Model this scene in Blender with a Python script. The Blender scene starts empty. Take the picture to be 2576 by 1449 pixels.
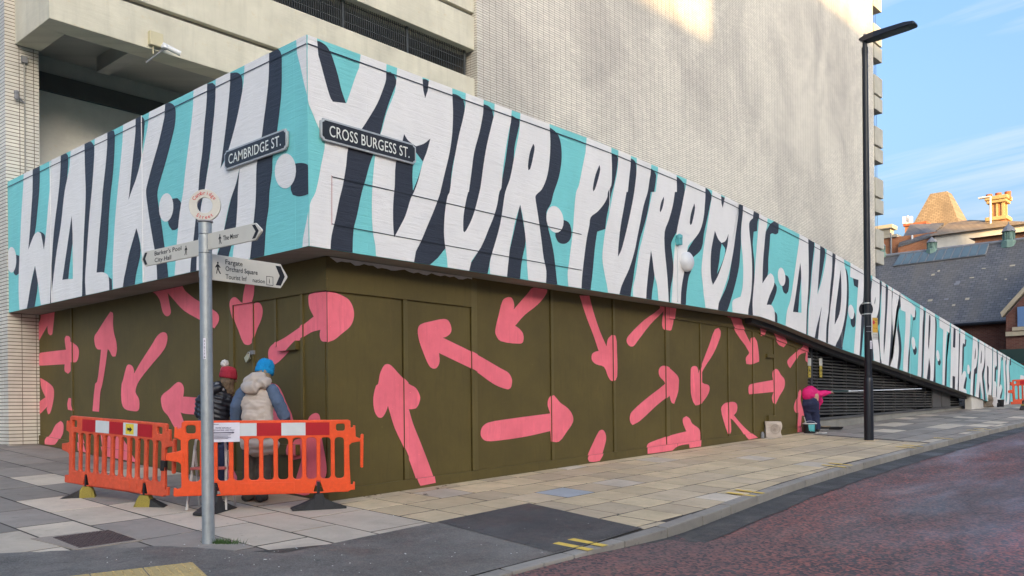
import bpy, bmesh, math, random
from mathutils import Vector, Matrix, noise
import numpy as np
random.seed(7)
sc = bpy.context.scene
COL = sc.collection
R = math.radians

# ---------------------------------------------------------------- camera
# World frame: x runs along the wall on the side street, y runs along the other wall, z up; the mural's corner stands at x = y = 0.
F, CX, CY, ROLL, PW, PH = 2228.0, 1288.0, 1032.0, 0.0105, 2576.0, 1449.0
U0, U1 = 0.66672, 0.74531          # world x in camera-levelled axes; world y = (-U1, U0)
CAMP = Vector((-5.974, -8.410, 1.85))
cam = bpy.data.objects.new('camera', bpy.data.cameras.new('camera'))
COL.objects.link(cam)
def lv(X, Y, Z):                    # levelled camera axes (right, forward, up) -> world
    return Vector((X * U0 + Y * U1, -X * U1 + Y * U0, Z))
c_, s_ = math.cos(ROLL), math.sin(ROLL)
right, up, fwd = lv(c_, 0, -s_), lv(s_, 0, c_), lv(0, 1, 0)
cam.matrix_world = Matrix(((right.x, up.x, -fwd.x, CAMP.x), (right.y, up.y, -fwd.y, CAMP.y), (right.z, up.z, -fwd.z, CAMP.z), (0, 0, 0, 1)))
cam.data.sensor_width = 36
cam.data.lens = F / PW * 36
cam.data.shift_y = (CY - PH / 2) / PW
cam.data.clip_end = 2000
sc.camera = cam

# ---------------------------------------------------------------- sky, sun, exposure
SUN_EL = R(12.5)
sun_h = lv(0.35, -0.94, 0).normalized()
to_sun = Vector((sun_h.x * math.cos(SUN_EL), sun_h.y * math.cos(SUN_EL), math.sin(SUN_EL)))
world = bpy.data.worlds.new('World'); sc.world = world; world.use_nodes = True
wt = world.node_tree; wt.nodes.clear()
def wn(t, **k):
    n = wt.nodes.new(t)
    for a, b in k.items(): setattr(n, a, b)
    return n
wout = wn('ShaderNodeOutputWorld'); bg = wn('ShaderNodeBackground'); sky = wn('ShaderNodeTexSky')
sky.sky_type = 'NISHITA'; sky.sun_disc = False; sky.sun_elevation = SUN_EL
sky.sun_rotation = math.atan2(to_sun.x, to_sun.y)
sky.altitude = 100; sky.air_density = 1.0; sky.dust_density = 10.0; sky.ozone_density = 3.5
tc = wn('ShaderNodeTexCoord'); sep = wn('ShaderNodeSeparateXYZ')
zc = wn('ShaderNodeMath', operation='MAXIMUM'); zc.inputs[1].default_value = 0.0
za = wn('ShaderNodeMath', operation='ADD'); za.inputs[1].default_value = 0.16
dx = wn('ShaderNodeMath', operation='DIVIDE'); dy = wn('ShaderNodeMath', operation='DIVIDE')
cmb = wn('ShaderNodeCombineXYZ'); mp = wn('ShaderNodeMapping')
mp.inputs['Rotation'].default_value = (0, 0, R(4)); mp.inputs['Scale'].default_value = (2.2, 0.42, 1); mp.inputs['Location'].default_value = (.35, .55, 0)
nz = wn('ShaderNodeTexNoise'); nz.inputs['Scale'].default_value = 1.5; nz.inputs['Detail'].default_value = 8; nz.inputs['Roughness'].default_value = 0.58; nz.inputs['Distortion'].default_value = 0.35
rmp = wn('ShaderNodeValToRGB'); rmp.color_ramp.elements[0].position = 0.50; rmp.color_ramp.elements[1].position = 0.74
hz = wn('ShaderNodeMapRange'); hz.inputs['From Min'].default_value = 0.0; hz.inputs['From Max'].default_value = 0.42; hz.inputs['To Min'].default_value = 0.10; hz.inputs['To Max'].default_value = 0.0
mx = wn('ShaderNodeMath', operation='MAXIMUM'); ml = wn('ShaderNodeMath', operation='MULTIPLY'); ml.inputs[1].default_value = 0.8
mixc = wn('ShaderNodeMix', data_type='RGBA')
mixc.inputs[7].default_value = (1.45, 1.55, 1.7, 1)
hsv = wn('ShaderNodeHueSaturation'); hsv.inputs['Saturation'].default_value = 1.0
L = wt.links.new
L(tc.outputs['Generated'], sep.inputs[0]); L(sep.outputs['Z'], zc.inputs[0]); L(zc.outputs[0], za.inputs[0])
L(sep.outputs['X'], dx.inputs[0]); L(za.outputs[0], dx.inputs[1]); L(sep.outputs['Y'], dy.inputs[0]); L(za.outputs[0], dy.inputs[1])
L(dx.outputs[0], cmb.inputs[0]); L(dy.outputs[0], cmb.inputs[1]); L(cmb.outputs[0], mp.inputs[0]); L(mp.outputs[0], nz.inputs['Vector'])
L(nz.outputs['Fac'], rmp.inputs[0]); L(rmp.outputs[0], ml.inputs[0]); L(sep.outputs['Z'], hz.inputs['Value'])
L(ml.outputs[0], mx.inputs[0]); L(hz.outputs[0], mx.inputs[1]); L(mx.outputs[0], mixc.inputs[0])
L(sky.outputs[0], hsv.inputs['Color']); L(hsv.outputs[0], mixc.inputs[6]); L(mixc.outputs[2], bg.inputs[0]); L(bg.outputs[0], wout.inputs[0])
bg.inputs[1].default_value = 0.15
sun = bpy.data.objects.new('sun', bpy.data.lights.new('sun', 'SUN')); COL.objects.link(sun)
sun.data.energy = 2.7; sun.data.angle = R(0.5); sun.data.color = (1.0, 0.66, 0.27)
sun.rotation_euler = to_sun.to_track_quat('Z', 'Y').to_euler()
sun.location = (0, 0, 60)
sc.view_settings.view_transform = 'Standard'; sc.view_settings.look = 'None'
sc.view_settings.gamma = 1; sc.view_settings.use_curve_mapping = False
sc.view_settings.exposure = 2.12

# ---------------------------------------------------------------- pixel -> place
# Picture positions are read on a 7728 x 4347 grid (three steps for one pixel of a 2576-wide print).
def ray(g):
    x, y = g[0] / 3.0, g[1] / 3.0
    a, b = (x - CX) / F, (CY - y) / F
    return lv(a * c_ + b * s_, 1.0, -a * s_ + b * c_)
def onY(g, y): r = ray(g); return CAMP + r * ((y - CAMP.y) / r.y)
def onX(g, x): r = ray(g); return CAMP + r * ((x - CAMP.x) / r.x)
def onZ(g, z): r = ray(g); return CAMP + r * ((z - CAMP.z) / r.z)
G0, GS, GT = 0.7365, 0.036, 0.06
def clampf(v, a, b): return max(a, min(b, v))
def gz(x, y): return G0 + GS * clampf(x, -45, 75) + GT * clampf(y, -25, 14)
def onG(g):
    n = Vector((-GS, -GT, 1)); r = ray(g)
    return CAMP + r * ((Vector((0, 0, G0)) - CAMP).dot(n) / r.dot(n))
def dpx(x, y): return (x * 3.0, y * 3.0)

# ---------------------------------------------------------------- materials
MATS = {}
class NT:
    def __init__(s, name):
        s.m = bpy.data.materials.new(name); s.m.use_nodes = True; s.t = s.m.node_tree
        s.b = s.t.nodes['Principled BSDF']; s.geo = None
    def n(s, t, **k):
        nd = s.t.nodes.new(t)
        for a, b in k.items(): setattr(nd, a, b)
        return nd
    def l(s, a, b): s.t.links.new(a, b)
    def pos(s):
        if s.geo is None: s.geo = s.n('ShaderNodeNewGeometry')
        return s.geo.outputs['Position']
    def math(s, op, a, b=None, c=None):
        nd = s.n('ShaderNodeMath', operation=op)
        for i, v in enumerate((a, b, c)):
            if v is None: continue
            if hasattr(v, 'is_linked'): s.l(v, nd.inputs[i])
            else: nd.inputs[i].default_value = v
        return nd.outputs[0]
    def noise(s, scale, detail=4, rough=.55, vec=None, stretch=None, dist=0):
        nd = s.n('ShaderNodeTexNoise'); nd.inputs['Scale'].default_value = scale; nd.inputs['Detail'].default_value = detail
        nd.inputs['Roughness'].default_value = rough; nd.inputs['Distortion'].default_value = dist
        v = vec if vec is not None else s.pos()
        if stretch:
            mpn = s.n('ShaderNodeMapping'); mpn.inputs['Scale'].default_value = stretch; s.l(v, mpn.inputs[0]); v = mpn.outputs[0]
        s.l(v, nd.inputs['Vector']); return nd.outputs['Fac']
    def ramp(s, v, p0, p1, c0=(0, 0, 0, 1), c1=(1, 1, 1, 1)):
        nd = s.n('ShaderNodeValToRGB'); e = nd.color_ramp.elements
        e[0].position = p0; e[1].position = p1; e[0].color = c0; e[1].color = c1; s.l(v, nd.inputs[0]); return nd.outputs[0]
    def mix(s, f, a, b, mode='MIX'):
        nd = s.n('ShaderNodeMix', data_type='RGBA', blend_type=mode)
        for i, v in ((0, f), (6, a), (7, b)):
            if hasattr(v, 'is_linked'): s.l(v, nd.inputs[i])
            elif i == 0: nd.inputs[0].default_value = v
            else: nd.inputs[i].default_value = (*v[:3], 1)
        return nd.outputs[2]
    def bump(s, h, strength=.3, dist=.01, prev=None):
        nd = s.n('ShaderNodeBump'); nd.inputs['Strength'].default_value = strength; nd.inputs['Distance'].default_value = dist
        s.l(h, nd.inputs['Height'])
        if prev: s.l(prev, nd.inputs['Normal'])
        return nd.outputs[0]
def done(nt, col, rough=.7, metal=0, spec=.4, nrm=None):
    b = nt.b
    if hasattr(col, 'is_linked'): nt.l(col, b.inputs['Base Color'])
    else: b.inputs['Base Color'].default_value = (*col[:3], 1)
    if hasattr(rough, 'is_linked'): nt.l(rough, b.inputs['Roughness'])
    else: b.inputs['Roughness'].default_value = rough
    b.inputs['Metallic'].default_value = metal; b.inputs['Specular IOR Level'].default_value = spec
    if nrm: nt.l(nrm, b.inputs['Normal'])
    return nt.m
def sc3(c, k): return tuple(min(1, v * k) for v in c)
def mat(name, col, rough=.7, var=.12, vs=3.0, bump=0.0, bs=60.0, metal=0, spec=.4, stretch=None, fine=0.0, fs=90.0):
    """Plain procedural surface: base colour varied by broad and fine noise, with fine relief."""
    if name in MATS: return MATS[name]
    nt = NT(name)
    c = nt.mix(nt.ramp(nt.noise(vs, 5, .6, stretch=stretch), .25, .75), sc3(col, 1 - var), sc3(col, 1 + var))
    if fine: c = nt.mix(nt.ramp(nt.noise(fs, 3, .7), .3, .7), c, sc3(col, 1 - fine))
    nrm = nt.bump(nt.noise(bs, 4, .6), bump, .01) if bump else None
    MATS[name] = done(nt, c, rough, metal, spec, nrm); return MATS[name]
def wallvec(nt):                    # (x+y, z): runs along either wall
    sp = nt.n('ShaderNodeSeparateXYZ'); nt.l(nt.pos(), sp.inputs[0])
    cb = nt.n('ShaderNodeCombineXYZ'); nt.l(nt.math('ADD', sp.outputs[0], sp.outputs[1]), cb.inputs[0]); nt.l(sp.outputs[2], cb.inputs[1])
    return cb.outputs[0], sp
def mural(name, col, rough=.55, var=.05):
    """Masonry paint over board-marked concrete: horizontal board lines, drips and brushed variation."""
    nt = NT(name); v, sp = wallvec(nt)
    bk = nt.n('ShaderNodeTexBrick'); nt.l(v, bk.inputs['Vector']); bk.inputs['Scale'].default_value = 1
    bk.inputs['Brick Width'].default_value = 1.7; bk.inputs['Row Height'].default_value = .105; bk.inputs['Mortar Size'].default_value = .006; bk.inputs['Mortar Smooth'].default_value = .6
    bk.inputs['Color1'].default_value = (1, 1, 1, 1); bk.inputs['Color2'].default_value = (.86, .86, .86, 1); bk.inputs['Mortar'].default_value = (.0, .0, .0, 1)
    msk = nt.ramp(nt.noise(1.3, 3, .6, vec=v), .42, .62)
    bl = nt.mix(msk, (1, 1, 1), bk.outputs['Color'])
    streak = nt.noise(9, 6, .65, vec=v, stretch=(.35, 2.2, 1), dist=.4)
    n1 = nt.bump(bl, .35, .012)
    n2 = nt.bump(streak, .5, .02, n1)
    n3 = nt.bump(nt.noise(70, 4, .6, vec=v), .22, .006, n2)
    c = nt.mix(nt.ramp(nt.noise(2.2, 6, .6, vec=v, stretch=(1, .5, 1)), .25, .75), sc3(col, 1 - var), sc3(col, 1 + var))
    c = nt.mix(nt.ramp(streak, .56, .75), c, sc3(col, 1 - 1.6 * var))
    m = done(nt, c, rough, 0, .35, n3); MATS[name] = m; return m
mural('mural_white', (.80, .775, .74)); mural('mural_teal', (.20, .61, .60), var=.06); mural('mural_dark', (.030, .034, .047), .5, .16)
def concrete(name, col, streaks=.25):
    nt = NT(name); v, sp = wallvec(nt)
    c = nt.mix(nt.ramp(nt.noise(.9, 6, .62, vec=v), .3, .7), sc3(col, .82), sc3(col, 1.12))
    c = nt.mix(nt.math('MULTIPLY', nt.ramp(nt.noise(3, 6, .65, vec=v, stretch=(1.6, .12, 1)), .5, .72), streaks), c, sc3(col, .5))
    c = nt.mix(nt.math('MULTIPLY', nt.ramp(nt.noise(5, 5, .7, vec=v), .60, .70), .35), c, (col[0] * .95, col[1] * .78, col[2] * .5))
    n1 = nt.bump(nt.noise(7, 6, .6, vec=v, stretch=(.3, 2.5, 1)), .3, .02)
    MATS[name] = done(nt, c, .85, 0, .25, nt.bump(nt.noise(80, 4, .6), .3, .005, n1)); return MATS[name]
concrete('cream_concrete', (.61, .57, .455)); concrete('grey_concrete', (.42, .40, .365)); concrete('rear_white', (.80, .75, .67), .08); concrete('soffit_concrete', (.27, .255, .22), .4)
concrete('pale_render', (.62, .58, .51), .1); concrete('stone_pale', (.46, .40, .30)); concrete('panel_concrete', (.44, .42, .36))
def tilemat():
    nt = NT('glazed_tile'); v, sp = wallvec(nt)
    fl = nt.n('ShaderNodeVectorMath', operation='DIVIDE'); nt.l(v, fl.inputs[0]); fl.inputs[1].default_value = (.25, .0655, 1)
    f2 = nt.n('ShaderNodeVectorMath', operation='FLOOR'); nt.l(fl.outputs[0], f2.inputs[0])
    wnz = nt.n('ShaderNodeTexWhiteNoise', noise_dimensions='3D'); nt.l(f2.outputs[0], wnz.inputs['Vector'])
    col = (.74, .69, .59)
    c = nt.mix(wnz.outputs['Value'], sc3(col, .92), sc3(col, 1.06))
    grime = nt.math('MULTIPLY', nt.ramp(nt.noise(.30, 7, .64, vec=v, stretch=(1.2, .8, 1), dist=.6), .44, .70), .52)
    c = nt.mix(grime, c, (.24, .22, .205))
    c = nt.mix(nt.math('MULTIPLY', nt.ramp(nt.noise(2.2, 5, .6, vec=v, stretch=(1.2, .45, 1)), .5, .75), .16), c, (.30, .275, .26))
    MATS['tile'] = done(nt, c, .45, 0, .45, nt.bump(nt.noise(60, 3, .5), .12, .004)); return MATS['tile']
tilemat()
mat('tile_joint', (.14, .11, .08), .9, .2)
def hoard(name, col, rough=.5):
    nt = NT(name); v, sp = wallvec(nt)
    c = nt.mix(nt.ramp(nt.noise(1.1, 6, .65, vec=v), .3, .72), sc3(col, .80), sc3(col, 1.16))
    c = nt.mix(nt.math('MULTIPLY', nt.ramp(nt.noise(6, 5, .7, vec=v, stretch=(2.2, .25, 1)), .52, .68), .45), c, sc3(col, .74))
    c = nt.mix(nt.math('MULTIPLY', nt.ramp(nt.noise(38, 2, .5, vec=v, stretch=(.6, 1.6, 1)), .73, .77), .5), c, (col[0] * 1.9 + .03, col[1] * 1.9 + .03, col[2] * 1.9 + .03))
    c = nt.mix(nt.math('MULTIPLY', nt.ramp(nt.noise(2.5, 5, .7, vec=v, stretch=(1.5, .3, 1)), .58, .75), .35), c, (col[0] * 1.5, col[1] * 1.35, col[2] * 1.5))
    n1 = nt.bump(nt.noise(14, 5, .6, vec=v, stretch=(3, .5, 1)), .12, .006)
    MATS[name] = done(nt, c, rough, 0, .4, nt.bump(nt.noise(160, 3, .6), .08, .003, n1)); return MATS[name]
hoard('hoarding_brown', (.105, .076, .018), .58); hoard('arrow_pink', (.95, .175, .22), .55); hoard('batten_brown', (.118, .088, .026), .5)
def slabmat(name, col, spots=.35):
    nt = NT(name); P = nt.pos()
    oi = nt.n('ShaderNodeObjectInfo')
    c = nt.mix(oi.outputs['Random'], sc3(col, .84), sc3(col, 1.14))
    c = nt.mix(nt.ramp(nt.noise(2.4, 6, .65), .3, .75), c, sc3(col, .78), 'MIX') if False else nt.mix(nt.math('MULTIPLY', nt.ramp(nt.noise(2.4, 6, .65), .42, .7), .5), c, sc3(col, .62))
    sp = nt.math('MULTIPLY', nt.ramp(nt.noise(11, 3, .5), .64, .70), spots)
    c = nt.mix(sp, c, sc3(col, .42))
    c = nt.mix(nt.ramp(nt.noise(230, 2, .7), .35, .7), c, sc3(col, .8)) if False else nt.mix(nt.math('MULTIPLY', nt.ramp(nt.noise(170, 2, .7), .4, .65), .35), c, sc3(col, .6))
    vg = nt.n('ShaderNodeTexVoronoi'); vg.inputs['Scale'].default_value = 3.6; nt.l(P, vg.inputs['Vector'])
    c = nt.mix(nt.math('MULTIPLY', nt.ramp(vg.outputs['Distance'], .055, .075, (1, 1, 1, 1), (0, 0, 0, 1)), .55), c, sc3(col, .45))
    c = nt.mix(nt.math('MULTIPLY', nt.ramp(nt.noise(.8, 6, .7, dist=.7), .50, .64), .42), c, sc3(col, .55))
    rg = nt.ramp(nt.noise(3, 4, .6), .3, .7, (.62, .62, .62, 1), (.85, .85, .85, 1))
    MATS[name] = done(nt, c, rg, 0, .35, nt.bump(nt.noise(120, 4, .65), .35, .006)); return MATS[name]
slabmat('slab_beige', (.65, .505, .31)); slabmat('slab_tan', (.57, .445, .29)); slabmat('slab_pale', (.60, .505, .385), .3); slabmat('slab_grey', (.33, .285, .235)); slabmat('slab_blue', (.42, .44, .45))
slabmat('slab_dark', (.25, .218, .18)); slabmat('kerb_stone', (.33, .295, .245), .5)
mat('joint_dirt', (.055, .045, .035), .95, .3, 12, .4, 80)
def tarmac(name, col, chip=.5):
    nt = NT(name)
    c = nt.mix(nt.ramp(nt.noise(1.2, 6, .65, dist=.6), .35, .7), sc3(col, .62), sc3(col, 1.25))
    vo = nt.n('ShaderNodeTexVoronoi'); vo.inputs['Scale'].default_value = 95; nt.l(nt.pos(), vo.inputs['Vector'])
    sv = nt.n('ShaderNodeSeparateColor'); nt.l(vo.outputs['Color'], sv.inputs[0])
    c = nt.mix(nt.math('MULTIPLY', nt.ramp(sv.outputs[0], .35, .95), chip), c, sc3(col, 2.6))
    c = nt.mix(nt.math('MULTIPLY', nt.ramp(nt.noise(9, 3, .5), .66, .71), .6), c, sc3(col, .45))
    rg = nt.ramp(nt.noise(1.6, 5, .6), .35, .68, (.5, .5, .5, 1), (.85, .85, .85, 1))
    MATS[name] = done(nt, c, rg, 0, .4, nt.bump(vo.outputs['Distance'], .5, .006)); return MATS[name]
tarmac('tarmac', (.140, .126, .106), .3); tarmac('tarmac_dark', (.072, .067, .060), .25); tarmac('road_black', (.056, .052, .047), .3)
def redroad(name, lo):
    nt = NT(name)
    vo = nt.n('ShaderNodeTexVoronoi'); vo.inputs['Scale'].default_value = 36; vo.inputs['Randomness'].default_value = 1
    mpn = nt.n('ShaderNodeMapping'); mpn.inputs['Scale'].default_value = (1, 1, 1); nt.l(nt.pos(), mpn.inputs[0]); nt.l(mpn.outputs[0], vo.inputs['Vector'])
    sv = nt.n('ShaderNodeSeparateColor'); nt.l(vo.outputs['Color'], sv.inputs[0])
    wear = nt.noise(.9, 6, .62, dist=.3, stretch=(.22, 1, 1))
    thr = nt.math('ADD', sv.outputs[0], nt.math('MULTIPLY', nt.math('SUBTRACT', wear, .5), 1.1))
    msk = nt.ramp(thr, lo, lo + .1)
    base = nt.mix(nt.ramp(nt.noise(4, 5, .6), .3, .7), (.034, .028, .028), (.078, .064, .062))
    red = nt.mix(sv.outputs[1], (.17, .044, .036), (.42, .125, .088))
    red = nt.mix(nt.math('MULTIPLY', nt.ramp(nt.noise(.5, 5, .6, stretch=(.3, 1, 1)), .40, .62), .75), red, (.135, .095, .085))
    c = nt.mix(msk, base, red)
    rg = nt.ramp(nt.noise(.7, 5, .6, dist=.3, stretch=(.35, 1, 1)), .36, .60, (.30, .30, .30, 1), (.74, .74, .74, 1))
    MATS[name] = done(nt, c, rg, 0, .5, nt.bump(vo.outputs['Distance'], .6, .01)); return MATS[name]
redroad('road_red', .47); redroad('road_worn', .86)
def brickmat(name, c1, c2, mortar, bw=.225, bh=.075, ms=.008, bump=.4):
    nt = NT(name); v, sp = wallvec(nt)
    bk = nt.n('ShaderNodeTexBrick'); nt.l(v, bk.inputs['Vector']); bk.inputs['Scale'].default_value = 1
    bk.inputs['Brick Width'].default_value = bw; bk.inputs['Row Height'].default_value = bh; bk.inputs['Mortar Size'].default_value = ms
    bk.inputs['Color1'].default_value = (*c1, 1); bk.inputs['Color2'].default_value = (*c2, 1); bk.inputs['Mortar'].default_value = (*mortar, 1)
    c = nt.mix(nt.math('MULTIPLY', nt.ramp(nt.noise(.8, 6, .65, vec=v), .4, .7), .5), bk.outputs['Color'], sc3(c1, .45))
    MATS[name] = done(nt, c, .85, 0, .25, nt.bump(bk.outputs['Fac'], -bump, .01)); return MATS[name]
brickmat('brick_red', (.20, .070, .045), (.26, .105, .065), (.25, .21, .17)); brickmat('brick_orange', (.42, .135, .055), (.50, .185, .08), (.38, .30, .2)); brickmat('brick_dark', (.135, .05, .04), (.18, .075, .055), (.15, .12, .10))
def slatemat(name, c1, c2, dirt):
    nt = NT(name); P = nt.pos()
    sp = nt.n('ShaderNodeSeparateXYZ'); nt.l(P, sp.inputs[0]); cb = nt.n('ShaderNodeCombineXYZ')
    nt.l(nt.math('ADD', sp.outputs[1], nt.math('MULTIPLY', sp.outputs[0], .0)), cb.inputs[0]); nt.l(nt.math('MULTIPLY', sp.outputs[2], 1.41), cb.inputs[1])
    bk = nt.n('ShaderNodeTexBrick'); nt.l(cb.outputs[0], bk.inputs['Vector']); bk.inputs['Scale'].default_value = 1
    bk.inputs['Brick Width'].default_value = .34; bk.inputs['Row Height'].default_value = .21; bk.inputs['Mortar Size'].default_value = .012
    bk.inputs['Color1'].default_value = (*c1, 1); bk.inputs['Color2'].default_value = (*c2, 1); bk.inputs['Mortar'].default_value = (*sc3(c1, .35), 1)
    c = nt.mix(nt.math('MULTIPLY', nt.ramp(nt.noise(.45, 6, .65, vec=cb.outputs[0], stretch=(1.6, .35, 1)), .42, .7), .6), bk.outputs['Color'], dirt)
    MATS[name] = done(nt, c, .6, 0, .45, nt.bump(bk.outputs['Fac'], -.5, .02)); return MATS[name]
slatemat('slate', (.105, .104, .110), (.155, .152, .152), (.17, .145, .115)); slatemat('stone_slate', (.27, .19, .105), (.36, .26, .15), (.15, .11, .07))
mat('orange_plastic', (.84, .085, .016), .42, .10, 6, .12, 220, fine=.14, fs=22); mat('orange_old', (.72, .098, .038), .55, .16, 5, .15, 200, fine=.22, fs=18)
mat('rubber', (.035, .034, .034), .8, .25, 9, .35, 60, fine=.3); mat('rubber_yellow', (.33, .26, .045), .75, .25, 7, .35, 60, fine=.35)
mat('black_plastic', (.012, .012, .014), .45, .1); mat('reflect_red', (.42, .010, .018), .35, .08, 8); mat('reflect_white', (.60, .62, .62), .35, .06, 8)
mat('paper_white', (.70, .67, .73), .6, .06, 8); mat('sticker_yellow', (.72, .55, .05), .5, .05); mat('ink', (.012, .012, .015), .6, .1); mat('ink_purple', (.05, .03, .09), .6, .1)
mat('galvanised', (.36, .38, .385), .42, .12, 14, .1, 60, metal=.55); mat('sign_cream', (.60, .565, .485), .5, .05, 4); mat('sign_edge', (.72, .69, .6), .5, .04); mat('red_ink', (.55, .045, .05), .55, .05)
mat('plate_black', (.014, .015, .019), .4, .2); mat('plate_white', (.78, .78, .70), .5, .06, 9); mat('plate_frame', (.40, .42, .43), .45, .12, 9, .2, 60)
mat('lamp_black', (.012, .014, .020), .35, .2, 6); mat('lamp_glass', (.10, .11, .115), .18, .05, spec=.6); mat('steel', (.55, .55, .56), .3, .1, metal=.9)
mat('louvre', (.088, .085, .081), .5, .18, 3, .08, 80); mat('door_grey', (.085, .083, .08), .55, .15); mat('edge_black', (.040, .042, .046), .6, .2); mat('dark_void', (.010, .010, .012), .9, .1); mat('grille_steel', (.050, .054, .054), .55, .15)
mat('white_metal', (.68, .68, .68), .45, .06); mat('cream_box', (.55, .49, .32), .6, .06); mat('ladder_white', (.55, .52, .48), .5, .12, 12); mat('ladder_red', (.45, .12, .11), .5, .1)
mat('conduit', (.30, .28, .25), .6, .1); mat('copper_green', (.16, .25, .21), .7, .2, 3); mat('lead_grey', (.22, .22, .23), .6, .15); mat('glass_blue', (.12, .165, .185), .22, .12, 1.2, spec=.6)
mat('skin', (.52, .30, .21), .6, .06); mat('hair_brown', (.16, .105, .062), .7, .2, 30, .4, 120); mat('hair_fair', (.33, .25, .16), .7, .2, 30, .4, 120)
mat('vest_cream', (.50, .425, .36), .72, .05, 6, .2, 120); mat('denim_blue', (.085, .125, .20), .8, .10, 30, .3, 160); mat('trouser_grey', (.075, .066, .055), .85, .18, 12, .2, 120)
mat('puffer_black', (.012, .013, .018), .38, .15, 6, .15, 80, spec=.5); mat('knit_red', (.36, .022, .040), .9, .2, 60, .6, 140); mat('knit_blue', (.012, .30, .62), .9, .15, 60, .6, 140); mat('wool_white', (.66, .62, .58), .95, .08, 40, .6, 90)
mat('boot', (.030, .026, .022), .7, .15); mat('hot_pink', (.72, .012, .16), .7, .08, 8, .1, 60); mat('jeans_navy', (.020, .025, .062), .85, .2, 14, .3, 120); mat('shirt_grey', (.22, .22, .22), .8, .1)
mat('paper_bag', (.47, .40, .34), .8, .08, 9, .2, 40); mat('paper_ink', (.35, .29, .24), .8, .05); mat('pot_black', (.018, .018, .020), .5, .1); mat('teal_paint', (.11, .46, .47), .4, .1, 12); mat('pot_teal', (.04, .24, .25), .5, .1); mat('bucket_white', (.66, .63, .60), .5, .08)
mat('bag_dark', (.050, .055, .075), .8, .2, 10, .2, 40); mat('bag_brown', (.22, .17, .12), .8, .2, 12, .2, 40); mat('pole_green', (.030, .055, .050), .5, .1); mat('aluminium', (.42, .44, .46), .3, .06, metal=.8)
mat('yellow_line', (.80, .54, .10), .75, .15, 16, .2, 80, fine=.2); mat('tactile', (.50, .36, .15), .85, .12, 6, .3, 90, fine=.2); mat('pave_patch', (.3, .28, .25)); mat('iron_brown', (.085, .058, .052), .6, .2, 14, .2, 80); mat('grit_frame', (.36, .30, .24), .9, .15, 9, .5, 160, fine=.3)
mat('grass', (.055, .105, .025), .8, .3, 40); mat('litter', (.66, .64, .60), .8, .06); mat('leaf_brown', (.10, .055, .03), .9, .2); mat('brass', (.62, .58, .42), .35, .08, metal=.6)
mat('blue_board', (.12, .22, .42), .5, .1); mat('gate_green', (.018, .045, .042), .5, .1); concrete('stone_warm', (.52, .36, .17), .1); mat('terracotta', (.42, .12, .05), .85, .12); mat('warn_yellow', (.45, .34, .05), .5, .1); mat('warn_white', (.55, .54, .50), .5, .08)
mat('parking_yellow', (.62, .36, .045), .5, .05); mat('teal_metal', (.12, .42, .44), .5, .05); mat('office_brick', (.26, .16, .11), .85, .1); mat('office_glass', (.05, .07, .09), .15, .1, spec=.6); mat('bare_white', (.58, .55, .52), .8, .08, 9, .2, 30)
mat('ground_mid', (.12, .115, .105), .9, .2, .8)

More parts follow.
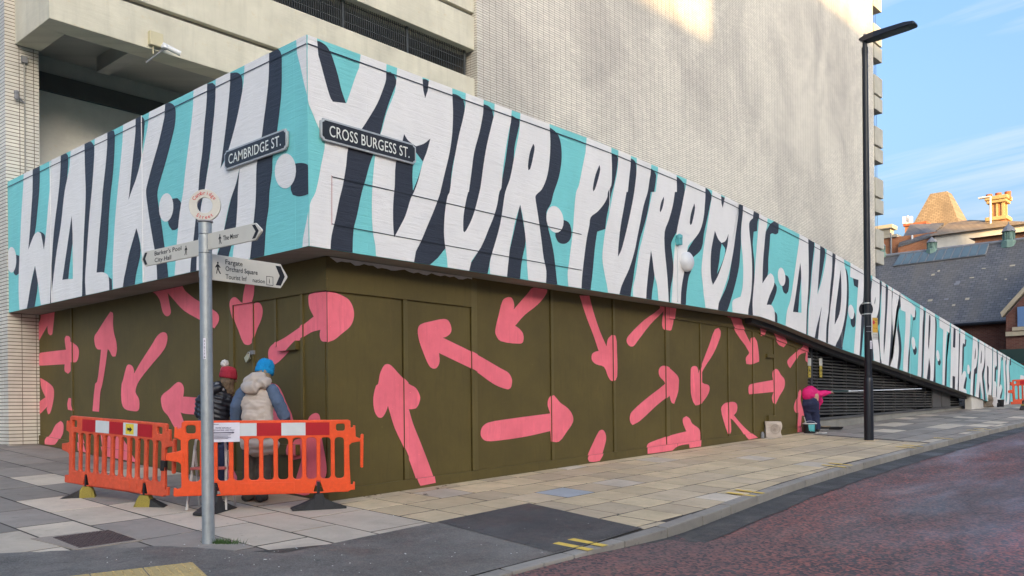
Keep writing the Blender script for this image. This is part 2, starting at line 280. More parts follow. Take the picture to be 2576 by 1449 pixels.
# ---------------------------------------------------------------- mesh helpers
def link(name, me, m=None, parent=None, loc=None, smooth=False):
    if m is not None and not me.materials: me.materials.append(MATS[m] if isinstance(m, str) else m)
    o = bpy.data.objects.new(name, me); COL.objects.link(o)
    if parent is not None: o.parent = parent
    if loc is not None: o.location = loc
    if smooth: me.polygons.foreach_set('use_smooth', [True] * len(me.polygons))
    return o
def tag(o, label=None, cat=None, group=None, kind=None):
    for k, v in (('label', label), ('category', cat), ('group', group), ('kind', kind)):
        if v: o[k] = v
    return o
def thing(name, label, cat, loc=(0, 0, 0), rz=0, group=None):
    o = bpy.data.objects.new(name, None); COL.objects.link(o); o.location = loc; o.rotation_euler = (0, 0, rz); o.empty_display_size = .2
    return tag(o, label, cat, group)
class MB:
    """Collects boxes, tubes, prisms and lathes; build() links them as one mesh object."""
    def __init__(s): s.v, s.f = [], []
    def add(s, vs, fs):
        k = len(s.v); s.v += [tuple(p) for p in vs]; s.f += [tuple(i + k for i in f) for f in fs]; return s
    def box(s, x0, x1, y0, y1, z0, z1):
        return s.add([(x0, y0, z0), (x1, y0, z0), (x1, y1, z0), (x0, y1, z0), (x0, y0, z1), (x1, y0, z1), (x1, y1, z1), (x0, y1, z1)],
                     [(0, 3, 2, 1), (4, 5, 6, 7), (0, 1, 5, 4), (1, 2, 6, 5), (2, 3, 7, 6), (3, 0, 4, 7)])
    def prism(s, poly, d):          # poly: 3-D points, swept by vector d
        n = len(poly); d = Vector(d); a = [Vector(p) for p in poly]
        return s.add(a + [p + d for p in a], [tuple(range(n))[::-1], tuple(range(n, 2 * n))] + [(i, (i + 1) % n, n + (i + 1) % n, n + i) for i in range(n)])
    def poly(s, pts): return s.add(pts, [tuple(range(len(pts)))])
    def tube(s, pts, rad, n=10, cap=True):
        pts = [Vector(p) for p in pts]; rads = rad if isinstance(rad, (list, tuple)) else [rad] * len(pts); vs, fs = [], []; pr = None
        for i, p in enumerate(pts):
            d = (pts[min(i + 1, len(pts) - 1)] - pts[max(i - 1, 0)]).normalized()
            if pr is None: pr = d.orthogonal().normalized()
            pr = (pr - d * pr.dot(d)).normalized(); q = d.cross(pr)
            vs += [p + (pr * math.cos(2 * math.pi * k / n) + q * math.sin(2 * math.pi * k / n)) * rads[i] for k in range(n)]
        for i in range(len(pts) - 1):
            fs += [(i * n + k, i * n + (k + 1) % n, (i + 1) * n + (k + 1) % n, (i + 1) * n + k) for k in range(n)]
        if cap: fs += [tuple(range(n))[::-1], tuple(range((len(pts) - 1) * n, len(pts) * n))]
        return s.add(vs, fs)
    def lathe(s, prof, n=20, org=(0, 0, 0), sx=1, sy=1):
        vs, fs = [], []
        for r, z in prof: vs += [(org[0] + sx * r * math.cos(2 * math.pi * k / n), org[1] + sy * r * math.sin(2 * math.pi * k / n), org[2] + z) for k in range(n)]
        for i in range(len(prof) - 1): fs += [(i * n + k, i * n + (k + 1) % n, (i + 1) * n + (k + 1) % n, (i + 1) * n + k) for k in range(n)]
        fs += [tuple(range(n))[::-1], tuple(range((len(prof) - 1) * n, len(prof) * n))]
        return s.add(vs, fs)
    def mesh(s, name, org=(0, 0, 0)):
        me = bpy.data.meshes.new(name); me.from_pydata([(a - org[0], b - org[1], c - org[2]) for a, b, c in s.v], [], s.f); me.update(); return me
    def build(s, name, m, parent=None, org=None, smooth=False, bevel=0, seg=2):
        """org: world point the vertices are measured from (the parent's place by default)."""
        if org is None: org = parent_loc(parent)
        me = s.mesh(name, org)
        if bevel:
            bm = bmesh.new(); bm.from_mesh(me); bmesh.ops.remove_doubles(bm, verts=bm.verts, dist=1e-5)
            ed = [e for e in bm.edges if len(e.link_faces) == 2 and e.calc_face_angle(0) > .6]
            bmesh.ops.bevel(bm, geom=ed, offset=bevel, segments=seg, affect='EDGES', profile=.6, clamp_overlap=True); bm.to_mesh(me); bm.free()
        o = link(name, me, m, parent)
        if smooth: shade(o)
        return o
def parent_loc(p):
    if p is None: return (0, 0, 0)
    l = Vector(p.location); q = p.parent
    while q: l += Vector(q.location); q = q.parent
    return tuple(l)
def shade(o, ang=40):
    me = o.data; me.polygons.foreach_set('use_smooth', [True] * len(me.polygons)); 
    try: me.set_sharp_from_angle(angle=R(ang))
    except Exception: pass
def copy_tree(o, parent=None):
    c = o.copy(); COL.objects.link(c); c.parent = parent
    for ch in list(o.children): copy_tree(ch, c)
    return c

def spline(poly, sub=4, corner=48):
    """Closed outline: smooth through the points except at corners sharper than `corner` degrees."""
    n = len(poly); P = [Vector((p[0], p[1])) for p in poly]; out = []
    def sharp(i):
        a, b = P[i] - P[i - 1], P[(i + 1) % n] - P[i]
        return a.length < 1e-6 or b.length < 1e-6 or abs(a.angle_signed(b)) > R(corner)
    sh = [sharp(i) for i in range(n)]
    for i in range(n):
        p1, p2 = P[i], P[(i + 1) % n]; L_ = (p2 - p1).length
        t1 = (p2 - p1) if sh[i] else (P[(i + 1) % n] - P[i - 1]).normalized() * L_
        t2 = (p2 - p1) if sh[(i + 1) % n] else (P[(i + 2) % n] - p1).normalized() * L_
        out.append(p1)
        if sh[i] and sh[(i + 1) % n]: continue
        for k in range(1, sub):
            t = k / sub; h1, h2, h3, h4 = 2*t**3-3*t**2+1, t**3-2*t**2+t, -2*t**3+3*t**2, t**3-t**2
            out.append(p1 * h1 + t1 * h2 + p2 * h3 + t2 * h4)
    return [(p.x, p.y) for p in out]
def ellipse(cx, cy, rx, ry, tilt=0, n=22):
    c, s = math.cos(tilt), math.sin(tilt)
    return [(cx + rx * math.cos(a) * c - ry * math.sin(a) * s, cy + rx * math.cos(a) * s + ry * math.sin(a) * c) for a in [2 * math.pi * k / n for k in range(n)]]
def clip_poly(poly, convex):
    """Part of `poly` inside a convex outline (both 2-D lists)."""
    ar = sum(convex[i - 1][0] * convex[i][1] - convex[i][0] * convex[i - 1][1] for i in range(len(convex)))
    cv = convex if ar > 0 else convex[::-1]; out = poly
    for i in range(len(cv)):
        a, b = cv[i - 1], cv[i]; nx, ny = -(b[1] - a[1]), b[0] - a[0]
        f = lambda p: (p[0] - a[0]) * nx + (p[1] - a[1]) * ny
        res = []
        for j in range(len(out)):
            p, q = out[j - 1], out[j]; fp, fq = f(p), f(q)
            if (fp >= 0) != (fq >= 0): t = fp / (fp - fq); res.append((p[0] + (q[0] - p[0]) * t, p[1] + (q[1] - p[1]) * t))
            if fq >= 0: res.append(q)
        out = res
        if len(out) < 3: return []
    return out
def offset_poly(poly, d):
    n = len(poly); ar = sum(poly[i - 1][0] * poly[i][1] - poly[i][0] * poly[i - 1][1] for i in range(n)); sg = 1 if ar > 0 else -1; out = []
    for i in range(n):
        a, b, c = Vector(poly[i - 1]), Vector(poly[i]), Vector(poly[(i + 1) % n])
        e1, e2 = (b - a), (c - b)
        if e1.length < 1e-6 or e2.length < 1e-6: out.append(tuple(b)); continue
        if (e1.x * e2.y - e1.y * e2.x) * sg < -1e-4: out.append(tuple(b)); continue
        e1.normalize(); e2.normalize(); nn = Vector((e1.y + e2.y, -e1.x - e2.x)) * sg
        if nn.length < .3: nn = Vector((e1.y, -e1.x)) * sg
        nn.normalize(); out.append(tuple(b + nn * d))
    return out
def shape2d(loops, depth, bevel=0.0, res=1):
    """Flat outline with holes, thickened and edge-rounded: returns a mesh in its XY plane."""
    cu = bpy.data.curves.new('tmp', 'CURVE'); cu.dimensions = '2D'; cu.fill_mode = 'BOTH'; cu.extrude = max(0, depth / 2 - bevel); cu.bevel_depth = bevel; cu.bevel_resolution = res
    cu.offset = -bevel
    for lp in loops:
        sp = cu.splines.new('POLY'); sp.points.add(len(lp) - 1); sp.use_cyclic_u = True
        for p, q in zip(sp.points, lp): p.co = (q[0], q[1], 0, 1)
    ob = bpy.data.objects.new('tmp', cu); me = bpy.data.meshes.new_from_object(ob); bpy.data.objects.remove(ob); bpy.data.curves.remove(cu); return me
def rrect(x0, y0, x1, y1, r=.03, n=4):
    r = min(r, abs(x1 - x0) / 2, abs(y1 - y0) / 2); out = []
    for cx, cy, a in ((x1 - r, y0 + r, -90), (x1 - r, y1 - r, 0), (x0 + r, y1 - r, 90), (x0 + r, y0 + r, 180)):
        out += [(cx + r * math.cos(R(a + 90 * k / n)), cy + r * math.sin(R(a + 90 * k / n))) for k in range(n + 1)]
    return out
def text_mesh(txt, width=None, height=.1, bold=0.0, align='LEFT', space=1.0):
    cu = bpy.data.curves.new('txt', 'FONT'); cu.body = txt; cu.size = 1; cu.offset = bold; cu.space_character = space; cu.resolution_u = 3
    ob = bpy.data.objects.new('txt', cu); me = bpy.data.meshes.new_from_object(ob); bpy.data.objects.remove(ob); bpy.data.curves.remove(cu)
    co = np.empty(len(me.vertices) * 3); me.vertices.foreach_get('co', co); co = co.reshape(-1, 3)
    mn, mxx = co.min(0), co.max(0); capr = .70
    sy = height / capr; sx = sy if width is None else width / (mxx[0] - mn[0])
    co[:, 0] = (co[:, 0] - mn[0]) * sx; co[:, 1] *= sy
    if align == 'CENTER': co[:, 0] -= (mxx[0] - mn[0]) * sx / 2
    me.vertices.foreach_set('co', co.ravel()); me.materials.clear(); me.update(); return me
def put(me, org, ax, ay, name, m, parent, shift=(0, 0)):
    """Lay a flat mesh on the plane through world point org with axes ax, ay (part of parent)."""
    ax, ay = Vector(ax).normalized(), Vector(ay).normalized(); az = ax.cross(ay); o_ = Vector(org) - Vector(parent_loc(parent))
    T = Matrix(((ax.x, ay.x, az.x, o_.x), (ax.y, ay.y, az.y, o_.y), (ax.z, ay.z, az.z, o_.z), (0, 0, 0, 1)))
    me.transform(Matrix.Translation((shift[0], shift[1], 0))); me.transform(T)
    return link(name, me, m, parent)
def sheet(pts3, name, m, parent, org=None):
    return MB().poly(pts3).build(name, m, parent, org)
def blob(chains, voxel=.014, smooth=3, disp=None):
    """Union of tapered limbs as one continuous skin. A chain is a list of (x, y, z, ra[, rb]); rings with rb lie flat (torso)."""
    mb = MB(); n = 14
    for ch in chains:
        P = [Vector(c[:3]) for c in ch]; rings = []
        flat = len(ch[0]) > 4
        def frame(i):
            d = (P[min(i + 1, len(P) - 1)] - P[max(i - 1, 0)])
            d = d.normalized() if d.length > 1e-6 else Vector((0, 0, 1))
            if flat: return Vector((1, 0, 0)), Vector((0, 1, 0)), Vector((0, 0, 1 if d.z >= 0 else -1))
            a = Vector((1, 0, 0)) if abs(d.x) < .8 else Vector((0, 1, 0)); a = (a - d * a.dot(d)).normalized(); return a, d.cross(a), d
        for i, c in enumerate(ch):
            a, b, d = frame(i); ra, rb = c[3], (c[4] if flat else c[3])
            if i == 0:
                for q in (0.25, .6, .85): rings.append((P[i] - d * min(ra, rb) * math.sqrt(1 - q * q) * .9, a * ra * q, b * rb * q))
            rings.append((P[i], a * ra, b * rb))
            if i == len(ch) - 1:
                for q in (.85, .6, .25): rings.append((P[i] + d * min(ra, rb) * math.sqrt(1 - q * q) * .9, a * ra * q, b * rb * q))
        vs = [p + a * math.cos(2 * math.pi * k / n) + b * math.sin(2 * math.pi * k / n) for p, a, b in rings for k in range(n)]
        m_ = len(rings)
        fs = [(i * n + k, i * n + (k + 1) % n, (i + 1) * n + (k + 1) % n, (i + 1) * n + k) for i in range(m_ - 1) for k in range(n)] + [tuple(range(n))[::-1], tuple(range((m_ - 1) * n, m_ * n))]
        mb.add(vs, fs)
    me = mb.mesh('tmp'); ob = bpy.data.objects.new('tmp', me); COL.objects.link(ob)
    bm = bmesh.new(); bm.from_mesh(me); bmesh.ops.recalc_face_normals(bm, faces=bm.faces); bm.to_mesh(me); bm.free()
    r = ob.modifiers.new('r', 'REMESH'); r.mode = 'VOXEL'; r.voxel_size = voxel; r.use_smooth_shade = True
    s = ob.modifiers.new('s', 'SMOOTH'); s.factor = .5; s.iterations = smooth
    bpy.context.view_layer.update()
    res = bpy.data.meshes.new_from_object(ob.evaluated_get(bpy.context.evaluated_depsgraph_get()))
    bpy.data.objects.remove(ob); bpy.data.meshes.remove(me); res.materials.clear()
    if disp:
        nv = [v.normal.copy() for v in res.vertices]
        for v, nn in zip(res.vertices, nv): v.co += nn * disp(v.co)
    res.polygons.foreach_set('use_smooth', [True] * len(res.polygons)); res.update(); return res

# ---------------------------------------------------------------- ground, road, pavement
def sheet_grid(name, x0, x1, y0, y1, nx, ny, dz, m, kind='structure'):
    mb = MB(); vs, fs = [], []
    for j in range(ny + 1):
        for i in range(nx + 1):
            x, y = x0 + (x1 - x0) * i / nx, y0 + (y1 - y0) * j / ny; vs.append((x, y, gz(x, y) + dz))
    for j in range(ny):
        for i in range(nx): k = j * (nx + 1) + i; fs.append((k, k + 1, k + nx + 2, k + nx + 1))
    mb.add(vs, fs); o = mb.build(name, m); tag(o, kind=kind); return o
sheet_grid('ground', -600, 700, -600, 700, 130, 130, -.30, 'ground_mid')
KP = [(-40, -3.9), (-2.5, -3.58), (-.69, -3.5), (.65, -3.51), (2.16, -3.44), (4.53, -3.17), (6.07, -3.01), (8.75, -2.85), (12.11, -2.74), (14.93, -2.69), (18.54, -2.62), (21.71, -2.63), (48, -2.75)]
def ky(x):                          # line of the kerb's street edge
    for (a, b), (c, d) in zip(KP, KP[1:]):
        if x <= c: return b + (d - b) * (x - a) / (c - a)
    return KP[-1][1]
def kh(x): return .025 + .085 * clampf((x - .4) / 1.8, 0, 1)      # kerb upstand, dropped at the crossing
def strip(name, xs, ya, yb, za, zb, m, kind='structure', parent=None):
    mb = MB(); vs, fs = [], []
    for x in xs: vs += [(x, ya(x), gz(x, ya(x)) + za(x)), (x, yb(x), gz(x, yb(x)) + zb(x))]
    for i in range(len(xs) - 1): fs.append((2 * i, 2 * i + 2, 2 * i + 3, 2 * i + 1))
    o = mb.add(vs, fs).build(name, m, parent)
    if kind: tag(o, kind=kind)
    return o
def frange(a, b, d): return [a + (b - a) * i / max(1, round((b - a) / d)) for i in range(max(1, round((b - a) / d)) + 1)]
xs = frange(-40, 48, .5)
road = strip('road', xs, lambda x: -14.0, lambda x: ky(x) + .05, lambda x: -.11, lambda x: -.112 + (.11 - kh(x)), 'road_red')
strip('road_edge', frange(-40, 48, .4), lambda x: ky(x) - .40 - .012 * math.sin(x * 3.1) - .015 * math.sin(x * 7.7), lambda x: ky(x) + .05, lambda x: -.104, lambda x: -.106 + (.11 - kh(x)), 'road_black')
def onR(g, dz=-.1):                     # point on the road surface seen at a picture position
    n = Vector((-GS, -GT, 1)); r = ray(g); return CAMP + r * ((Vector((0, 0, G0 + dz)) - CAMP).dot(n) / r.dot(n))
pp_ = [onR(dpx(*q)) for q in ((1150, 1500), (1500, 1392), (1690, 1342), (1735, 1362), (1820, 1384), (1950, 1420), (2130, 1470), (2200, 1500))]
tag(MB().poly([(q.x, q.y, gz(q.x, q.y) - .099) for q in pp_]).build('road_patch', 'road_worn'), kind='structure')
pave = strip('pavement', frange(-40, 48, 1), lambda x: ky(x) + .1, lambda x: 12.0, lambda x: -.0035, lambda x: -.0035, 'joint_dirt')
strip('far_pavement', frange(-40, 60, 2), lambda x: -19.0, lambda x: -13.98, lambda x: 0, lambda x: 0, 'slab_grey')

kerb = tag(MB().box(-3, -2.9, -3.7, -3.6, gz(-3, -3.6) - .25, gz(-3, -3.6) - .2).build('kerb', 'joint_dirt'), kind='structure')
x = -3.2; k_i = 0
while x < 34:
    ln = random.uniform(.82, .98); a, b = x + .009, x + ln - .009; d = random.uniform(-.006, .006)
    P = [(a, ky(a), gz(a, ky(a))), (b, ky(b), gz(b, ky(b))), (b, ky(b) + .15, gz(b, ky(b) + .15)), (a, ky(a) + .15, gz(a, ky(a) + .15))]
    mb = MB().prism([(p[0], p[1], p[2] - .22) for p in P], (0, 0, .22 + d + .004))
    mb.build('kerb_stone', 'kerb_stone', kerb, bevel=.012); x += ln

NSLAB = [0]; slab_rest = {}
def slab(corners, m, tilt=.0015):
    """One paving slab, corners (x, y) anticlockwise; follows the slope of the ground."""
    corners = [(c[0] + random.uniform(-.005, .005), c[1] + random.uniform(-.005, .005)) for c in corners]
    cs = [(c[0], c[1], gz(*c) + random.uniform(-tilt, tilt)) for c in corners]
    mb = MB().prism([(c[0], c[1], c[2] - .05) for c in cs], (0, 0, .05))
    if NSLAB[0] < 300 and min(c[0] for c in corners) < 24: NSLAB[0] += 1; mb.build('paving_slab', m, pave, bevel=.004, seg=1)
    else:
        q = slab_rest.setdefault(m, MB()); q.add(mb.v, mb.f)
J = .013
def in_tarmac_x(y): return 2.07 + (y + 1.47) * .165        # right-hand edge of the tarmac crossing
rows = [.36, .12, -.43, -.95, -1.50, -2.06, -2.62, -3.17, -3.6]
for r0, r1 in zip(rows, rows[1:]):
    x = .47 if r0 > -1.4 else in_tarmac_x((r0 + r1) / 2) + .02
    x0_ = x; first = True
    while x < 13.6:
        w = random.choice((.55, .56, .60, .60, .62, .88)) if r0 > -.5 or x > 3 else random.choice((.55, .58, .6))
        if first: w = random.uniform(.35, .6) if r0 < -1.4 else .55; first = False
        e = min(x + w, 13.62)
        lo = [max(r1, ky(q) + .155) for q in (x, e)]
        if r0 - max(lo) > .06:
            xa0, xa1 = (x, x)
            if r0 < -1.4 and x == x0_: xa0, xa1 = in_tarmac_x(lo[0]) + .01, in_tarmac_x(r0) + .01
            mm = random.choices(('slab_beige', 'slab_tan', 'slab_pale'), (6, 4, .4))[0]
            if abs(x - 2.9) < .4 and r1 == -1.50: mm = 'slab_blue'
            slab([(xa0 + J, lo[0] + J), (e - J, lo[1] + J), (e - J, r0 - J), (xa1 + J, r0 - J)], mm)
        x = e
# grey flags further up the street, patched with pale ones
rows = [.40, -.05, -.62, -1.2, -1.78, -2.3, -2.75]
for ri, (r0, r1) in enumerate(zip(rows, rows[1:])):
    x = 13.64 + random.uniform(0, .2)
    while x < 33.5:
        e = x + random.choice((.6, .9, .9, .95)); lo = [max(r1, ky(q) + .155) for q in (x, e)]
        if r0 - max(lo) > .06:
            mm = random.choices(('slab_grey', 'slab_dark', 'slab_pale'), (6, 2, 2.2))[0]
            slab([(x + J, lo[0] + J), (e - J, lo[1] + J), (e - J, r0 - J), (x + J, r0 - J)], mm)
        x = e
# flags along the other street, left of the corner
cols = [-5.2, -4.6, -3.98, -3.33, -2.68, -2.10, -1.46, -.86, -.30, .46]
PALE = {(5, 0), (5, 1), (6, 0), (6, -1), (7, -1), (7, -2), (8, -1), (8, -2), (4, -1), (6, 3), (3, -1)}
for ci, (a, b) in enumerate(zip(cols, cols[1:])):
    y0 = .82 + (.0, .3, -.1, .25, .42, .02, .05, .35, -.2)[ci % 9]; k = -4; y = y0 - 4 * 1.02
    while y < 11.5:
        e = y + 1.02 + (.0 if k % 2 else .02)
        keep = True; yl, yh = y, e
        if ci < 4 and yl < 1.9 - .42 * (3 - ci) * 0 and ci < 2: keep = yl > 3.2
        if yl < -1.85: yl = -1.85
        if ci <= 4: yl = max(yl, -.45 + .55 * (3 - ci))
        if ci == 5: yl = max(yl, -1.8)
        if keep and yh - yl > .12 and not (a >= .4):
            mm = 'slab_pale' if (ci, k + 4 - 4) in PALE else random.choices(('slab_grey', 'slab_dark', 'slab_pale', 'slab_tan'), (6, 4, .5, .4))[0]
            if yl < .8 and ci >= 6 and mm in ('slab_grey', 'slab_dark'): mm = random.choice(('slab_pale', 'slab_tan', 'slab_pale'))
            if ci == 5 and -.6 < yl < .7 and yh < 1.0: mm = 'slab_grey'
            if ci in (5,) and yl > .7 and yl < 2.5: mm = 'slab_pale'
            if ci in (3, 2) and yl < 1.0: mm = 'slab_pale'
            slab([(a + J, yl + J), (b - J, yl + J), (b - J, yh - J), (a + J, yh - J)], mm, .002)
        y = e; k += 1
for m_, q in slab_rest.items(): tag(q.build('far_paving_slabs', m_, pave), kind='stuff')
# tarmac at the crossing
def tarmac_sheet(name, pts, m, dz):
    mb = MB(); mb.poly([(p[0], p[1], gz(*p) + dz) for p in pts]); o = mb.build(name, m); return tag(o, kind='structure')
def rag(a, b, n, amp): return [(a[0] + (b[0] - a[0]) * i / n + random.uniform(-amp, amp), a[1] + (b[1] - a[1]) * i / n + random.uniform(-amp, amp)) for i in range(n)]
E1, E2, E3, E4 = (-5.6, 2.1), (-2.74, -.15), (-2.0, -.62), (-1.5, -1.60)
edge = rag((-9, 4.3), E1, 12, .03) + rag(E1, (-3.1, .08), 14, .03) + rag((-3.1, .08), E2, 4, .03) + rag(E2, E3, 6, .03) + rag(E3, E4, 8, .02) + [(-1.45, -1.62)] + rag((-1.45, -1.62), (.47, -1.53), 8, .006) + [(.47, -1.53), (2.07, -1.47), (1.76, -3.28)]
tarmac_sheet('tarmac_crossing', edge + [(.6, ky(.6) + .152), (-1, ky(-1) + .152), (-3, ky(-3) + .152), (-9, ky(-9) + .152)], 'tarmac', .009)
tarmac_sheet('tarmac_patch', [(.5, -1.535), (2.068, -1.472), (1.758, -3.282), (.25, -3.33)], 'tarmac_dark', .013)

# ---------------------------------------------------------------- the painted ramp wall
ZC = CAMP.z
BOT = [(0, 1.89), (11.19, 1.89), (12.2, 1.80), (15.47, 1.41), (22.64, .74), (27.6, .27), (28.9, .14), (42, -1.2)]
TOP = [(0, 4.29), (5.6, 4.29), (8.15, 4.21), (9.5, 4.15), (13.2, 3.88), (16.7, 3.53), (20.5, 3.09), (23.9, 2.70), (32.35, 1.79), (34.4, 1.57), (42, .78)]
def interp(T_, x):
    for (a, b), (c, d) in zip(T_, T_[1:]):
        if x <= c: return b + (d - b) * (x - a) / (c - a)
    return T_[-1][1]
def wtop(x): return interp(TOP, x) + ZC
def wbot(x): return max(interp(BOT, x) + ZC, gz(x, 0) - .1)
LB, LT, LEN = 1.89 + ZC, 4.29 + ZC, 9.30
ramp = thing('ramp_wall', 'concrete ramp wall painted teal with huge white lettering and dark letter shadows', 'wall', (0, 0, gz(0, 0)))
brk = sorted(set([b[0] for b in BOT] + [t[0] for t in TOP] + [0.0, 28.4, 28.7]))
mb = MB()
vs = []; fs = []
for x in brk:
    b, t = wbot(x), wtop(x); vs += [(x, 0, b), (x, 0, t), (x, .26, b), (x, .26, t)]
for i in range(len(brk) - 1):
    k = 4 * i; fs += [(k, k + 4, k + 5, k + 1), (k + 2, k + 3, k + 7, k + 6), (k + 1, k + 5, k + 7, k + 3), (k, k + 2, k + 6, k + 4)]
fs += [(0, 1, 3, 2), (4 * len(brk) - 4, 4 * len(brk) - 2, 4 * len(brk) - 1, 4 * len(brk) - 3)]
mb.add(vs, fs); mb.build('side_wall', 'mural_teal', ramp)
MB().box(0, .26, .262, LEN, LB, LT).build('side_wall', 'mural_teal', ramp)
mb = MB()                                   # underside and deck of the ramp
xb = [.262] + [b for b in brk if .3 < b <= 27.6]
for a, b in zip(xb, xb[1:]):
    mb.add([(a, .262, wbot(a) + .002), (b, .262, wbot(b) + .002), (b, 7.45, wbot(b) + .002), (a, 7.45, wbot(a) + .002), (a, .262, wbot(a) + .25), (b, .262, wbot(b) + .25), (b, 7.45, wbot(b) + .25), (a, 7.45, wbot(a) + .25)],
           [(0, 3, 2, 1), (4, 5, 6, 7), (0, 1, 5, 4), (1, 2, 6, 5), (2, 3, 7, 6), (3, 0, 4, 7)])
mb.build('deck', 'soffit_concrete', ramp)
mb = MB(); xb = [11.2, 12.2, 15.47, 22.64, 27.0]
for a, b in zip(xb, xb[1:]):                # dark edge beam under the sloping part
    mb.add([(a, .20, wbot(a) - .11), (b, .20, wbot(b) - .11), (b, .36, wbot(b) - .11), (a, .36, wbot(a) - .11), (a, .20, wbot(a) - .002), (b, .20, wbot(b) - .002), (b, .36, wbot(b) - .002), (a, .36, wbot(a) - .002)],
           [(0, 3, 2, 1), (4, 5, 6, 7), (0, 1, 5, 4), (1, 2, 6, 5), (2, 3, 7, 6), (3, 0, 4, 7)])
mb.build('edge_beam', 'edge_black', ramp)
MB().prism([(27.0, .05, wbot(27.0) - .7), (28.5, .05, wbot(28.5) - .5), (28.5, .05, wbot(28.5) + .05), (27.0, .05, wbot(27.0) - .02)], (0, .2, 0)).build('end_block', 'pale_render', ramp)

def mapR(poly, off):
    out = []
    for g in poly:
        p = onY(g, 0); x = max(p.x, 0.0); out.append((x, -off, clampf(p.z, wbot(x) + .002, wtop(x) - .001)))
    return out
def mapL(poly, off):
    out = []
    for g in poly:
        p = onX(g, 0); y = clampf(p.y, 0.0, LEN); out.append((-off, y, clampf(p.z, LB + .002, LT - .001)))
    return out
def zr(dx_, dy_, *pts): return [(x + dx_, y + dy_) for x, y in pts]
def paint(poly, side, layer, name=None, sm=True):
    off = (.003, .006, .009)[layer] + (.002 if layer == 2 and side[1] == 't' else 0); m = {'w': 'mural_white', 'd': 'mural_dark', 't': 'mural_teal'}[side[1]]
    nm = name or {'w': 'white_letter', 'd': 'letter_shadow', 't': 'teal_patch'}[side[1]]
    pp = spline(poly, 3) if sm else poly
    q = (mapR if side[0] == 'R' else mapL)(pp, off)
    if layer < 2:                       # strokes run right to the wall's edges
        for i, (x, y, z) in enumerate(q):
            t_, b_ = (wtop(x), wbot(x)) if side[0] == 'R' else (LT, LB)
            if side[1] == 'w' and t_ - z < .15: z = t_ - .001
            if z - b_ < .09: z = b_ + .002
            q[i] = (x, y, z)
    MB().poly(q).build(nm, m, ramp)
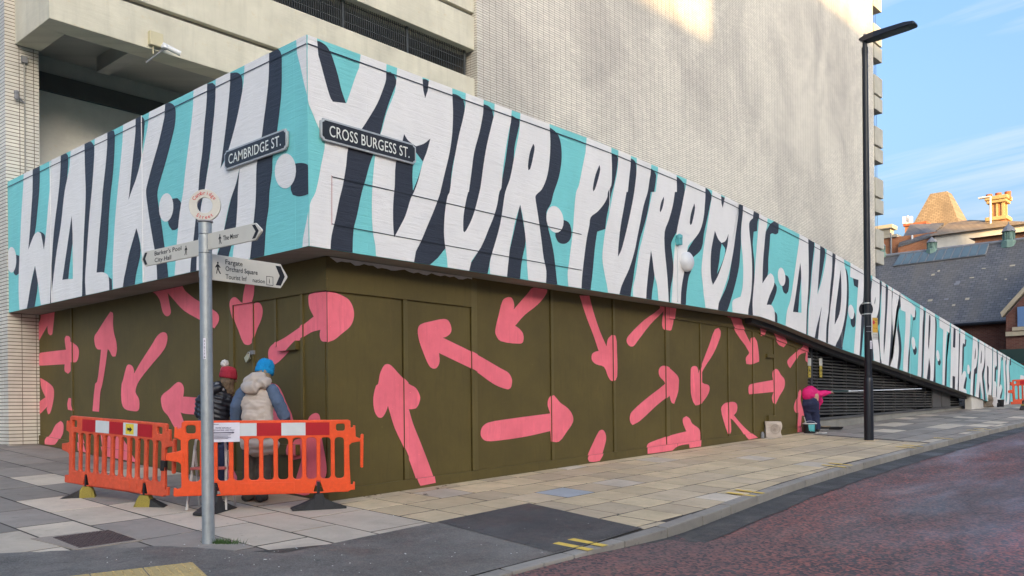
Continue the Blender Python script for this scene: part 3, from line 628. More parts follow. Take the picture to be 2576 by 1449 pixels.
LETTERS = [
 # ---- the left face: shadows first, then letters, then counters
 ('Ld', 0, [(245,1250),(275,1243),(300,1245),(302,1330),(297,1449),(283,1600),(262,1770),(216,1890),(200,1700)]),
 ('Ld', 0, [(300,1745),(335,1768),(342,1800),(334,1890),(310,1800)]),
 ('Ld', 0, [(455,1150),(495,1150),(515,1180),(512,1300),(500,1449),(485,1600),(470,1720),(470,1850),(400,2300),(360,2300),(380,1900)]),
 ('Ld', 0, [(267,2000),(287,2140),(262,2320),(195,2340)]),
 ('Ld', 0, [(630,1085),(662,1062),(690,1070),(712,1110),(705,1300),(700,1449),(690,1700),(690,1900),(670,2240),(612,2240),(620,1600)]),
 ('Ld', 0, [(805,990),(840,975),(860,985),(868,1020),(862,1200),(850,1350),(838,1449),(825,1600),(815,1800),(800,1950),(785,2080),(725,2080),(740,1700)]),
 ('Ld', 0, [(810,2080),(845,2108),(848,2182),(815,2200)]),
 ('Ld', 0, [(1020,885),(1062,872),(1090,900),(1092,950),(1078,1100),(1060,1220),(1030,1350),(990,1460),(973,1512),(960,1400)]),
 ('Ld', 0, [(1250,772),(1295,780),(1320,805),(1328,860),(1320,950),(1290,1080),(1250,1230),(1215,1350),(1190,1449),(1195,1530),(1215,1650),(1235,1800),(1255,1950),(1280,2100),(1180,2125),(1120,1700),(1090,1420)]),
 ('Ld', 0, [(1032,1715),(1063,1890),(1035,2040),(1010,2165),(905,2180)]),
 ('Ld', 0, [(1300,1500),(1340,1495),(1368,1530),(1370,1600),(1355,1700),(1330,1733),(1300,1737),(1275,1700),(1270,1650)]),
 ('Ld', 0, [(1560,628),(1605,625),(1628,650),(1622,800),(1605,1000),(1580,1200),(1562,1320),(1545,1449),(1522,1530),(1512,1650),(1500,1800),(1490,1950),(1485,2060),(1420,2070),(1450,1700)]),
 ('Ld', 0, [(1735,552),(1790,548),(1820,570),(1832,620),(1828,700),(1800,850),(1760,1020),(1720,1150),(1690,1220),(1663,1275),(1660,1100)]),
 ('Ld', 0, [(1813,1255),(1808,1350),(1800,1449),(1797,1560),(1780,1720),(1735,1900),(1715,1990),(1590,2020),(1640,1930),(1690,1750),(1745,1500),(1785,1380)]),
 ('Ld', 0, [(2030,388),(2065,370),(2100,368),(2120,395),(2128,450),(2125,700),(2110,850),(2100,930),(2090,1010),(2060,1180),(2055,1300),(2035,1449),(2030,1560),(2010,1700),(1995,1945),(1880,1945),(1900,1700),(1960,1000)]),
 ('Ld', 0, [(2225,1235),(2280,1230),(2325,1245),(2345,1290),(2345,1400),(2330,1465),(2290,1478),(2250,1482),(2210,1470),(2195,1420)]),
 ('Ld', 0, [(115,1920),(146,1930),(148,2000),(145,2060),(122,2080),(105,2060)]),
 ('Lw', 1, [(185,1280),(250,1248),(248,1449),(238,1600),(228,1750),(216,1885),(240,1820),(262,1770),(288,1748),(312,1762),(325,1830),(334,1885),(345,1800),(355,1700),(365,1560),(380,1400),(392,1185),(465,1145),(455,1350),(440,1500),(420,1650),(405,1800),(395,1950),(385,2100),(380,2250),(368,2300),(312,2315),(290,2140),(267,2005),(240,2120),(205,2340),(150,2350),(143,2200),(145,2050),(152,1900),(158,1750),(165,1600),(175,1449)]),
 ('Lw', 1, [(545,1125),(640,1080),(645,1300),(650,1449),(645,1600),(635,1800),(625,2100),(620,2240),(392,2298),(390,2240),(405,2100),(430,1900),(462,1700),(490,1449),(520,1300)]),
 ('Lw', 1, [(722,1035),(815,985),(812,1100),(800,1250),(778,1449),(768,1600),(750,1800),(740,1950),(732,2057),(780,2055),(815,2075),(825,2110),(828,2210),(700,2235),(665,2232),(650,2190),(645,2100),(655,1950),(665,1800),(680,1600),(695,1449),(710,1250)]),
 ('Lw', 1, [(940,925),(1030,880),(1025,1000),(1010,1150),(995,1300),(980,1449),(972,1512),(1000,1430),(1030,1350),(1065,1220),(1100,1050),(1130,900),(1165,812),(1260,765),(1250,850),(1230,950),(1200,1080),(1160,1220),(1130,1330),(1108,1420),(1105,1449),(1112,1520),(1135,1680),(1155,1800),(1180,1950),(1193,2125),(1090,2150),(1080,2040),(1070,1900),(1055,1800),(1032,1722),(1010,1800),(980,1900),(950,2050),(918,2185),(860,2195),(853,2050),(860,1850),(872,1650),(890,1449),(905,1300),(920,1150)]),
 ('Lw', 1, 'E', (1257,1566,54,108,.05)),
 ('Lw', 1, [(1470,668),(1570,620),(1560,800),(1545,950),(1530,1150),(1510,1300),(1500,1449),(1490,1549),(1470,1749),(1450,1919),(1432,2070),(1313,2100),(1320,2079),(1340,1799),(1360,1599),(1385,1449),(1400,1300),(1425,1100),(1445,950),(1460,800)]),
 ('Lw', 1, [(1635,590),(1745,535),(1735,700),(1715,900),(1690,1100),(1667,1272),(1700,1210),(1740,1090),(1790,900),(1830,700),(1850,580),(1890,460),(2040,382),(2035,450),(2030,600),(2015,750),(1995,900),(1980,1020),(1965,1100),(1940,1250),(1935,1449),(1930,1549),(1910,1749),(1890,1955),(1748,1990),(1770,1850),(1785,1700),(1795,1550),(1798,1449),(1805,1350),(1813,1260),(1780,1400),(1745,1500),(1720,1600),(1690,1750),(1660,1850),(1640,1930),(1615,2020),(1483,2055),(1490,1900),(1510,1700),(1520,1560),(1545,1449),(1560,1350),(1585,1200),(1605,1000),(1625,800)]),
 ('Lw', 1, 'E', (2157,1291,80,132,.04)),
 ('Lw', 1, [(2230,295),(2335,240),(2335,760),(2322,720),(2300,640),(2270,500),(2245,400)]),
 ('Lw', 1, [(2342,1540),(2310,1700),(2290,1800),(2275,1885),(2342,1870)]),
 ('Lw', 1, 'E', (90,1961,36,97,0)),
 ('Ld', 2, [(545,1630),(552,1840),(530,2000),(520,2105),(475,2112)]),
 ('Lt', 2, [(552,1840),(555,2105),(522,2106),(532,2000)]),
 # ---- the right face
 ('Rd', 0, [(2360,306),(2410,312),(2460,345),(2495,400),(2520,470),(2550,570),(2576,680),(2612,785),(2500,775),(2480,735),(2440,600),(2400,450)]),
 ('Rd', 0, [(2905,560),(2921,545),(2946,543),(2976,575),(2991,620),(2966,690),(2926,800),(2896,900),(2866,1020),(2816,1165),(2786,1250),(2760,1350),(2730,1449),(2690,1640),(2668,1730),(2656,1925),(2480,1905),(2520,1600),(2600,1100),(2800,800)]),
 ('Rd', 0, [(3176,598),(3216,600),(3250,630),(3262,660),(3240,700),(3206,742),(3190,680)]),
 ('Rd', 0, [(3400,705),(3446,715),(3486,745),(3506,800),(3496,900),(3476,1000),(3446,1120),(3416,1250),(3400,1400),(3400,1790),(3245,2020),(3085,2000),(3300,1450)]),
 ('Rd', 0, [(3640,785),(3676,795),(3706,820),(3721,870),(3740,1000),(3640,1449),(3580,1740),(3500,1780),(3480,1600),(3530,1300)]),
 ('Rd', 0, [(3860,870),(3906,900),(3921,920),(3906,1000),(3881,1120),(3870,1300),(3830,1449),(3790,1650),(3716,1900),(3661,2085),(3500,2065),(3660,1800),(3780,1400)]),
 ('Rd', 0, [(4115,950),(4161,970),(4196,1000),(4221,1040),(4236,1120),(4236,1220),(4216,1340),(4176,1460),(4156,1539),(4124,1599),(4131,1699),(4156,1799),(4181,1929),(4206,2165),(4105,2160),(4060,1800),(4020,1500),(4140,1200)]),
 ('Rd', 0, [(4240,1655),(4291,1679),(4311,1739),(4306,1799),(4276,1834),(4236,1839),(4206,1819),(4190,1760)]),
 ('Rd', 0, [(3924,1540),(3951,1699),(3966,1819),(3941,1949),(3916,2125),(3800,2110)]),
 ('Rd', 0, [(4600,1155),(4636,1165),(4661,1190),(4661,1220),(4651,1300),(4631,1400),(4616,1449),(4596,1549),(4576,1649),(4566,1729),(4506,1749),(4491,1849),(4481,1949),(4466,2109),(4451,2200),(4378,2190),(4420,1800),(4460,1630),(4580,1400)]),
 ('Rd', 0, [(4760,1195),(4785,1210),(4798,1235),(4800,1350),(4760,1600),(4700,1880),(4655,1945),(4650,1850),(4720,1449)]),
 ('Rd', 0, [(4915,1272),(4941,1300),(4951,1330),(4936,1449),(4911,1449),(4891,1579),(4861,1699),(4831,1799),(4811,1899),(4791,2009),(4771,2149),(4751,2245),(4660,2230),(4780,1850),(4860,1500)]),
 ('Rd', 0, [(5095,1325),(5131,1350),(5165,1400),(5160,1510),(5121,1719),(5066,1829),(5071,1909),(5081,2009),(5076,2089),(5061,2169),(5051,2290),(5040,2290),(5010,2000),(5010,1700),(5080,1500)]),
 ('Rd', 0, [(4911,1885),(4926,1979),(4938,2069),(4926,2169),(4911,2275),(4865,2262)]),
 ('Rd', 0, [(5305,1405),(5345,1432),(5368,1475),(5357,1549),(5337,1649),(5312,1759),(5292,1879),(5232,1940),(5214,1949),(5224,1989),(5217,2039),(5197,2089),(5182,2189),(5172,2305),(5125,2300),(5160,1950),(5290,1700)]),
 ('Rd', 0, [(5430,1474),(5472,1495),(5480,1505),(5462,1540),(5452,1572),(5440,1540)]),
 ('Rd', 0, [(5570,1519),(5607,1524),(5616,1549),(5602,1629),(5590,1749),(5590,1849),(5585,1919),(5577,2009),(5552,2129),(5522,2239),(5487,2355),(5395,2345),(5500,2100)]),
 ('Rd', 0, [(5690,1560),(5732,1589),(5734,1619),(5717,1674),(5712,1744),(5687,1749),(5680,1849),(5692,1979),(5690,2149),(5680,2249),(5690,2380),(5630,2380),(5640,1700)]),
 ('Rd', 0, [(5840,1640),(5870,1664),(5876,1709),(5872,1759),(5852,1769),(5827,1761),(5812,1769),(5807,1849),(5797,1969),(5792,2079),(5745,2150),(5760,1800)]),
 ('Rd', 0, [(5835,2119),(5862,2169),(5847,2239),(5820,2299),(5780,2305)]),
 ('Rd', 0, [(5835,2345),(5862,2369),(5866,2440),(5840,2440)]),
 ('Rd', 0, [(5915,2070),(5947,2089),(5955,2129),(5947,2199),(5932,2219),(5912,2204),(5902,2150)]),
 ('Rd', 0, [(6090,1785),(6122,1804),(6144,1829),(6137,1919),(6127,2009),(6117,2129),(6107,2249),(6097,2349),(6092,2510),(6070,2510)]),
 ('Rd', 0, [(6185,1842),(6217,1869),(6227,1899),(6212,2009),(6187,2139),(6165,2222),(6170,2000)]),
 ('Rd', 0, [(6200,2305),(6192,2429),(6170,2560),(6140,2545)]),
 ('Rd', 0, [(6275,1895),(6302,1914),(6307,1949),(6297,2069),(6282,2199),(6267,2349),(6252,2459),(6247,2590),(6225,2580)]),
 ('Rd', 0, [(6365,2005),(6392,2049),(6404,2149),(6402,2299),(6387,2429),(6367,2549),(6350,2640),(6295,2605),(6380,2300)]),
 ('Rd', 0, [(6440,2345),(6455,2379),(6452,2459),(6437,2472),(6422,2449),(6420,2400)]),
 ('Rd', 0, [(6437,2100),(6484,2116),(6474,2172),(6445,2155)]),
 ('Rd', 0, [(6505,2115),(6540,2100),(6560,2150),(6530,2250),(6522,2430),(6510,2560),(6500,2680),(6470,2670)]),
 ('Rd', 0, [(6630,2110),(6652,2133),(6647,2230),(6640,2363),(6637,2440),(6625,2463),(6635,2530),(6642,2680),(6655,2760),(6635,2750),(6600,2430)]),
 ('Rd', 0, [(6560,2110),(6583,2120),(6570,2200),(6560,2230)]),
 ('Rd', 0, [(6570,2520),(6582,2510),(6586,2600),(6590,2720),(6565,2710)]),
 ('Rd', 0, [(6675,2140),(6700,2168),(6695,2313),(6687,2446),(6678,2596),(6668,2700),(6660,2640)]),
 ('Rd', 0, [(6722,2185),(6745,2213),(6737,2380),(6740,2480),(6735,2600),(6722,2720),(6712,2790),(6690,2790),(6700,2600)]),
 ('Rd', 0, [(6785,2240),(6802,2269),(6797,2309),(6780,2349),(6782,2449),(6797,2549),(6802,2649),(6787,2820),(6755,2800)]),
 ('Rd', 0, [(6900,2322),(6914,2354),(6907,2414),(6890,2419),(6880,2500),(6867,2649),(6857,2850),(6840,2850)]),
 ('Rd', 0, [(6895,2590),(6917,2629),(6914,2669),(6902,2681),(6890,2650)]),
 ('Rd', 0, [(6960,2330),(6982,2349),(6977,2499),(6970,2649),(6962,2890),(6945,2885)]),
 ('Rd', 0, [(7050,2390),(7066,2410),(7068,2500),(7060,2700),(7060,2940),(7040,2930)]),
 ('Rd', 0, [(7078,2680),(7099,2729),(7092,2760),(7078,2750)]),
 ('Rd', 0, [(7160,2460),(7172,2484),(7167,2530),(7150,2530),(7148,2650),(7142,2930),(7125,2930)]),
 ('Rd', 0, [(7228,2505),(7247,2524),(7245,2700),(7238,2965),(7222,2955)]),
 ('Rd', 0, [(7255,2545),(7294,2565),(7288,2612),(7275,2620),(7271,2750),(7258,2840),(7250,2835)]),
 ('Rd', 0, [(7288,2840),(7296,2855),(7292,2890),(7287,2935),(7270,2930)]), ('Rd', 0, [(7296,2966),(7305,2972),(7306,2990),(7296,2985)]),
 ('Rd', 0, [(7314,2790),(7325,2805),(7325,2830),(7322,2865),(7312,2850)]),
 ('Rd', 0, [(7370,2570),(7386,2588),(7384,2655),(7378,2731),(7372,2818),(7361,2821),(7357,2890),(7353,3005),(7330,2995)]),
 ('Rd', 0, [(7425,2600),(7434,2619),(7435,2693),(7433,2763),(7421,2844),(7429,2907),(7437,2996),(7445,3025),(7420,3010),(7405,2820)]),
 ('Rd', 0, [(7394,2870),(7398,2926),(7400,3015),(7382,3010)]),
 ('Rd', 0, [(7484,2625),(7491,2638),(7490,2732),(7489,2848),(7488,2965),(7487,3040),(7470,3030)]),
 ('Rd', 0, [(7517,2645),(7526,2650),(7530,2693),(7528,2786),(7522,2795),(7515,2772)]), ('Rd', 0, [(7505,2768),(7517,2778),(7513,2880),(7500,2880)]), ('Rd', 0, [(7517,2905),(7522,2926),(7520,3036),(7510,3045)]),
 ('Rd', 0, [(7562,2672),(7568,2681),(7567,2712),(7557,2728),(7553,2770),(7549,2900),(7538,2925)]), ('Rd', 0, [(7558,2915),(7566,2945),(7557,3005),(7542,3012)]),
 ('Rd', 0, [(7590,2685),(7598,2697),(7597,2743),(7590,2759),(7594,2848),(7598,2926),(7592,3062),(7582,3062)]),
 ('Rd', 0, [(7622,2705),(7629,2712),(7629,2755),(7620,2759),(7619,2809),(7623,2868),(7623,3064),(7600,3064)]),
 ('Rw', 1, [(2320,245),(2365,305),(2380,350),(2410,450),(2450,600),(2490,735),(2510,768),(2612,780),(2640,700),(2680,580),(2720,480),(2745,400),(2918,470),(2911,600),(2886,680),(2846,780),(2776,900),(2720,985),(2660,1060),(2626,1115),(2610,1250),(2585,1400),(2560,1500),(2530,1650),(2500,1780),(2488,1905),(2335,1880),(2336,1545),(2380,1449),(2420,1250),(2450,1060),(2400,960),(2355,850),(2320,750)]),
 ('Rw', 1, [(2996,600),(3056,530),(3176,575),(3186,650),(3206,742),(3236,660),(3266,605),(3406,680),(3411,720),(3416,850),(3411,1000),(3391,1150),(3356,1300),(3321,1449),(3316,1469),(3276,1579),(3226,1699),(3176,1819),(3136,1899),(3096,2008),(2845,1955),(2830,1850),(2812,1750),(2804,1600),(2806,1449),(2816,1300),(2831,1170),(2866,1020),(2881,980),(2916,850),(2976,700)]),
 ('Rw', 1, [(3516,718),(3656,778),(3636,900),(3616,1000),(3576,1150),(3556,1300),(3536,1449),(3531,1449),(3516,1509),(3496,1629),(3494,1739),(3501,1754),(3516,1739),(3556,1659),(3586,1569),(3616,1449),(3626,1400),(3646,1250),(3671,1100),(3706,950),(3726,870),(3744,800),(3868,850),(3861,890),(3836,1000),(3811,1150),(3791,1300),(3781,1420),(3766,1449),(3751,1539),(3726,1629),(3686,1729),(3626,1869),(3556,1969),(3506,2072),(3384,2040),(3371,1949),(3356,1849),(3348,1749),(3356,1599),(3376,1479),(3391,1449),(3411,1300),(3436,1150),(3466,1000),(3491,900),(3511,790)]),
 ('Rw', 1, [(3934,875),(4126,938),(4146,1000),(4151,1100),(4141,1250),(4121,1350),(4086,1430),(4046,1469),(4038,1489),(4051,1579),(4066,1679),(4086,1829),(4101,1949),(4121,2049),(4116,2165),(3988,2140),(3976,2009),(3971,1899),(3964,1799),(3946,1649),(3924,1544),(3886,1669),(3866,1769),(3846,1869),(3831,2009),(3806,2115),(3704,2092),(3694,2009),(3701,1949),(3736,1829),(3771,1699),(3791,1579),(3811,1449),(3846,1350),(3876,1200),(3906,1050),(3926,930)]),
 ('Rw', 1, 'E', (4186,1656,64,102,-.16)),
 ('Rw', 1, [(4431,1065),(4606,1125),(4614,1200),(4616,1300),(4611,1400),(4586,1449),(4581,1489),(4556,1539),(4506,1599),(4456,1639),(4446,1699),(4426,1799),(4406,1949),(4391,2089),(4384,2192),(4291,2178),(4281,2069),(4291,1989),(4306,1869),(4321,1749),(4331,1599),(4346,1449),(4366,1400),(4396,1250),(4426,1100)]),
 ('Rw', 1, [(4671,1152),(4766,1190),(4751,1300),(4736,1449),(4726,1449),(4706,1569),(4681,1709),(4666,1849),(4661,1939),(4686,1889),(4716,1779),(4746,1649),(4776,1499),(4791,1400),(4801,1300),(4806,1210),(4921,1258),(4901,1350),(4886,1449),(4856,1549),(4826,1699),(4806,1799),(4786,1899),(4746,2029),(4696,2139),(4661,2235),(4601,2222),(4586,2179),(4561,2069),(4544,1949),(4551,1849),(4566,1739),(4596,1609),(4626,1449),(4656,1300),(4666,1200)]),
 ('Rw', 1, [(4976,1272),(5101,1318),(5106,1400),(5106,1449),(5091,1449),(5076,1549),(5046,1659),(5014,1749),(5016,1899),(5031,2049),(5041,2199),(5046,2292),(4971,2278),(4956,2149),(4936,2069),(4921,1949),(4911,1889),(4891,2049),(4881,2149),(4871,2265),(4776,2245),(4776,2169),(4791,2099),(4806,2009),(4821,1899),(4846,1799),(4871,1689),(4901,1549),(4921,1449),(4946,1449),(4961,1330)]),
 ('Rw', 1, [(5190,1352),(5317,1402),(5322,1449),(5317,1549),(5307,1649),(5282,1739),(5242,1799),(5192,1854),(5187,1879),(5162,2049),(5142,2169),(5132,2305),(5065,2295),(5077,2089),(5082,1969),(5092,1849),(5112,1709),(5142,1569),(5165,1449)]),
 ('Rw', 1, [(5390,1425),(5435,1455),(5440,1520),(5452,1570),(5470,1494),(5582,1515),(5577,1549),(5567,1649),(5552,1749),(5532,1899),(5502,2049),(5462,2179),(5422,2289),(5402,2340),(5327,2325),(5312,2249),(5302,2149),(5292,2049),(5297,1969),(5312,1849),(5332,1729),(5352,1599),(5367,1509)]),
 ('Rw', 1, [(5617,1524),(5700,1550),(5697,1589),(5687,1639),(5662,1664),(5652,1689),(5654,1749),(5667,1869),(5674,2009),(5672,2149),(5662,2249),(5647,2329),(5637,2378),(5527,2358),(5524,2289),(5532,2264),(5562,2249),(5587,2239),(5602,2169),(5607,2049),(5602,1929),(5592,1829),(5592,1729),(5602,1629)]),
 ('Rw', 1, [(5737,1568),(5850,1630),(5852,1690),(5842,1712),(5812,1702),(5792,1689),(5777,1749),(5767,1849),(5757,1969),(5752,2139),(5792,2079),(5812,2061),(5832,2079),(5842,2119),(5837,2159),(5807,2229),(5784,2300),(5817,2302),(5832,2319),(5844,2354),(5847,2435),(5742,2395),(5682,2382),(5677,2299),(5682,2209),(5692,2099),(5700,1979),(5710,1849),(5722,1709),(5732,1599)]),
 ('Rw', 1, 'E', (5897,2089,28,70,-.1)),
 ('Rw', 1, [(6037,1775),(6097,1790),(6100,1899),(6102,2049),(6097,2199),(6087,2349),(6082,2515),(5927,2445),(5937,2349),(5962,2269),(5982,2149),(6002,2009),(6022,1869)]),
 ('Rw', 1, [(6152,1815),(6192,1840),(6182,2009),(6167,2222),(6197,2129),(6227,1989),(6242,1875),(6282,1898),(6277,2049),(6262,2199),(6252,2349),(6237,2449),(6232,2585),(6172,2555),(6182,2449),(6200,2309),(6182,2389),(6162,2469),(6147,2550),(6097,2515),(6102,2349),(6117,2199),(6127,2049),(6142,1929)]),
 ('Rw', 1, [(6312,1915),(6357,1945),(6367,1989),(6382,2049),(6390,2149),(6387,2269),(6377,2379),(6357,2479),(6332,2549),(6302,2605),(6247,2585),(6252,2469),(6262,2349),(6277,2229),(6292,2089),(6302,1969)]),
 ('Rw', 1, 'E', (6422,2354,22,55,-.1)),
 ('Rw', 1, [(6417,2005),(6480,2035),(6560,2080),(6560,2120),(6518,2125),(6514,2240),(6500,2380),(6495,2500),(6485,2680),(6442,2655),(6447,2590),(6460,2400),(6468,2250),(6477,2112),(6437,2100),(6414,2089)]),
 ('Rw', 1, [(6583,2085),(6637,2115),(6637,2196),(6633,2313),(6620,2380),(6607,2420),(6613,2480),(6622,2546),(6634,2640),(6640,2745),(6595,2725),(6585,2600),(6575,2520),(6568,2700),(6545,2690),(6555,2500),(6562,2300),(6572,2200)]),
 ('Rw', 1, [(6656,2120),(6682,2140),(6683,2180),(6680,2313),(6673,2446),(6667,2596),(6669,2680),(6678,2596),(6687,2446),(6695,2313),(6702,2155),(6730,2172),(6728,2280),(6727,2413),(6718,2596),(6705,2740),(6695,2780),(6655,2760),(6645,2690),(6638,2596),(6640,2446),(6648,2363),(6650,2246)]),
 ('Rw', 1, [(6742,2180),(6792,2215),(6792,2249),(6777,2299),(6762,2349),(6764,2449),(6777,2549),(6782,2649),(6772,2749),(6762,2815),(6714,2785),(6717,2724),(6737,2699),(6742,2629),(6737,2499),(6732,2399),(6730,2299),(6735,2229)]),
 ('Rw', 1, [(6792,2245),(6907,2318),(6902,2394),(6887,2394),(6872,2364),(6867,2449),(6862,2549),(6852,2699),(6847,2848),(6812,2825),(6817,2699),(6827,2549),(6832,2449),(6832,2354),(6797,2339)]),
 ('Rw', 1, 'E', (6892,2589,14,48,-.1)),
 ('Rw', 1, [(6942,2305),(6967,2330),(6962,2449),(6957,2649),(6950,2895),(6922,2875),(6930,2649),(6937,2499)]),
 ('Rw', 1, [(6987,2330),(7052,2375),(7057,2449),(7052,2649),(7042,2945),(6967,2900),(6972,2649),(6980,2480)]),
 ('Rw', 1, 'E', (7077,2684,12,42,-.1)),
 ('Rw', 1, [(7087,2400),(7167,2455),(7164,2514),(7144,2499),(7137,2599),(7132,2749),(7127,2930),(7110,2920),(7112,2749),(7114,2599),(7117,2489),(7089,2469)]),
 ('Rw', 1, [(7177,2462),(7237,2505),(7233,2700),(7225,2965),(7168,2935),(7174,2700)]),
 ('Rw', 1, [(7247,2510),(7283,2535),(7280,2599),(7267,2589),(7262,2620),(7259,2770),(7256,2833),(7269,2806),(7279,2798),(7287,2809),(7289,2833),(7283,2864),(7273,2907),(7270,2933),(7285,2938),(7295,2953),(7299,2990),(7235,2965),(7237,2800)]),
 ('Rw', 1, 'E', (7307,2788,10.5,37,-.05)),
 ('Rw', 1, [(7342,2555),(7376,2580),(7378,2615),(7378,2673),(7371,2739),(7363,2774),(7351,2788),(7349,2809),(7343,2887),(7337,3005),(7320,2995),(7324,2887),(7328,2809),(7332,2732),(7336,2654)]),
 ('Rw', 1, [(7390,2580),(7428,2602),(7431,2673),(7427,2732),(7419,2778),(7409,2817),(7413,2887),(7421,2965),(7425,3015),(7417,3015),(7407,2965),(7400,2918),(7394,2872),(7390,2918),(7386,2965),(7384,3015),(7355,3005),(7363,2945),(7371,2868),(7376,2794),(7382,2732),(7386,2673)]),
 ('Rw', 1, [(7434,2605),(7487,2635),(7486,2732),(7485,2809),(7483,2907),(7479,2984),(7475,3035),(7450,3020),(7440,2965),(7433,2887),(7425,2840),(7433,2770),(7433,2693)]),
 ('Rw', 1, [(7494,2636),(7519,2650),(7520,2673),(7522,2739),(7520,2763),(7512,2768),(7507,2747),(7505,2809),(7503,2875),(7510,2880),(7516,2890),(7518,2907),(7516,2965),(7516,3050),(7489,3040),(7491,2848),(7493,2732)]),
 ('Rw', 1, [(7530,2655),(7565,2675),(7563,2697),(7551,2695),(7549,2770),(7544,2848),(7540,2922),(7549,2901),(7555,2903),(7560,2918),(7558,2949),(7546,2988),(7544,3010),(7557,3012),(7560,3060),(7522,3050),(7524,2926),(7532,2770)]),
 ('Rw', 1, [(7569,2670),(7594,2688),(7594,2712),(7584,2724),(7584,2770),(7588,2848),(7590,2926),(7588,3064),(7565,3060),(7567,3035),(7577,3012),(7579,2945),(7575,2868),(7571,2770)]),
 ('Rw', 1, [(7598,2692),(7625,2708),(7623,2728),(7614,2728),(7612,2770),(7616,2848),(7618,2945),(7616,3035),(7608,3062),(7591,3062),(7592,3043),(7599,3012),(7600,2926),(7596,2829),(7594,2763)]),
 ('Rd', 2, [(3046,1012),(3076,1060),(3136,1105),(3196,1085),(3245,1046),(3216,1150),(3188,1222),(3156,1350),(3121,1449),(3096,1499),(3056,1629),(3016,1709),(2971,1792),(2964,1699),(2964,1549),(2971,1449),(2976,1400),(2984,1230),(3030,1080)]),
 ('Rt', 2, [(3126,1140),(3188,1222),(3150,1345),(3112,1440),(3108,1340),(3113,1240)]),
 ('Rd', 2, [(4021,1085),(4031,1110),(4021,1180),(3998,1275),(3984,1285),(3981,1250),(3996,1150)]),
 ('Rd', 2, [(4521,1245),(4526,1280),(4511,1350),(4486,1430),(4474,1445),(4471,1420),(4491,1320)]),
 ('Rd', 2, [(5006,1484),(5008,1509),(4996,1569),(4981,1604),(4976,1589),(4986,1529)]),
 ('Rd', 2, [(5237,1535),(5242,1570),(5232,1630),(5217,1690),(5207,1699),(5203,1680),(5212,1610)]),
 ('Rd', 2, [(5392,1742),(5417,1804),(5442,1834),(5472,1819),(5495,1765),(5487,1849),(5467,1929),(5442,2009),(5412,2089),(5377,2150),(5364,2099),(5360,2009),(5364,1899),(5377,1819)]),
 ('Rt', 2, [(5443,1840),(5470,1884),(5447,1979),(5407,2069),(5425,1969),(5432,1899)]),
 ('Rd', 2, [(6037,1982),(6044,2089),(6030,2230),(6022,2358),(5982,2353),(6002,2229)]), ('Rt', 2, [(6044,2089),(6045,2361),(6020,2358),(6030,2230)]),
 ('Rd', 2, [(6340,2038),(6347,2149),(6345,2269),(6332,2369),(6297,2449),(6302,2349),(6317,2229),(6330,2129)]),
 ('Rd', 2, [(6605,2238),(6604,2270),(6598,2300),(6597,2280)]),
 ('Rd', 2, [(7010,2374),(7020,2389),(7017,2499),(7007,2640),(7002,2600)]), ('Rd', 2, [(7010,2699),(7020,2800),(7012,2925),(6993,2915)]),
 ('Rd', 2, [(7195,2470),(7210,2484),(7206,2625),(7190,2620)]), ('Rd', 2, [(7187,2837),(7206,2842),(7204,2955),(7186,2945)]),
 ('Rd', 2, [(7361,2622),(7363,2654),(7359,2704),(7353,2712),(7355,2673)]), ('Rd', 2, [(7405,2642),(7408,2665),(7405,2732),(7400,2747),(7398,2732),(7402,2677)]),
 ('Rd', 2, [(7448,2758),(7458,2774),(7458,2887),(7463,2914),(7453,2967),(7448,2887)]), ('Rd', 2, [(7458,2600),(7464,2611),(7461,2623)]),
]
for L_ in LETTERS:
    side, layer, pts = L_[0], L_[1], L_[2]
    nm = None
    if pts == 'E': pts = ellipse(*L_[3]); nm = 'white_dot'; paint(pts, side, layer, nm, False)
    else: paint(pts, side, layer, nm)
# joints: groove shade under the coping painted as dark strips, board seams, expansion joints
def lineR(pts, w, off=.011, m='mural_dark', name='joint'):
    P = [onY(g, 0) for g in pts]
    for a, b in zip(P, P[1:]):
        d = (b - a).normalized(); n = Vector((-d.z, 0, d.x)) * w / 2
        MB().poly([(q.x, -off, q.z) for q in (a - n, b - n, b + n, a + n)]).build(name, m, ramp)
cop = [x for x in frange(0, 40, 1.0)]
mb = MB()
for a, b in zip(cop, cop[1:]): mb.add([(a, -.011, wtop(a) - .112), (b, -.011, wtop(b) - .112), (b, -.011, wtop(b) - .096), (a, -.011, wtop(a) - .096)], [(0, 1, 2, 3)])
mb.build('coping_shade_line', 'mural_dark', ramp)
mb = MB().add([(-.011, 0, LT - .112), (-.011, LEN, LT - .112), (-.011, LEN, LT - .098), (-.011, 0, LT - .098)], [(0, 1, 2, 3)]); mb.build('coping_shade_line', 'mural_dark', ramp)
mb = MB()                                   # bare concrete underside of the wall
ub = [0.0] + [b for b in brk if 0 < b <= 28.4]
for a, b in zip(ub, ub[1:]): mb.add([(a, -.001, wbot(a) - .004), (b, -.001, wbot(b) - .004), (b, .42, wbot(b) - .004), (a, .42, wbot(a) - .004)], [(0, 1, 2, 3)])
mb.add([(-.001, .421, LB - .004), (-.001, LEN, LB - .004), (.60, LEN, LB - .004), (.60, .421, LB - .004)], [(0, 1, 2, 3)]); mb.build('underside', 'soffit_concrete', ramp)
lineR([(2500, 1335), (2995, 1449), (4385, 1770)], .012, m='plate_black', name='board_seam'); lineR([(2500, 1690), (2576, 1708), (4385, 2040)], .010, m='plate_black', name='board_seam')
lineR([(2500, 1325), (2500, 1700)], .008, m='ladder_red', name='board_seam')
for a, b in (((4595, 1130), (4600, 2215)), ((5735, 1565), (5738, 2375)), ((6345, 1930), (6352, 2620)), ((6860, 2290), (6868, 2845))): lineR([a, b], .014, m='mural_white', name='expansion_joint')
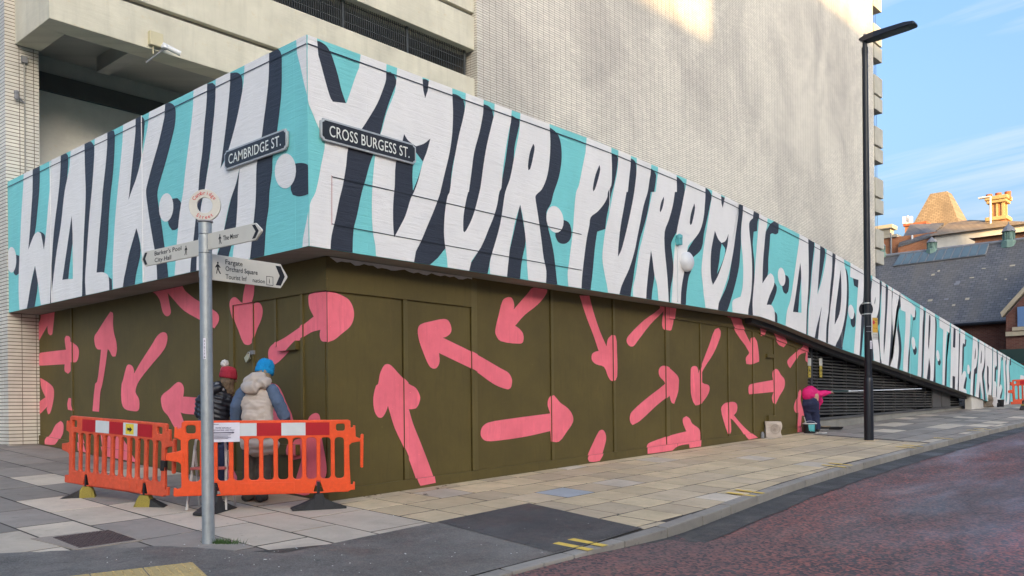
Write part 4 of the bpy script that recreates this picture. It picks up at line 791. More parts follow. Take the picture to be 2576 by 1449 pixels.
for a, b in (((1070, 850), (1075, 2150)), ((380, 1195), (370, 2290))):
    p, q = onX(a, 0), onX(b, 0); MB().box(-.012, -.002, p.y - .006, p.y + .006, max(q.z, LB), min(p.z, LT)).build('expansion_joint', 'mural_white', ramp)
sheet([(x, -.006, z) for x, z in [(onY((7700, 2830), 0).x, onY((7700, 2830), 0).z), (onY((7800, 2870), 0).x, onY((7700, 2845), 0).z), (onY((7800, 2960), 0).x, onY((7700, 2905), 0).z), (onY((7695, 2890), 0).x, onY((7695, 2890), 0).z)]], 'white_patch', 'mural_white', ramp)
# small fittings on the wall
def fitR(g): return onY(g, 0)
p = fitR((5170, 1978)); t = thing('bulkhead_light', 'round white bulkhead light fixed over the letter P of the ramp wall', 'light', p)
me = MB().lathe([(.0, 0), (.175, 0), (.185, .03), (.175, .075), (.13, .115), (.0, .125)], 24).mesh('b'); me.transform(Matrix.Rotation(R(90), 4, 'X')); shade(link('housing', me, 'white_metal', t))
p2 = fitR((5105, 1815)); t = thing('wall_sensor', 'small teal sensor with a cable running down the ramp wall beside the bulkhead light', 'sensor', p2)
MB().box(p2.x - .05, p2.x + .05, -.10, .0, p2.z - .09, p2.z + .03).build('box', 'teal_metal', t, bevel=.015); MB().lathe([(.03, -.02), (.06, 0), (.06, .05), (.02, .08)], 14, (p2.x, -.06, p2.z + .03)).build('cap', 'teal_metal', t)
MB().tube([(p2.x, -.02, p2.z - .08), (p2.x - .01, -.02, fitR((5100, 2280)).z)], .011, 6).build('cable', 'white_metal', t)

# ---------------------------------------------------------------- street name plates
def plate(name, label, txt, org, ax, w, h):
    ax = Vector(ax).normalized(); az = Vector((0, 0, 1)); nrm = ax.cross(az); t = thing(name, label, 'street sign', org)
    def loop(w_, h_, c): return [(-w_/2 + c, -h_/2), (w_/2 - c, -h_/2), (w_/2 - c, -h_/2 + c * .45), (w_/2, -h_/2 + c), (w_/2, h_/2 - c), (w_/2 - c, h_/2 - c * .45), (w_/2 - c, h_/2), (-w_/2 + c, h_/2), (-w_/2 + c, h_/2 - c * .45), (-w_/2, h_/2 - c), (-w_/2, -h_/2 + c), (-w_/2 + c, -h_/2 + c * .45)]
    o = Vector(org)
    put(shape2d([loop(w, h, .035)], .035, .006), o + nrm * .018, ax, az, 'frame', 'plate_frame', t)
    put(shape2d([loop(w - .045, h - .045, .03)], .02, .003), o + nrm * .029, ax, az, 'plate', 'plate_black', t)
    put(text_mesh(txt, w * .84, h * .50, .004, 'CENTER', 1.05), o + nrm * .041, ax, az, 'lettering', 'plate_white', t, (0, -h * .25))
    return t
a, b = onX((1715, 1225), 0), onX((2185, 1045), 0); c = (a + b) / 2
plate('street_sign', 'black cast street sign reading CAMBRIDGE ST. on the ramp wall', 'CAMBRIDGE ST.', Vector((-.006, c.y, c.z)), (0, -1, 0), abs(a.y - b.y), .245)
a, b = onY((2405, 975), 0), onY((3124, 1172), 0); c = (a + b) / 2
plate('street_sign', 'black cast street sign reading CROSS BURGESS ST. on the ramp wall', 'CROSS BURGESS ST.', Vector((c.x, -.006, c.z)), (1, 0, 0), abs(a.x - b.x), .26)

# ---------------------------------------------------------------- the car park building
park = thing('car_park_building', 'multi storey car park clad in cream tiles with concrete beams behind the painted wall', 'building', (11, 9, gz(11, 9)))
TW, TH, TJ, TPR = .25, .0655, .013, .005
def tiles(p0, ax, nrm, ucount, zrange, sel=None, wlast=None):
    """Tile courses on a wall face from corner p0 along ax; returns box vertex arrays."""
    ax, nrm = np.array(ax, float), np.array(nrm, float); out = []
    k0, k1 = int(math.floor((zrange[0]) / TH)), int(math.floor((zrange[1]) / TH))
    for k in range(k0, k1):
        for i in range(ucount):
            u0, u1 = i * TW + TJ / 2, (i + 1) * TW - TJ / 2
            if wlast is not None and i == ucount - 1: u1 = i * TW + wlast
            out.append((u0, u1, k * TH + .0072, (k + 1) * TH - .0072))
    A = np.array(out); p0 = np.array(p0, float); o = np.array(parent_loc(park))
    V_ = np.zeros((len(A), 8, 3))
    for j, (ui, zi, d) in enumerate(((0, 2, 0), (1, 2, 0), (1, 3, 0), (0, 3, 0), (0, 2, 1), (1, 2, 1), (1, 3, 1), (0, 3, 1))):
        V_[:, j] = p0 + A[:, ui, None] * ax + nrm * TPR * d; V_[:, j, 2] += A[:, zi]
    return V_ - o
FQ = np.array([(4, 5, 6, 7), (0, 1, 5, 4), (1, 2, 6, 5), (2, 3, 7, 6), (3, 0, 4, 7)])
def tile_mesh(V_, name):
    n = len(V_); me = bpy.data.meshes.new(name); me.vertices.add(n * 8); me.vertices.foreach_set('co', V_.reshape(-1))
    F_ = (FQ[None] + (np.arange(n) * 8)[:, None, None]).reshape(-1); me.loops.add(len(F_)); me.loops.foreach_set('vertex_index', F_.astype(np.int32))
    me.polygons.add(n * 5); me.polygons.foreach_set('loop_start', np.arange(n * 5, dtype=np.int32) * 4); me.polygons.foreach_set('loop_total', np.full(n * 5, 4, np.int32)); me.update(calc_edges=True); me.shade_flat(); return me
# corner column
CX0, CX1, CY0 = -.03, .57, 9.30
MB().box(CX0 + .012, CX1 - .012, CY0 + .012, 16, gz(0, 9) - .3, 13.5).build('column_core', 'tile_joint', park)
colr = tiles((CX0, CY0 + .012, 0), (1, 0, 0), (0, -1, 0), 3, (gz(0, 9.3) - .1, 9.4), wlast=.10 - TJ / 2)
seen = [(v, v[:, 2].mean() + parent_loc(park)[2]) for v in colr]
n_t = 0; rest = []
for v, zz in seen:
    if (zz < LB + .15 or zz > LT - .1) and n_t < 300:
        me = tile_mesh((v - v[0])[None], 'wall_tile'); link('wall_tile', me, 'tile', park, tuple(v[0])); n_t += 1
    else: rest.append(v)
coll = tiles((CX0 + .012, CY0, 0), (0, 1, 0), (-1, 0, 0), 24, (gz(0, 9.3) - .1, 9.6))
colu = tiles((CX0, CY0 + .012, 0), (1, 0, 0), (0, -1, 0), 3, (9.4, 13.4), wlast=.10 - TJ / 2)
# tower: long tiled flank
TX0, TX1, TY = 10.70, 39.45, 7.60; TZ0, TZ1 = 6.0, 24.5
MB().box(TX0 + .012, TX1, TY + .012, TY + 9, gz(20, 7) - .5, TZ1).build('tower_core', 'tile_joint', park)
nt_ = int((TX1 - TX0) / TW)
tow = tiles((TX0, TY + .012, 0), (1, 0, 0), (0, -1, 0), nt_, (TZ0, TZ1))
ret = tiles((TX0 + .012, TY, 0), (0, 1, 0), (-1, 0, 0), 2, (TZ0, TZ1))
low = tiles((TX0, TY + .012, 0), (1, 0, 0), (0, -1, 0), nt_, (gz(20, 7), TZ0)) if False else None
allt = np.concatenate([np.array(rest).reshape(-1, 8, 3), coll, colu, tow, ret])
o = tag(link('tile_cladding', tile_mesh(allt, 'tile_cladding'), 'tile', park), kind='stuff')
# beams on the left flank, from the corner to the tower
BY = 7.70; BX0 = .15; BX1 = TX0 + .005
def beam(z0, z1, y0=BY, y1=BY + .5, x0=BX0, x1=BX1, m='cream_concrete', name='concrete_beam', bev=.015):
    return MB().box(x0, x1, y0, y1, z0 + ZC, z1 + ZC).build(name, m, park, bevel=bev)
beam(6.86, 7.60); beam(7.70, 8.68); beam(9.43, 10.30); beam(10.40, 11.30); beam(12.0, 12.9); beam(13.0, 14.2); beam(14.9, 16.0); beam(16.1, 17.2)
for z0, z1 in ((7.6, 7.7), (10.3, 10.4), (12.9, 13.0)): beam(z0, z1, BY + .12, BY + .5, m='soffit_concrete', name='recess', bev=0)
MB().box(BX0, BX0 + .45, BY + .502, 9.31, 6.86 + ZC, 8.7 + ZC).build('concrete_beam', 'cream_concrete', park, bevel=.015)
MB().box(BX0, BX0 + .45, BY + .502, 9.31, 9.43 + ZC, 11.3 + ZC).build('concrete_beam', 'cream_concrete', park, bevel=.015)
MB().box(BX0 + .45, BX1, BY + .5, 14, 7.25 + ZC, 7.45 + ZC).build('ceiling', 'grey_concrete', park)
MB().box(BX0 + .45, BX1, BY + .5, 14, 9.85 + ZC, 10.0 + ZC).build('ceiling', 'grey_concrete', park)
MB().box(CX1 - .01, BX1 + .5, 10.5, 10.9, gz(5, 10) - .2, 6.54 + ZC).build('rear_wall', 'rear_white', park)
MB().box(CX1 - .01, BX1 + .5, 10.42, 10.9, 6.54 + ZC, 6.9 + ZC).build('rear_beam', 'louvre', park)
MB().box(CX1 - .01, BX1 + .5, 10.5, 10.9, 6.9 + ZC, 7.25 + ZC).build('rear_wall', 'grey_concrete', park)
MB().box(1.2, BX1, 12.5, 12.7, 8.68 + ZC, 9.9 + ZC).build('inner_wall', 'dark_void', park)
MB().box(1.85, 2.1, 8.25, 9.8, 6.95 + ZC, 7.25 + ZC).build('duct', 'grey_concrete', park)
# steel grille across the opening
gr0, gr1 = 8.68 + ZC, 9.43 + ZC; bars = MB(); x = BX0 + .5
while x < BX1 - .12: bars.box(x - .006, x + .006, BY + .20, BY + .215, gr0, gr1); x += .062
tag(bars.build('grille_bars', 'grille_steel', park), kind='stuff')
for zz in (gr0 + .05, gr0 + .28, gr0 + .5, gr1 - .05): MB().box(BX0 + .5, BX1 - .1, BY + .216, BY + .228, zz - .008, zz + .008).build('grille_rail', 'grille_steel', park)
for xx in (2.6, 4.6, 6.6, 8.55, BX1 - .16): MB().box(xx - .03, xx + .03, BY + .19, BY + .24, gr0, gr1).build('grille_post', 'grille_steel', park)
# end bay of the tower: concrete panels and slots
PX0, PX1 = TX1 + .01, 40.55
for k in range(-3, 8):
    zb = 9.85 + 2.585 * k
    for z0, z1 in ((zb - .78, zb - .10), (zb + .02, zb + .95)):
        MB().prism([(PX0, TY - .05, z0), (PX1, TY - .05, z0), (PX1, TY - .05, z1 - .0), (PX1 - .0, TY - .05, z1), (PX0, TY - .05, z1)], (0, .5, 0)).build('facade_panel', 'panel_concrete', park, bevel=.012)
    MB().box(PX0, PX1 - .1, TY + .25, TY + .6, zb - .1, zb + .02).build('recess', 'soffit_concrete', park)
    for j in range(4): MB().box(PX0 + .25 + .22 * j, PX0 + .262 + .22 * j, TY + .2, TY + .215, zb + .95, zb + 1.81).build('grille_bar', 'grille_steel', park)
MB().box(TX1 + .002, PX1 - .62, TY + .46, TY + 9, gz(40, 8), 24.3).build('inner_wall', 'grey_concrete', park)
# fittings on the beam and column
g = (1255, 390); p = onY(g, BY); t = thing('security_camera', 'white security camera on a bracket under the concrete beam', 'camera', (p.x, BY, p.z))
q = onY((1165, 305), BY); MB().box(q.x - .13, q.x + .13, BY - .10, BY, q.z - .13, q.z + .13).build('junction_box', 'cream_box', t, bevel=.012)
MB().tube([(p.x - .35, BY + .1, p.z - .28), (p.x - .12, BY - .12, p.z - .03), (p.x - .06, BY - .16, p.z)], .018, 8).build('bracket', 'lead_grey', t)
MB().tube([(p.x - .14, BY - .12, p.z + .06), (p.x + .16, BY - .24, p.z - .06)], .048, 14).build('housing', 'white_metal', t); MB().lathe([(.03, -.04), (.065, -.03), (.065, .03), (.03, .05)], 14, (p.x - .1, BY - .14, p.z + .02)).build('mount', 'white_metal', t)
MB().tube([(q.x - .05, BY - .05, q.z - .12), (q.x - .05, BY - .05, q.z - .28)], .012, 6).build('cable', 'cream_box', t)
cz = lambda gy: onY((185, gy), CY0).z; xx = onY((183, 800), CY0).x
t = thing('conduit_pipe', 'thin conduit with a small lamp running up the tiled column', 'pipe', (xx, CY0, cz(1350)))
MB().tube([(xx, CY0 - .02, cz(1350)), (xx, CY0 - .02, cz(470))], .014, 8).build('pipe', 'conduit', t); MB().tube([(xx - .0, CY0 - .03, cz(785)), (xx - .10, CY0 - .06, cz(760)), (xx - .15, CY0 - .08, cz(735))], .014, 6).build('arm', 'lead_grey', t)
MB().lathe([(.015, -.11), (.036, -.09), (.038, .0), (.05, .03), (.03, .06)], 12, (xx - .16, CY0 - .09, cz(735))).build('lamp', 'lead_grey', t); MB().box(xx - .05, xx + .05, CY0 - .05, CY0, cz(470) - .02, cz(470) + .1).build('box', 'lead_grey', t)

# ---------------------------------------------------------------- plywood hoarding under the wall
HX, HY = .52, .379                      # planes of the two faces
HS = LB - .006
hoarding = thing('hoarding', 'dark olive painted plywood hoarding covered in pink arrows below the ramp wall', 'hoarding', (HX, HY, gz(HX, HY)))
def htop(x): return min(HS, wbot(x) - .008) if x > 11.19 else HS
def hb(u, z, d): return (u, HY - d, z)                 # right face: u = x
def hl(u, z, d): return (HX - d, u, z)                 # left face: u = y
def quadwall(side, u0, u1, z0a, z0b, z1a, z1b, d0, d1, name, m='hoarding_brown', bev=.0):
    f = hb if side == 'R' else hl
    P = [f(u0, z0a, d1), f(u1, z0b, d1), f(u1, z1b, d1), f(u0, z1a, d1)]; dd = Vector(f(u0, z0a, d0)) - Vector(P[0])
    return MB().prism(P, dd).build(name, m, hoarding, bevel=bev)
xR = lambda d, y=960: onY(dpx(d, y), HY).x
yL = lambda d, y=960: onX(dpx(d, y), HX).y
RB = [xR(1019), xR(1192), xR(1388), xR(1544), xR(1678), xR(1762), xR(1832), xR(1894), xR(1947), xR(2004)]
REND = xR(2032); LBAT = [yL(763), yL(640), yL(586), yL(183)]; LEND = yL(75)
proudR, proudL = [], []                 # convex outlines (u, z) standing proud, with depth
widR = [.07, .11, .06, .06, .12, .05, .05, .05, .05, .06]; widL = [.05, .035, .10, .06]
us = [HX] + RB + [REND]; ws = [0] + widR + [0]
for i in range(len(us) - 1):            # boards stop short of each batten: a dark gap shows beside it
    a, b = us[i] - ws[i] / 2, us[i + 1] - ws[i + 1] / 2 - (.012 if i < len(RB) else 0)
    quadwall('R', a, b, gz(a, HY) - .1, gz(b, HY) - .1, htop(a), htop(b), -.03, 0, 'panel')
us = [HY] + LBAT + [LEND]; ws = [0] + widL + [0]
for i in range(len(us) - 1):
    a, b = us[i] + (.052 if i == 0 else ws[i] / 2 + .012), us[i + 1] + ws[i + 1] / 2
    quadwall('L', a, min(b, LEND), gz(HX, a) - .1, gz(HX, b) - .1, HS, HS, -.03, 0, 'panel')
for a, b in ((HX + .06, RB[4]), (RB[4] + .001, RB[7]), (RB[7] + .001, REND)): quadwall('R', a, b, gz(a, HY) - .1, gz(b, HY) - .1, htop(a) - .01, htop(b) - .01, -.06, -.031, 'backing', 'dark_void')
quadwall('L', HY + .09, LEND - .01, gz(HX, HY) - .1, gz(HX, LEND) - .1, HS - .01, HS - .01, -.06, -.031, 'backing', 'dark_void')
quadwall('L', LEND, LEND + .04, gz(0, 9) - .1, gz(0, 9) - .1, HS, HS, -.6, .0, 'end_board')
def proud(side, u0, u1, z0a, z0b, z1a, z1b, d, name):
    quadwall(side, u0, u1, z0a, z0b, z1a, z1b, -.02, d, name, 'batten_brown' if name == 'batten' else 'hoarding_brown', bev=.004)
    (proudR if side == 'R' else proudL).append(([(u0, z0a), (u1, z0b), (u1, z1b), (u0, z1a)], d))
gR = lambda x: gz(x, HY); gL = lambda y: gz(HX, y)
wid = [.07, .11, .06, .06, .12, .05, .05, .05, .05, .06]; lint = 2.41 + G0
lz = onY(dpx(1000, 752), HY).z
for i, (x, w) in enumerate(zip(RB, wid)):
    top = lz if i == 0 else htop(x) - .002
    if x > RB[4] + .1: top = htop(x) - .22
    proud('R', x - w / 2, x + w / 2, gR(x) + .135, gR(x) + .135, top, top, .022, 'batten')
proud('R', HX - .022, RB[1] - wid[1] / 2, lz, lz, HS - .003, HS - .003, .026, 'lintel_board')
proud('R', RB[4] + .06, RB[7] + .3, htop(RB[4]) - .21, htop(RB[7]) - .21, htop(RB[4]) - .004, htop(RB[7]) - .004, .026, 'lintel_board')
proud('R', RB[7] + .31, REND - .005, htop(RB[7]) - .25, htop(REND) - .22, htop(RB[7]) - .01, htop(REND) - .01, .026, 'lintel_board')
for a, b in ((HX - .03, RB[1]), (RB[1] + .005, RB[3]), (RB[3] + .005, RB[4] + .3), (RB[4] + .31, REND)):
    proud('R', a, b, gR(a) - .08, gR(b) - .08, gR(a) + .13, gR(b) + .13, .03 if a < 3 else .024, 'skirting_board')
lzl = onX((2200, 2235), HX).z
for y, w, tp in ((LBAT[0], .05, lzl), (LBAT[1], .035, lzl - .02), (LBAT[2], .10, HS - .003), (LBAT[3], .06, HS - .003), (LEND - .03, .05, HS - .003)):
    proud('L', y - w / 2, y + w / 2, gL(y) + .135, gL(y) + .135, tp, tp, .022, 'batten')
proud('L', HY - .024, LBAT[2] - .055, lzl, lzl, HS - .004, HS - .004, .026, 'lintel_board')
yy = yL(696); proud('L', yy - .025, yy + .025, lzl - .62, lzl - .62, lzl - .002, lzl - .002, .016, 'batten')
for a, b in ((HY - .028, LBAT[2]), (LBAT[2] + .005, LBAT[3]), (LBAT[3] + .005, LEND)):
    proud('L', a, b, gL(a) - .08, gL(b) - .08, gL(a) + .16, gL(b) + .16, .024, 'skirting_board')
def box_on(side, g0, g1, d, name='hinge_cover'):
    p, q = (onY(g0, HY), onY(g1, HY)) if side == 'R' else (onX(g0, HX), onX(g1, HX))
    u0, u1 = (p.x, q.x) if side == 'R' else (q.y, p.y); proud(side, min(u0, u1), max(u0, u1), min(p.z, q.z), min(p.z, q.z), max(p.z, q.z), max(p.z, q.z), d, name)
box_on('L', (2120, 2585), (2260, 2640), .06); box_on('L', (2115, 3350), (2268, 3435), .07); box_on('R', (5777, 2670), (5838, 2703), .05); box_on('R', (5788, 3135), (5858, 3175), .05)
# ragged strip of bare wall above the boards
pts = [(2470, 1958), (2600, 1978), (2900, 2016), (3240, 2066), (3552, 2100), (3552, 2118), (3500, 2100), (3440, 2100), (3380, 2070), (3330, 2075), (3250, 2062), (3130, 2055), (3060, 2035), (2990, 2038), (2900, 2028), (2800, 1990), (2720, 1985), (2660, 1974), (2560, 1972), (2470, 1962)]
pts = [(2475, 1945), (3552, 2100), (3552, 2112), (3480, 2112), (3440, 2098), (3380, 2090), (3330, 2076), (3250, 2074), (3130, 2040), (3060, 2026), (2990, 2035), (2900, 1998), (2800, 1988), (2720, 1985), (2620, 1962), (2475, 1956)]
def sheetR(pts, d, name, m): MB().poly([(p.x, HY - d, min(p.z, HS - .004)) for p in (onY(g, HY) for g in pts)]).build(name, m, hoarding)
sheetR([(2475, 1940), (3200, 2040), (3552, 2092)] + [(3552 - i * 34, 2112 - i * 4.6 + random.uniform(-9, 14)) for i in range(31)], .029, 'bare_strip', 'bare_white')
ARR = [
 ('L', [(290,2354),(415,2349),(410,2409),(400,2499),(395,2524),(380,2531),(365,2514),(360,2459),(320,2529),(260,2629),(222,2639),(222,2529),(260,2479),(300,2424),(310,2379)]),
 ('L', [(300,2669),(330,2659),(500,2639),(490,2559),(500,2534),(525,2539),(545,2579),(590,2619),(598,2669),(580,2729),(545,2734),(535,2799),(515,2821),(490,2799),(490,2749),(320,2759),(295,2759),(292,2709)]),
 ('L', [(835,2351),(855,2364),(855,2439),(862,2509),(880,2579),(885,2639),(875,2689),(850,2689),(830,2649),(815,2634),(800,2749),(775,2898),(760,2958),(750,3108),(700,3103),(720,2898),(735,2880),(750,2779),(765,2639),(735,2634),(718,2599),(715,2539),(740,2499),(790,2419)]),
 ('L', [(1230,2507),(1260,2519),(1265,2569),(1240,2639),(1150,2749),(1070,2849),(1040,2898),(1025,2958),(1050,3008),(1055,3058),(1045,3098),(1010,3103),(940,3083),(918,3018),(920,2898),(930,2870),(950,2789),(965,2754),(990,2754),(1010,2779),(1015,2819),(1060,2739),(1150,2599),(1190,2534)]),
 ('L', [(1155,2194),(1200,2169),(1365,2147),(1400,2194),(1480,2259),(1640,2359),(1655,2419),(1620,2479),(1510,2414),(1390,2344),(1310,2259),(1268,2211),(1285,2309),(1292,2359),(1275,2384),(1252,2384),(1228,2349),(1205,2259)]),
 ('L', [(1870,2130),(1935,2130),(1930,2229),(1910,2299),(1935,2284),(1965,2289),(1985,2339),(1975,2409),(1945,2479),(1905,2584),(1875,2604),(1840,2589),(1800,2489),(1765,2399),(1745,2309),(1755,2259),(1790,2244),(1830,2279),(1845,2289),(1850,2229)]),
 ('L', [(2340,2219),(2468,2199),(2470,2579),(2430,2574),(2415,2529),(2420,2489),(2350,2509),(2250,2579),(2150,2689),(2080,2749),(2045,2749),(2028,2699),(2030,2639),(2060,2599),(2150,2549),(2280,2459),(2370,2389),(2340,2329),(2330,2269)]),
 ('L', [(312,2854),(375,2894),(405,2928),(410,2978),(400,3048),(380,3118),(365,3128),(355,3088),(360,3068),(300,3128),(245,3173),(222,3168),(222,3073),(250,3063),(345,2998),(315,2928),(305,2853)]),
 ('L', [(520,3003),(540,3008),(545,3048),(560,3098),(515,3093),(510,3048)]),
 ('L', [(460,3176),(480,3198),(480,3258),(470,3288),(440,3338),(420,3356),(350,3353),(350,3318),(390,3268),(420,3208)]),
 ('L', [(1370,2890),(1388,2918),(1390,2958),(1385,2993),(1530,3003),(1530,3133),(1400,3123),(1365,3113),(1385,3168),(1395,3208),(1360,3268),(1320,3228),(1270,3138),(1235,3098),(1220,3048),(1222,2988),(1280,2938),(1340,2885)]),
 ('L', [(590,3278),(620,3278),(662,3420),(600,3410)]), ('L', [(760,3270),(885,3270),(1000,3418),(1055,3503),(930,3478),(830,3455),(790,3440)]),
 ('L', [(1690,2754),(1720,2760),(1760,2830),(1720,2900),(1670,2840),(1665,2790)]), ('L', [(2080,2898),(2120,2938),(2160,3028),(2215,3163),(2190,3200),(1900,3190),(1850,3050),(2000,2900)]),
 ('L', [(1640,3400),(1680,3400),(1800,3590),(1800,3640),(1690,3640)]),
 ('L', [(2330,3158),(2370,3120),(2405,3123),(2420,3163),(2430,3298),(2465,3498),(2460,3598),(2400,3658),(2310,3760),(2185,3753),(2240,3598),(2280,3458),(2215,3473),(2195,3398),(2230,3318),(2310,3298)]),
 ('R', [(2462,2200),(2530,2210),(2616,2250),(2650,2290),(2669,2350),(2666,2410),(2640,2465),(2576,2520),(2520,2565),(2464,2584)]),
 ('R', [(3151,2489),(3171,2449),(3256,2424),(3346,2407),(3381,2419),(3404,2469),(3401,2509),(3371,2539),(3341,2549),(3576,2664),(3776,2779),(3836,2814),(3861,2859),(3861,2898),(3851,2928),(3826,2938),(3726,2900),(3576,2794),(3446,2729),(3311,2664),(3316,2729),(3296,2774),(3266,2782),(3236,2759),(3196,2669),(3161,2569)]),
 ('R', [(2851,2898),(2866,2819),(2896,2759),(2921,2747),(2951,2759),(3016,2829),(3086,2898),(3136,2928),(3168,2988),(3166,3028),(3141,3078),(3106,3088),(3084,3088),(3116,3198),(3176,3348),(3266,3588),(3276,3643),(3161,3666),(3146,3638),(3096,3498),(3056,3398),(2976,3228),(2926,3063),(2906,3118),(2876,3153),(2846,3143),(2821,3088),(2816,2998),(2836,2910)]),
 ('R', [(4026,2165),(4121,2160),(4126,2209),(4056,2299),(3956,2379),(3886,2459),(3916,2479),(3946,2519),(3946,2579),(3921,2594),(3776,2574),(3741,2529),(3736,2489),(3761,2379),(3791,2269),(3826,2244),(3861,2249),(3879,2299),(3876,2334),(3976,2219)]),
 ('R', [(3626,3258),(3641,3218),(3686,3188),(3826,3163),(4151,3120),(4131,3058),(4138,3008),(4166,2983),(4188,2993),(4226,3038),(4286,3083),(4321,3138),(4321,3188),(4276,3258),(4216,3333),(4156,3333),(4151,3253),(3976,3293),(3776,3323),(3666,3328),(3631,3298)]),
 ('R', [(4371,2230),(4446,2230),(4476,2349),(4526,2499),(4576,2614),(4586,2559),(4616,2527),(4646,2544),(4654,2649),(4656,2839),(4636,2869),(4611,2874),(4586,2839),(4556,2769),(4496,2749),(4466,2719),(4466,2674),(4491,2654),(4516,2649),(4476,2529),(4426,2399)]),
 ('R', [(4541,3243),(4561,3258),(4573,3298),(4566,3348),(4516,3478),(4438,3485),(4426,3458),(4476,3338),(4516,3258)]),
 ('R', [(4726,2569),(4746,2529),(4856,2419),(4976,2329),(4976,2295),(5096,2295),(5091,2349),(5066,2489),(5041,2494),(5001,2479),(4996,2409),(5006,2349),(4906,2449),(4806,2579),(4776,2614),(4746,2609)]),
 ('R', [(4751,3148),(4766,3108),(4876,3008),(5016,2898),(5012,2880),(4976,2839),(4971,2789),(4996,2761),(5036,2769),(5106,2829),(5121,2859),(5121,2898),(5116,2958),(5086,3048),(5066,3038),(5051,2983),(4956,3058),(4826,3178),(4771,3208),(4756,3188)]),
 ('R', [(4877,3425),(4883,3357),(4922,3332),(5063,3284),(5178,3255),(5156,3204),(5152,3159),(5178,3140),(5204,3159),(5223,3197),(5274,3236),(5284,3280),(5281,3385),(5194,3398),(5191,3351),(5114,3364),(5069,3396),(5056,3420)]),
 ('R', [(5392,2489),(5422,2474),(5437,2499),(5432,2549),(5382,2669),(5312,2779),(5292,2829),(5300,2888),(5347,2908),(5352,2948),(5322,3008),(5277,3053),(5247,3060),(5227,3028),(5212,2958),(5212,2789),(5222,2767),(5252,2764),(5267,2789),(5267,2819),(5352,2599)]),
 ('R', [(5482,2345),(5582,2345),(5592,2439),(5662,2589),(5664,2554),(5692,2544),(5712,2579),(5727,2689),(5727,2729),(5672,2749),(5632,2747),(5627,2699),(5652,2659),(5552,2509)]),
 ('R', [(5707,2380),(5842,2400),(5872,2489),(5922,2559),(5930,2599),(5912,2621),(5872,2599),(5832,2519),(5792,2479),(5777,2489),(5762,2529),(5742,2537),(5732,2509)]),
 ('R', [(6042,2500),(6092,2510),(6097,2739),(6077,2719),(6082,2659),(6032,2679),(5962,2779),(5947,2759),(5942,2719),(6002,2659),(6052,2609)]),
 ('R', [(5647,2958),(5652,2908),(5692,2893),(5832,2868),(5827,2819),(5842,2787),(5867,2789),(5892,2829),(5917,2859),(5922,2898),(5912,2938),(5882,2988),(5852,3053),(5832,3038),(5824,2998),(5837,2958),(5652,2976)]),
 ('R', [(5440,3088),(5462,3048),(5502,3035),(5542,3035),(5562,3058),(5557,3108),(5537,3133),(5582,3188),(5652,3258),(5712,3303),(5642,3327),(5592,3248),(5527,3168),(5512,3158),(5517,3228),(5512,3268),(5492,3273),(5472,3218)]),
 ('R', [(6037,2939),(6046,2956),(6040,3020),(6055,3079),(6069,3137),(6049,3137),(6043,3230),(6046,3262),(6010,3262),(6011,3195),(6020,3114),(6005,3117),(5991,3090),(5993,3050),(6011,3003),(6023,2962)]),
]
def arrow(side, g):
    pl = spline(g, 3, 70); mp_ = (lambda q: onY(q, HY)) if side == 'R' else (lambda q: onX(q, HX)); f = hb if side == 'R' else hl
    P = []
    for q in pl:
        w = mp_(q); u = w.x if side == 'R' else w.y
        u = clampf(u, HX + .0, REND) if side == 'R' else clampf(u, HY, LEND - .002)
        P.append((u, min(w.z, (htop(u) if side == 'R' else HS) - .006)))
    gr = gR if side == 'R' else gL
    P = [(u, max(z, gr(u) + .012)) for u, z in P]
    mb = MB(); mb.poly([f(u, z, .005) for u, z in P])
    for cv, d in (proudR if side == 'R' else proudL):
        c = clip_poly(P, cv)
        if c: mb.poly([f(u, z, d + .004) for u, z in c])
    mb.build('pink_arrow', 'arrow_pink', hoarding)
for s, g in ARR: arrow(s, g)
# padlock on its hasp
p = onX((1905, 2675), HX); t = thing('padlock', 'brass padlock hanging open on the hoarding door hasp', 'padlock', (HX - .03, p.y, p.z))
MB().box(HX - .03, HX - .001, p.y - .07, p.y + .02, p.z - .0, p.z + .05).build('hasp', 'lead_grey', t)
b_ = MB().box(-.014, .014, -.045, .045, -.04, .04).mesh('lock'); b_.transform(Matrix.Translation((HX - .045, p.y + .05, p.z - .05)) @ Matrix.Rotation(R(-35), 4, 'X')); b_.transform(Matrix.Translation(-Vector(t.location))); link('body', b_, 'brass', t)
MB().tube([(HX - .045, p.y + .055 + .03, p.z - .02), (HX - .045, p.y + .03, p.z + .03), (HX - .045, p.y - .0, p.z + .03), (HX - .045, p.y + .0, p.z - .03)], .007, 6).build('shackle', 'steel', t)

# ---------------------------------------------------------------- louvred wall under the ramp
LX0, LX1, LY = REND + .01, 27.4, .46
louvre = thing('louvre_wall', 'dark grey louvred wall below the sloping ramp', 'louvre', (LX0, LY, gz(LX0, LY)))
MB().prism([(LX0, LY + .09, gz(LX0, LY) - .1), (LX1, LY + .09, gz(LX1, LY) - .1), (LX1, LY + .09, wbot(LX1) + .1), (LX0, LY + .09, wbot(LX0) + .1)], (0, .05, 0)).build('backing', 'dark_void', louvre)
plx = [(LX0, gz(LX0, LY)), (LX1, gz(LX1, LY))]
MB().prism([(LX0, LY - .05, gz(LX0, LY) - .1), (LX1, LY - .05, gz(LX1, LY) - .1), (LX1, LY - .05, gz(LX1, LY) + .04), (LX0, LY - .05, gz(LX0, LY) + .22)], (0, .12, 0)).build('plinth', 'soffit_concrete', louvre, bevel=.01)
MB().prism([(LX0, LY - .07, gz(LX0, LY) + .22), (LX1, LY - .07, gz(LX1, LY) + .04), (LX1, LY - .07, gz(LX1, LY) + .10), (LX0, LY - .07, gz(LX0, LY) + .28)], (0, .14, 0)).build('sill', 'door_grey', louvre, bevel=.006)
